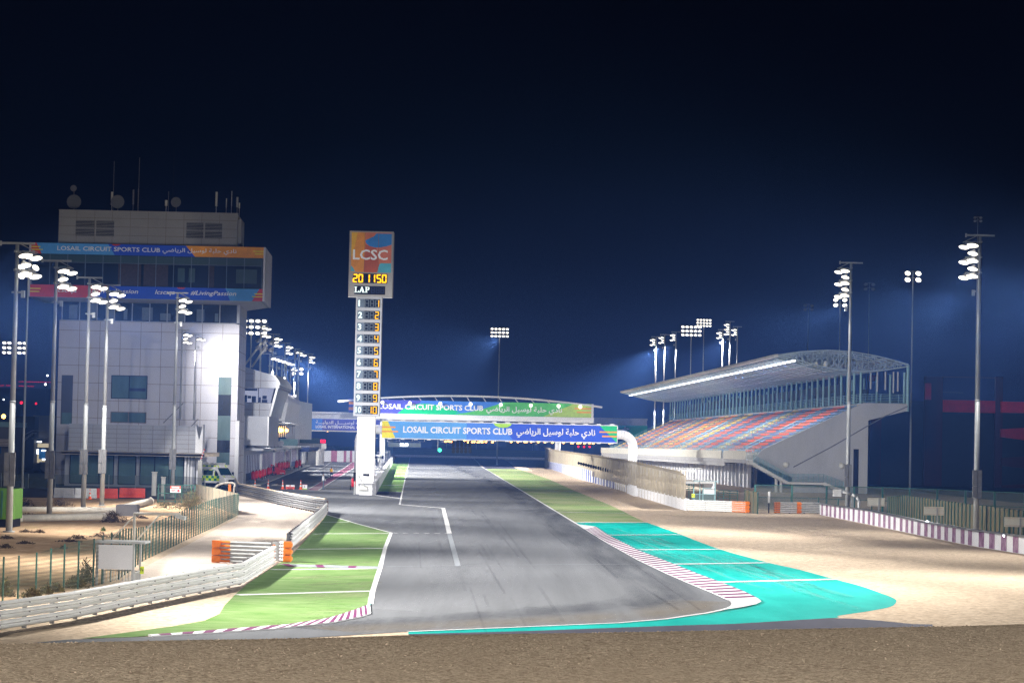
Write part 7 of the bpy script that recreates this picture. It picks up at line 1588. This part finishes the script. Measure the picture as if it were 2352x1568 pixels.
q = MB(); q.box(a.x, c.x+.2, YM-.4, YM+10, a.z-.6, a.z); q.build('roof_edge', 'teal_steel', b2)
q = MB(); z1_ = at(*KW(50, 865), YM).z; z0_ = at(*KW(50, 958), YM).z; q.box(a.x, at(*KW(190, 900), YM).x, YM-1.5, YM-1.2, z0_, z1_); q.mt(1)
for k in range(5): z = z0_+(z1_-z0_)*k/5; q.box(a.x, at(*KW(190, 900), YM).x, YM-1.53, YM-1.5, z, z+.06)
q.build('terrace_front', ['tan_canopy', 'dark_brown'], b2); q = MB(); z1_ = at(*KW(50, 960), YM).z; z0_ = at(*KW(50, 1045), YM).z; q.box(a.x, at(*KW(42, 900), YM).x, YM-1.3, YM-1.1, z0_, z1_); q.build('blue_panel', 'van_blue', b2)
settle(b2, (c.x, YM, 0))
# far LED strips on a dark stadium
st_ = thing('far_stadium', 'dark far building outlined by thin red light strips', 'building'); YF = 900
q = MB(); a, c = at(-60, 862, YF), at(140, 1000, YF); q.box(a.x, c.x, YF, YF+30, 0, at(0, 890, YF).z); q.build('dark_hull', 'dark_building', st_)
for x0_, x1_, yy in ((0, 48, 192), (78, 125, 192), (235, 318, 198), (343, 425, 202), (175, 192, 194)):
    q = MB(); wb2(q, x0_, yy-3, x1_, yy+3, YF-1, .3); q.build('light_strip', 'strip_red', st_)
q = MB(); wb2(q, 235, 145, 645, 150, YF-.8, .3); q.build('light_strip', 'strip_red', st_); settle(st_, (at(50, 1000, YF).x, YF, 0))
for (x, y, m, lab) in ((84, 608-1480/1.7415*0, 0, 0),): pass
for cx_, cy_, m, lab, r_ in ((268, 408, 'red_on', 'small red obstruction lamp in the dark left of the tower', .5), (452, 418, 'red_on', 'fainter red lamp closer to the tower', .35), (45, 580, 'street_on', 'orange lamp over the far left roof', .7), (570, 178, 'white_small', 'tiny white lamp right of the red strips', .35), (595, 68, 'white_small', 'tiny white lamp above the red strips', .3), (45, 368, 'white_small', 'tiny white lamp left below the red strips', .25)):
    t = thing('far_lamp', lab, 'lamp', 'far lamps at the left'); p = at(*KW(cx_, cy_), 800); q = MB(); q.ball((p.x, 800, p.z), r_, 8, 5); q.build('lamp', m, t); q = MB(); q.tube((p.x, 800, 0), (p.x, 800, p.z), .1, n=5); q.build('post', 'dark_building', t); settle(t, (p.x, 800, 0))
# yard fence posts with mesh, barrier arm
netfence('yard_fence', 'low chain link fence in front of the tower yard', 'chain link fence', [(-60, 1118, 1086), (60, 1120, 1088), (240, 1123, 1091), (420, 1126, 1093), (470, 1128, 1097)], 'chain', post='galv', step=2.6, ph=.04)
t = thing('parked_car', 'dark parked car with lamps reflecting, behind the yard fence at the left', 'car'); p = gp(75, 1103)
q = MB(); q.prism([(-2.1, 0, .3), (2.1, 0, .3), (2.15, 0, .8), (1.2, 0, .95), (.6, 0, 1.4), (-.9, 0, 1.42), (-1.6, 0, .98), (-2.1, 0, .9)], (0, 1.8, 0)); q.build('body', 'black', t)
q = MB(); q.prism([(-1.3, -.01, .98), (.95, -.01, .98), (.5, -.01, 1.34), (-.85, -.01, 1.36)], (0, .02, 0)); q.build('side_window', 'dark_glass', t)
for x in (-1.3, 1.3): q = MB(); q.tube((x, -.05, .32), (x, .2, .32), .32, n=14); q.build('wheel', 'rubber', t)
for x, m in ((2.1, 'white_small'), (-2.12, 'red_on')): q = MB(); q.box(x-.05, x+.05, -.02, .25, .62, .74); q.build('headlight' if x > 0 else 'tail_lamp', m, t)
t.location = p
t = thing('road_barrier', 'raised red and white striped barrier arm beside the annex', 'barrier arm'); dd = 276; a, c = at(*KA(300, 430), dd), at(*KA(412, 105), dd); q = MB(); n = 8
for k in range(n): q.mt(k % 2); q.tube(a.lerp(c, k/n), a.lerp(c, (k+1)/n), .06, n=6)
q.build('arm', ['white_plastic', 'red_plastic'], t); q = MB(); q.box(a.x-.25, a.x+.2, dd-.1, dd+.3, 0, a.z); q.build('cabinet', 'concrete_light', t); settle(t, (a.x, dd, 0))
# ================================================================ FAR END OF THE STRAIGHT
tb = MB(); Yt = 1150
p0_, p1_ = at(735, 1029, Yt), at(1330, 1045, Yt)
fw = thing('tyre_wall', 'long olive green tyre wall with horizontal bands across the far end of the straight', 'tyre wall')
q = MB(); q.box(p0_.x-6, p1_.x, Yt, Yt+2, 0, 3.4); q.mt(1)
for k in range(4): q.box(p0_.x-6, p1_.x, Yt-.05, Yt, .55+.8*k, .75+.8*k)
mat('olive', (0.16, 0.2, 0.07), .8, var=.3, scale=.05); mat('olive_dark', (0.07, 0.09, 0.05), .8)
q.build('wall', ['olive', 'olive_dark'], fw); settle(fw, (0, Yt, 0))
q = MB(); a = at(908, 1041, 1010); c = at(1310, 1047, 1010); q.box(a.x-8, c.x, 1010, 1010.5, 0, .9); q.mt(1); q.box(a.x-8, c.x, 1009.96, 1010, .25, .35); tag(q.build('far_barrier', ['white_wall', 'galv']), 'low white barrier crossing the far end of the straight', 'barrier')
# purple and white blocks across the end of the pit lane
dd = 690; bk = MB(); bk.box(-3.3, 3.3, 0, .8, 0, 2.3); bk.box(-3.2, 3.2, -.06, 0, .2, 2.0)
for i, (x0_, x1_, m) in enumerate(((215, 262, 'pink_paint'), (262, 370, 'white_wall'), (370, 464, 'pink_paint'), (464, 567, 'white_wall'), (567, 610, 'pink_paint'), (610, 663, 'white_wall'), (663, 702, 'pink_paint'), (702, 755, 'white_wall'))):
    a, c = at(*K4b(x0_, 790), dd), at(*K4b(x1_, 862), dd); q = MB(); w_ = c.x-a.x; q.box(.03, w_-.03, 0, 1, 0, a.z); q.box(.1, w_-.1, -.04, 0, .3, a.z-.3); o = q.build('barrier_block', m); o.location = (a.x, dd, 0)
    tag(o, '%s block in the barrier across the far end of the pit lane' % ('dull purple' if m[0] == 'p' else 'plain white'), 'barrier block', '%s blocks across the far pit lane' % ('purple' if m[0] == 'p' else 'white'))
# far street lamps
lp = thing('street_lamp', 'x', 'street lamp'); q = MB(); q.tube((0, 0, 0), (0, 0, 9), .14, .09, 6); q.tube((0, 0, 9), (1.6, 0, 9.2), .07, n=5); q.build('post', 'galv', lp); q = MB(); q.box(1.2, 2.3, -.2, .2, 9.05, 9.25); q.build('lamp_head', 'lamp_dim', lp)
for i, (px, py) in enumerate(((1008, 1014), (1026, 1014), (1094, 1016), (1223, 1020), (838, 1006), (857, 1006), (1073, 1013))):
    dd = 1180; p = at(px, py, dd); o = lp if i == 0 else dup(lp); o.location = (p.x, dd, 0); o.scale = (1, 1, max(.2, p.z/9.1)); o['label'] = 'thin unlit lamp post beyond the far end of the straight'; o['group'] = 'thin lamp posts beyond the straight'
ol = thing('town_lamp', 'x', 'street lamp'); q = MB(); q.ball((0, 0, 0), .95, 8, 5, .6); q.build('lamp_head', 'street_on', ol); q = MB(); q.tube((0, 0, -14), (0, 0, 0), .12, n=5); q.build('post', 'dark_building', ol)
ols = [(779, 988, 1.0), (866, 1006, .9), (937, 992, .6)]
first = True
def town(px, py, s, m='o', lab='small orange street lamp in the distant row under the bridges', grp='orange street lamps beyond the circuit', d=1400):
    global first
    p = at(px, py, d); o = ol if first else dup(ol); first = False; o.location = p; o.scale = (s, s, 1); o['label'] = lab; o['group'] = grp
    for ch in o.children:
        if ch.name.startswith('lamp_head'): ch.scale = (1, 1, s)
    return o
for cx_, cy_ in ((1325, 588), (1378, 582), (1400, 588), (1435, 592), (1690, 576), (1745, 602), (1830, 598), (1870, 596), (1938, 602), (1975, 598), (2020, 600), (2085, 594), (2210, 600)): town(*K7b(cx_, cy_), .75)
KH = K(2000, 1650, 2.24)
for cx_, cy_ in ((100, 262), (162, 262), (222, 262), (237, 262), (280, 262), (343, 263), (404, 265), (470, 268), (568, 270), (640, 272), (652, 272), (697, 275), (718, 272), (756, 275), (802, 273), (835, 277), (985, 275)): town(*KH(cx_, cy_), .7)
for x, y, s, lab in ((837.5, 1003.5, 1.5, 'bright orange lamp left of the pylon foot'), (752, 989, .9, 'orange lamp under the left end of the truss bridge'), (821, 1008, .6, 'dim orange lamp left of the bright one'), (1008, 981, 1.3, 'bright orange lamp between the two bridges, left one'), (1101, 979, 1.1, 'orange lamp on a bracket between the two bridges')): town(x, y, s, lab=lab)
for x, y, s, lab in ((1367, 974, .9, 'orange lamp right of the arched bridge end'), (1378, 971, .8, 'pair of orange lamps over the truss bridge roof'), (891.7, 1010.5, .8, 'orange lamp below the left end of the blue gantry banner')): town(x, y, s, lab=lab)
for cx_, cy_ in ((702, 303), (753, 305), (802, 305)):
    p = at(*KH(cx_, cy_), 1300); q = MB(); q.ball((0, 0, 0), .6, 8, 5); t = thing('red_lamp', 'small red lamp in the group of three under the orange row', 'lamp', 'three red lamps right of the bridge column'); q.build('lamp', 'red_on', t); q = MB(); q.tube((0, 0, -8), (0, 0, 0), .1, n=5); q.build('post', 'dark_building', t); t.location = p
t = thing('red_lamp', 'single red lamp beside the terrace at the end of the pit building', 'lamp'); p = at(*K4b(240, 643), 900); q = MB(); q.box(-1.0, 1.0, -.2, .2, -.6, .6); q.build('lamp', 'red_on', t); q = MB(); q.tube((0, 0, -12), (0, 0, 0), .1, n=5); q.build('post', 'dark_building', t); t.location = p
# distant hedge and huts beyond the pit lane end
t = thing('far_pavilion', 'pale low pavilion behind the purple and white blocks', 'pavilion'); dd = 760
a, c = at(*K4b(135, 720), dd), at(*K4b(410, 790), dd); q = MB(); q.box(a.x, c.x, dd, dd+6, 0, a.z-1); q.build('wall', 'concrete', t); q = MB(); m_ = (a.x+c.x)/2; q.prism([(a.x-.5, dd-.5, a.z-1), (c.x+.5, dd-.5, a.z-1), (m_+2, dd-.5, a.z), (m_-2, dd-.5, a.z)], (0, 7, 0)); q.build('roof', 'cladding_grey', t); settle(t, (m_, dd, 0))
# the dark line of town and scrub on the horizon
random.seed(11); q = MB()
for k in range(90):
    x = -700+k*16+random.uniform(-6, 6); h = random.choice([3, 4, 5, 6, 9, 12])*random.uniform(.6, 1.2); w_ = random.uniform(6, 24); q.box(x, x+w_, 1440, 1460, 0, h)
tag(q.build('far_town', 'dark_building'), 'dark silhouette of the far town on the horizon', 'town', kind='stuff')
# ================================================================ RENDER SETTINGS
sc.view_settings.view_transform = 'Standard'; sc.view_settings.look = 'None'; sc.view_settings.gamma = 1; sc.view_settings.exposure = EXPO
sc.cycles.max_bounces = 4; sc.cycles.diffuse_bounces = 2; sc.cycles.glossy_bounces = 2; sc.cycles.transmission_bounces = 2; sc.cycles.volume_bounces = 0
sc.cycles.transparent_max_bounces = 48; sc.cycles.use_adaptive_sampling = True; sc.cycles.adaptive_threshold = 0.02
sc.cycles.sample_clamp_indirect = 4; sc.cycles.sample_clamp_direct = 0; sc.cycles.caustics_reflective = False; sc.cycles.caustics_refractive = False
sc.cycles.use_denoising = True; sc.cycles.denoising_prefilter = 'NONE'; sc.cycles.denoising_quality = 'HIGH'; sc.cycles.denoising_input_passes = 'RGB_ALBEDO_NORMAL'; sc.cycles.use_light_tree = True; sc.cycles.pixel_filter_type = 'BLACKMAN_HARRIS'; sc.cycles.filter_width = 1.5
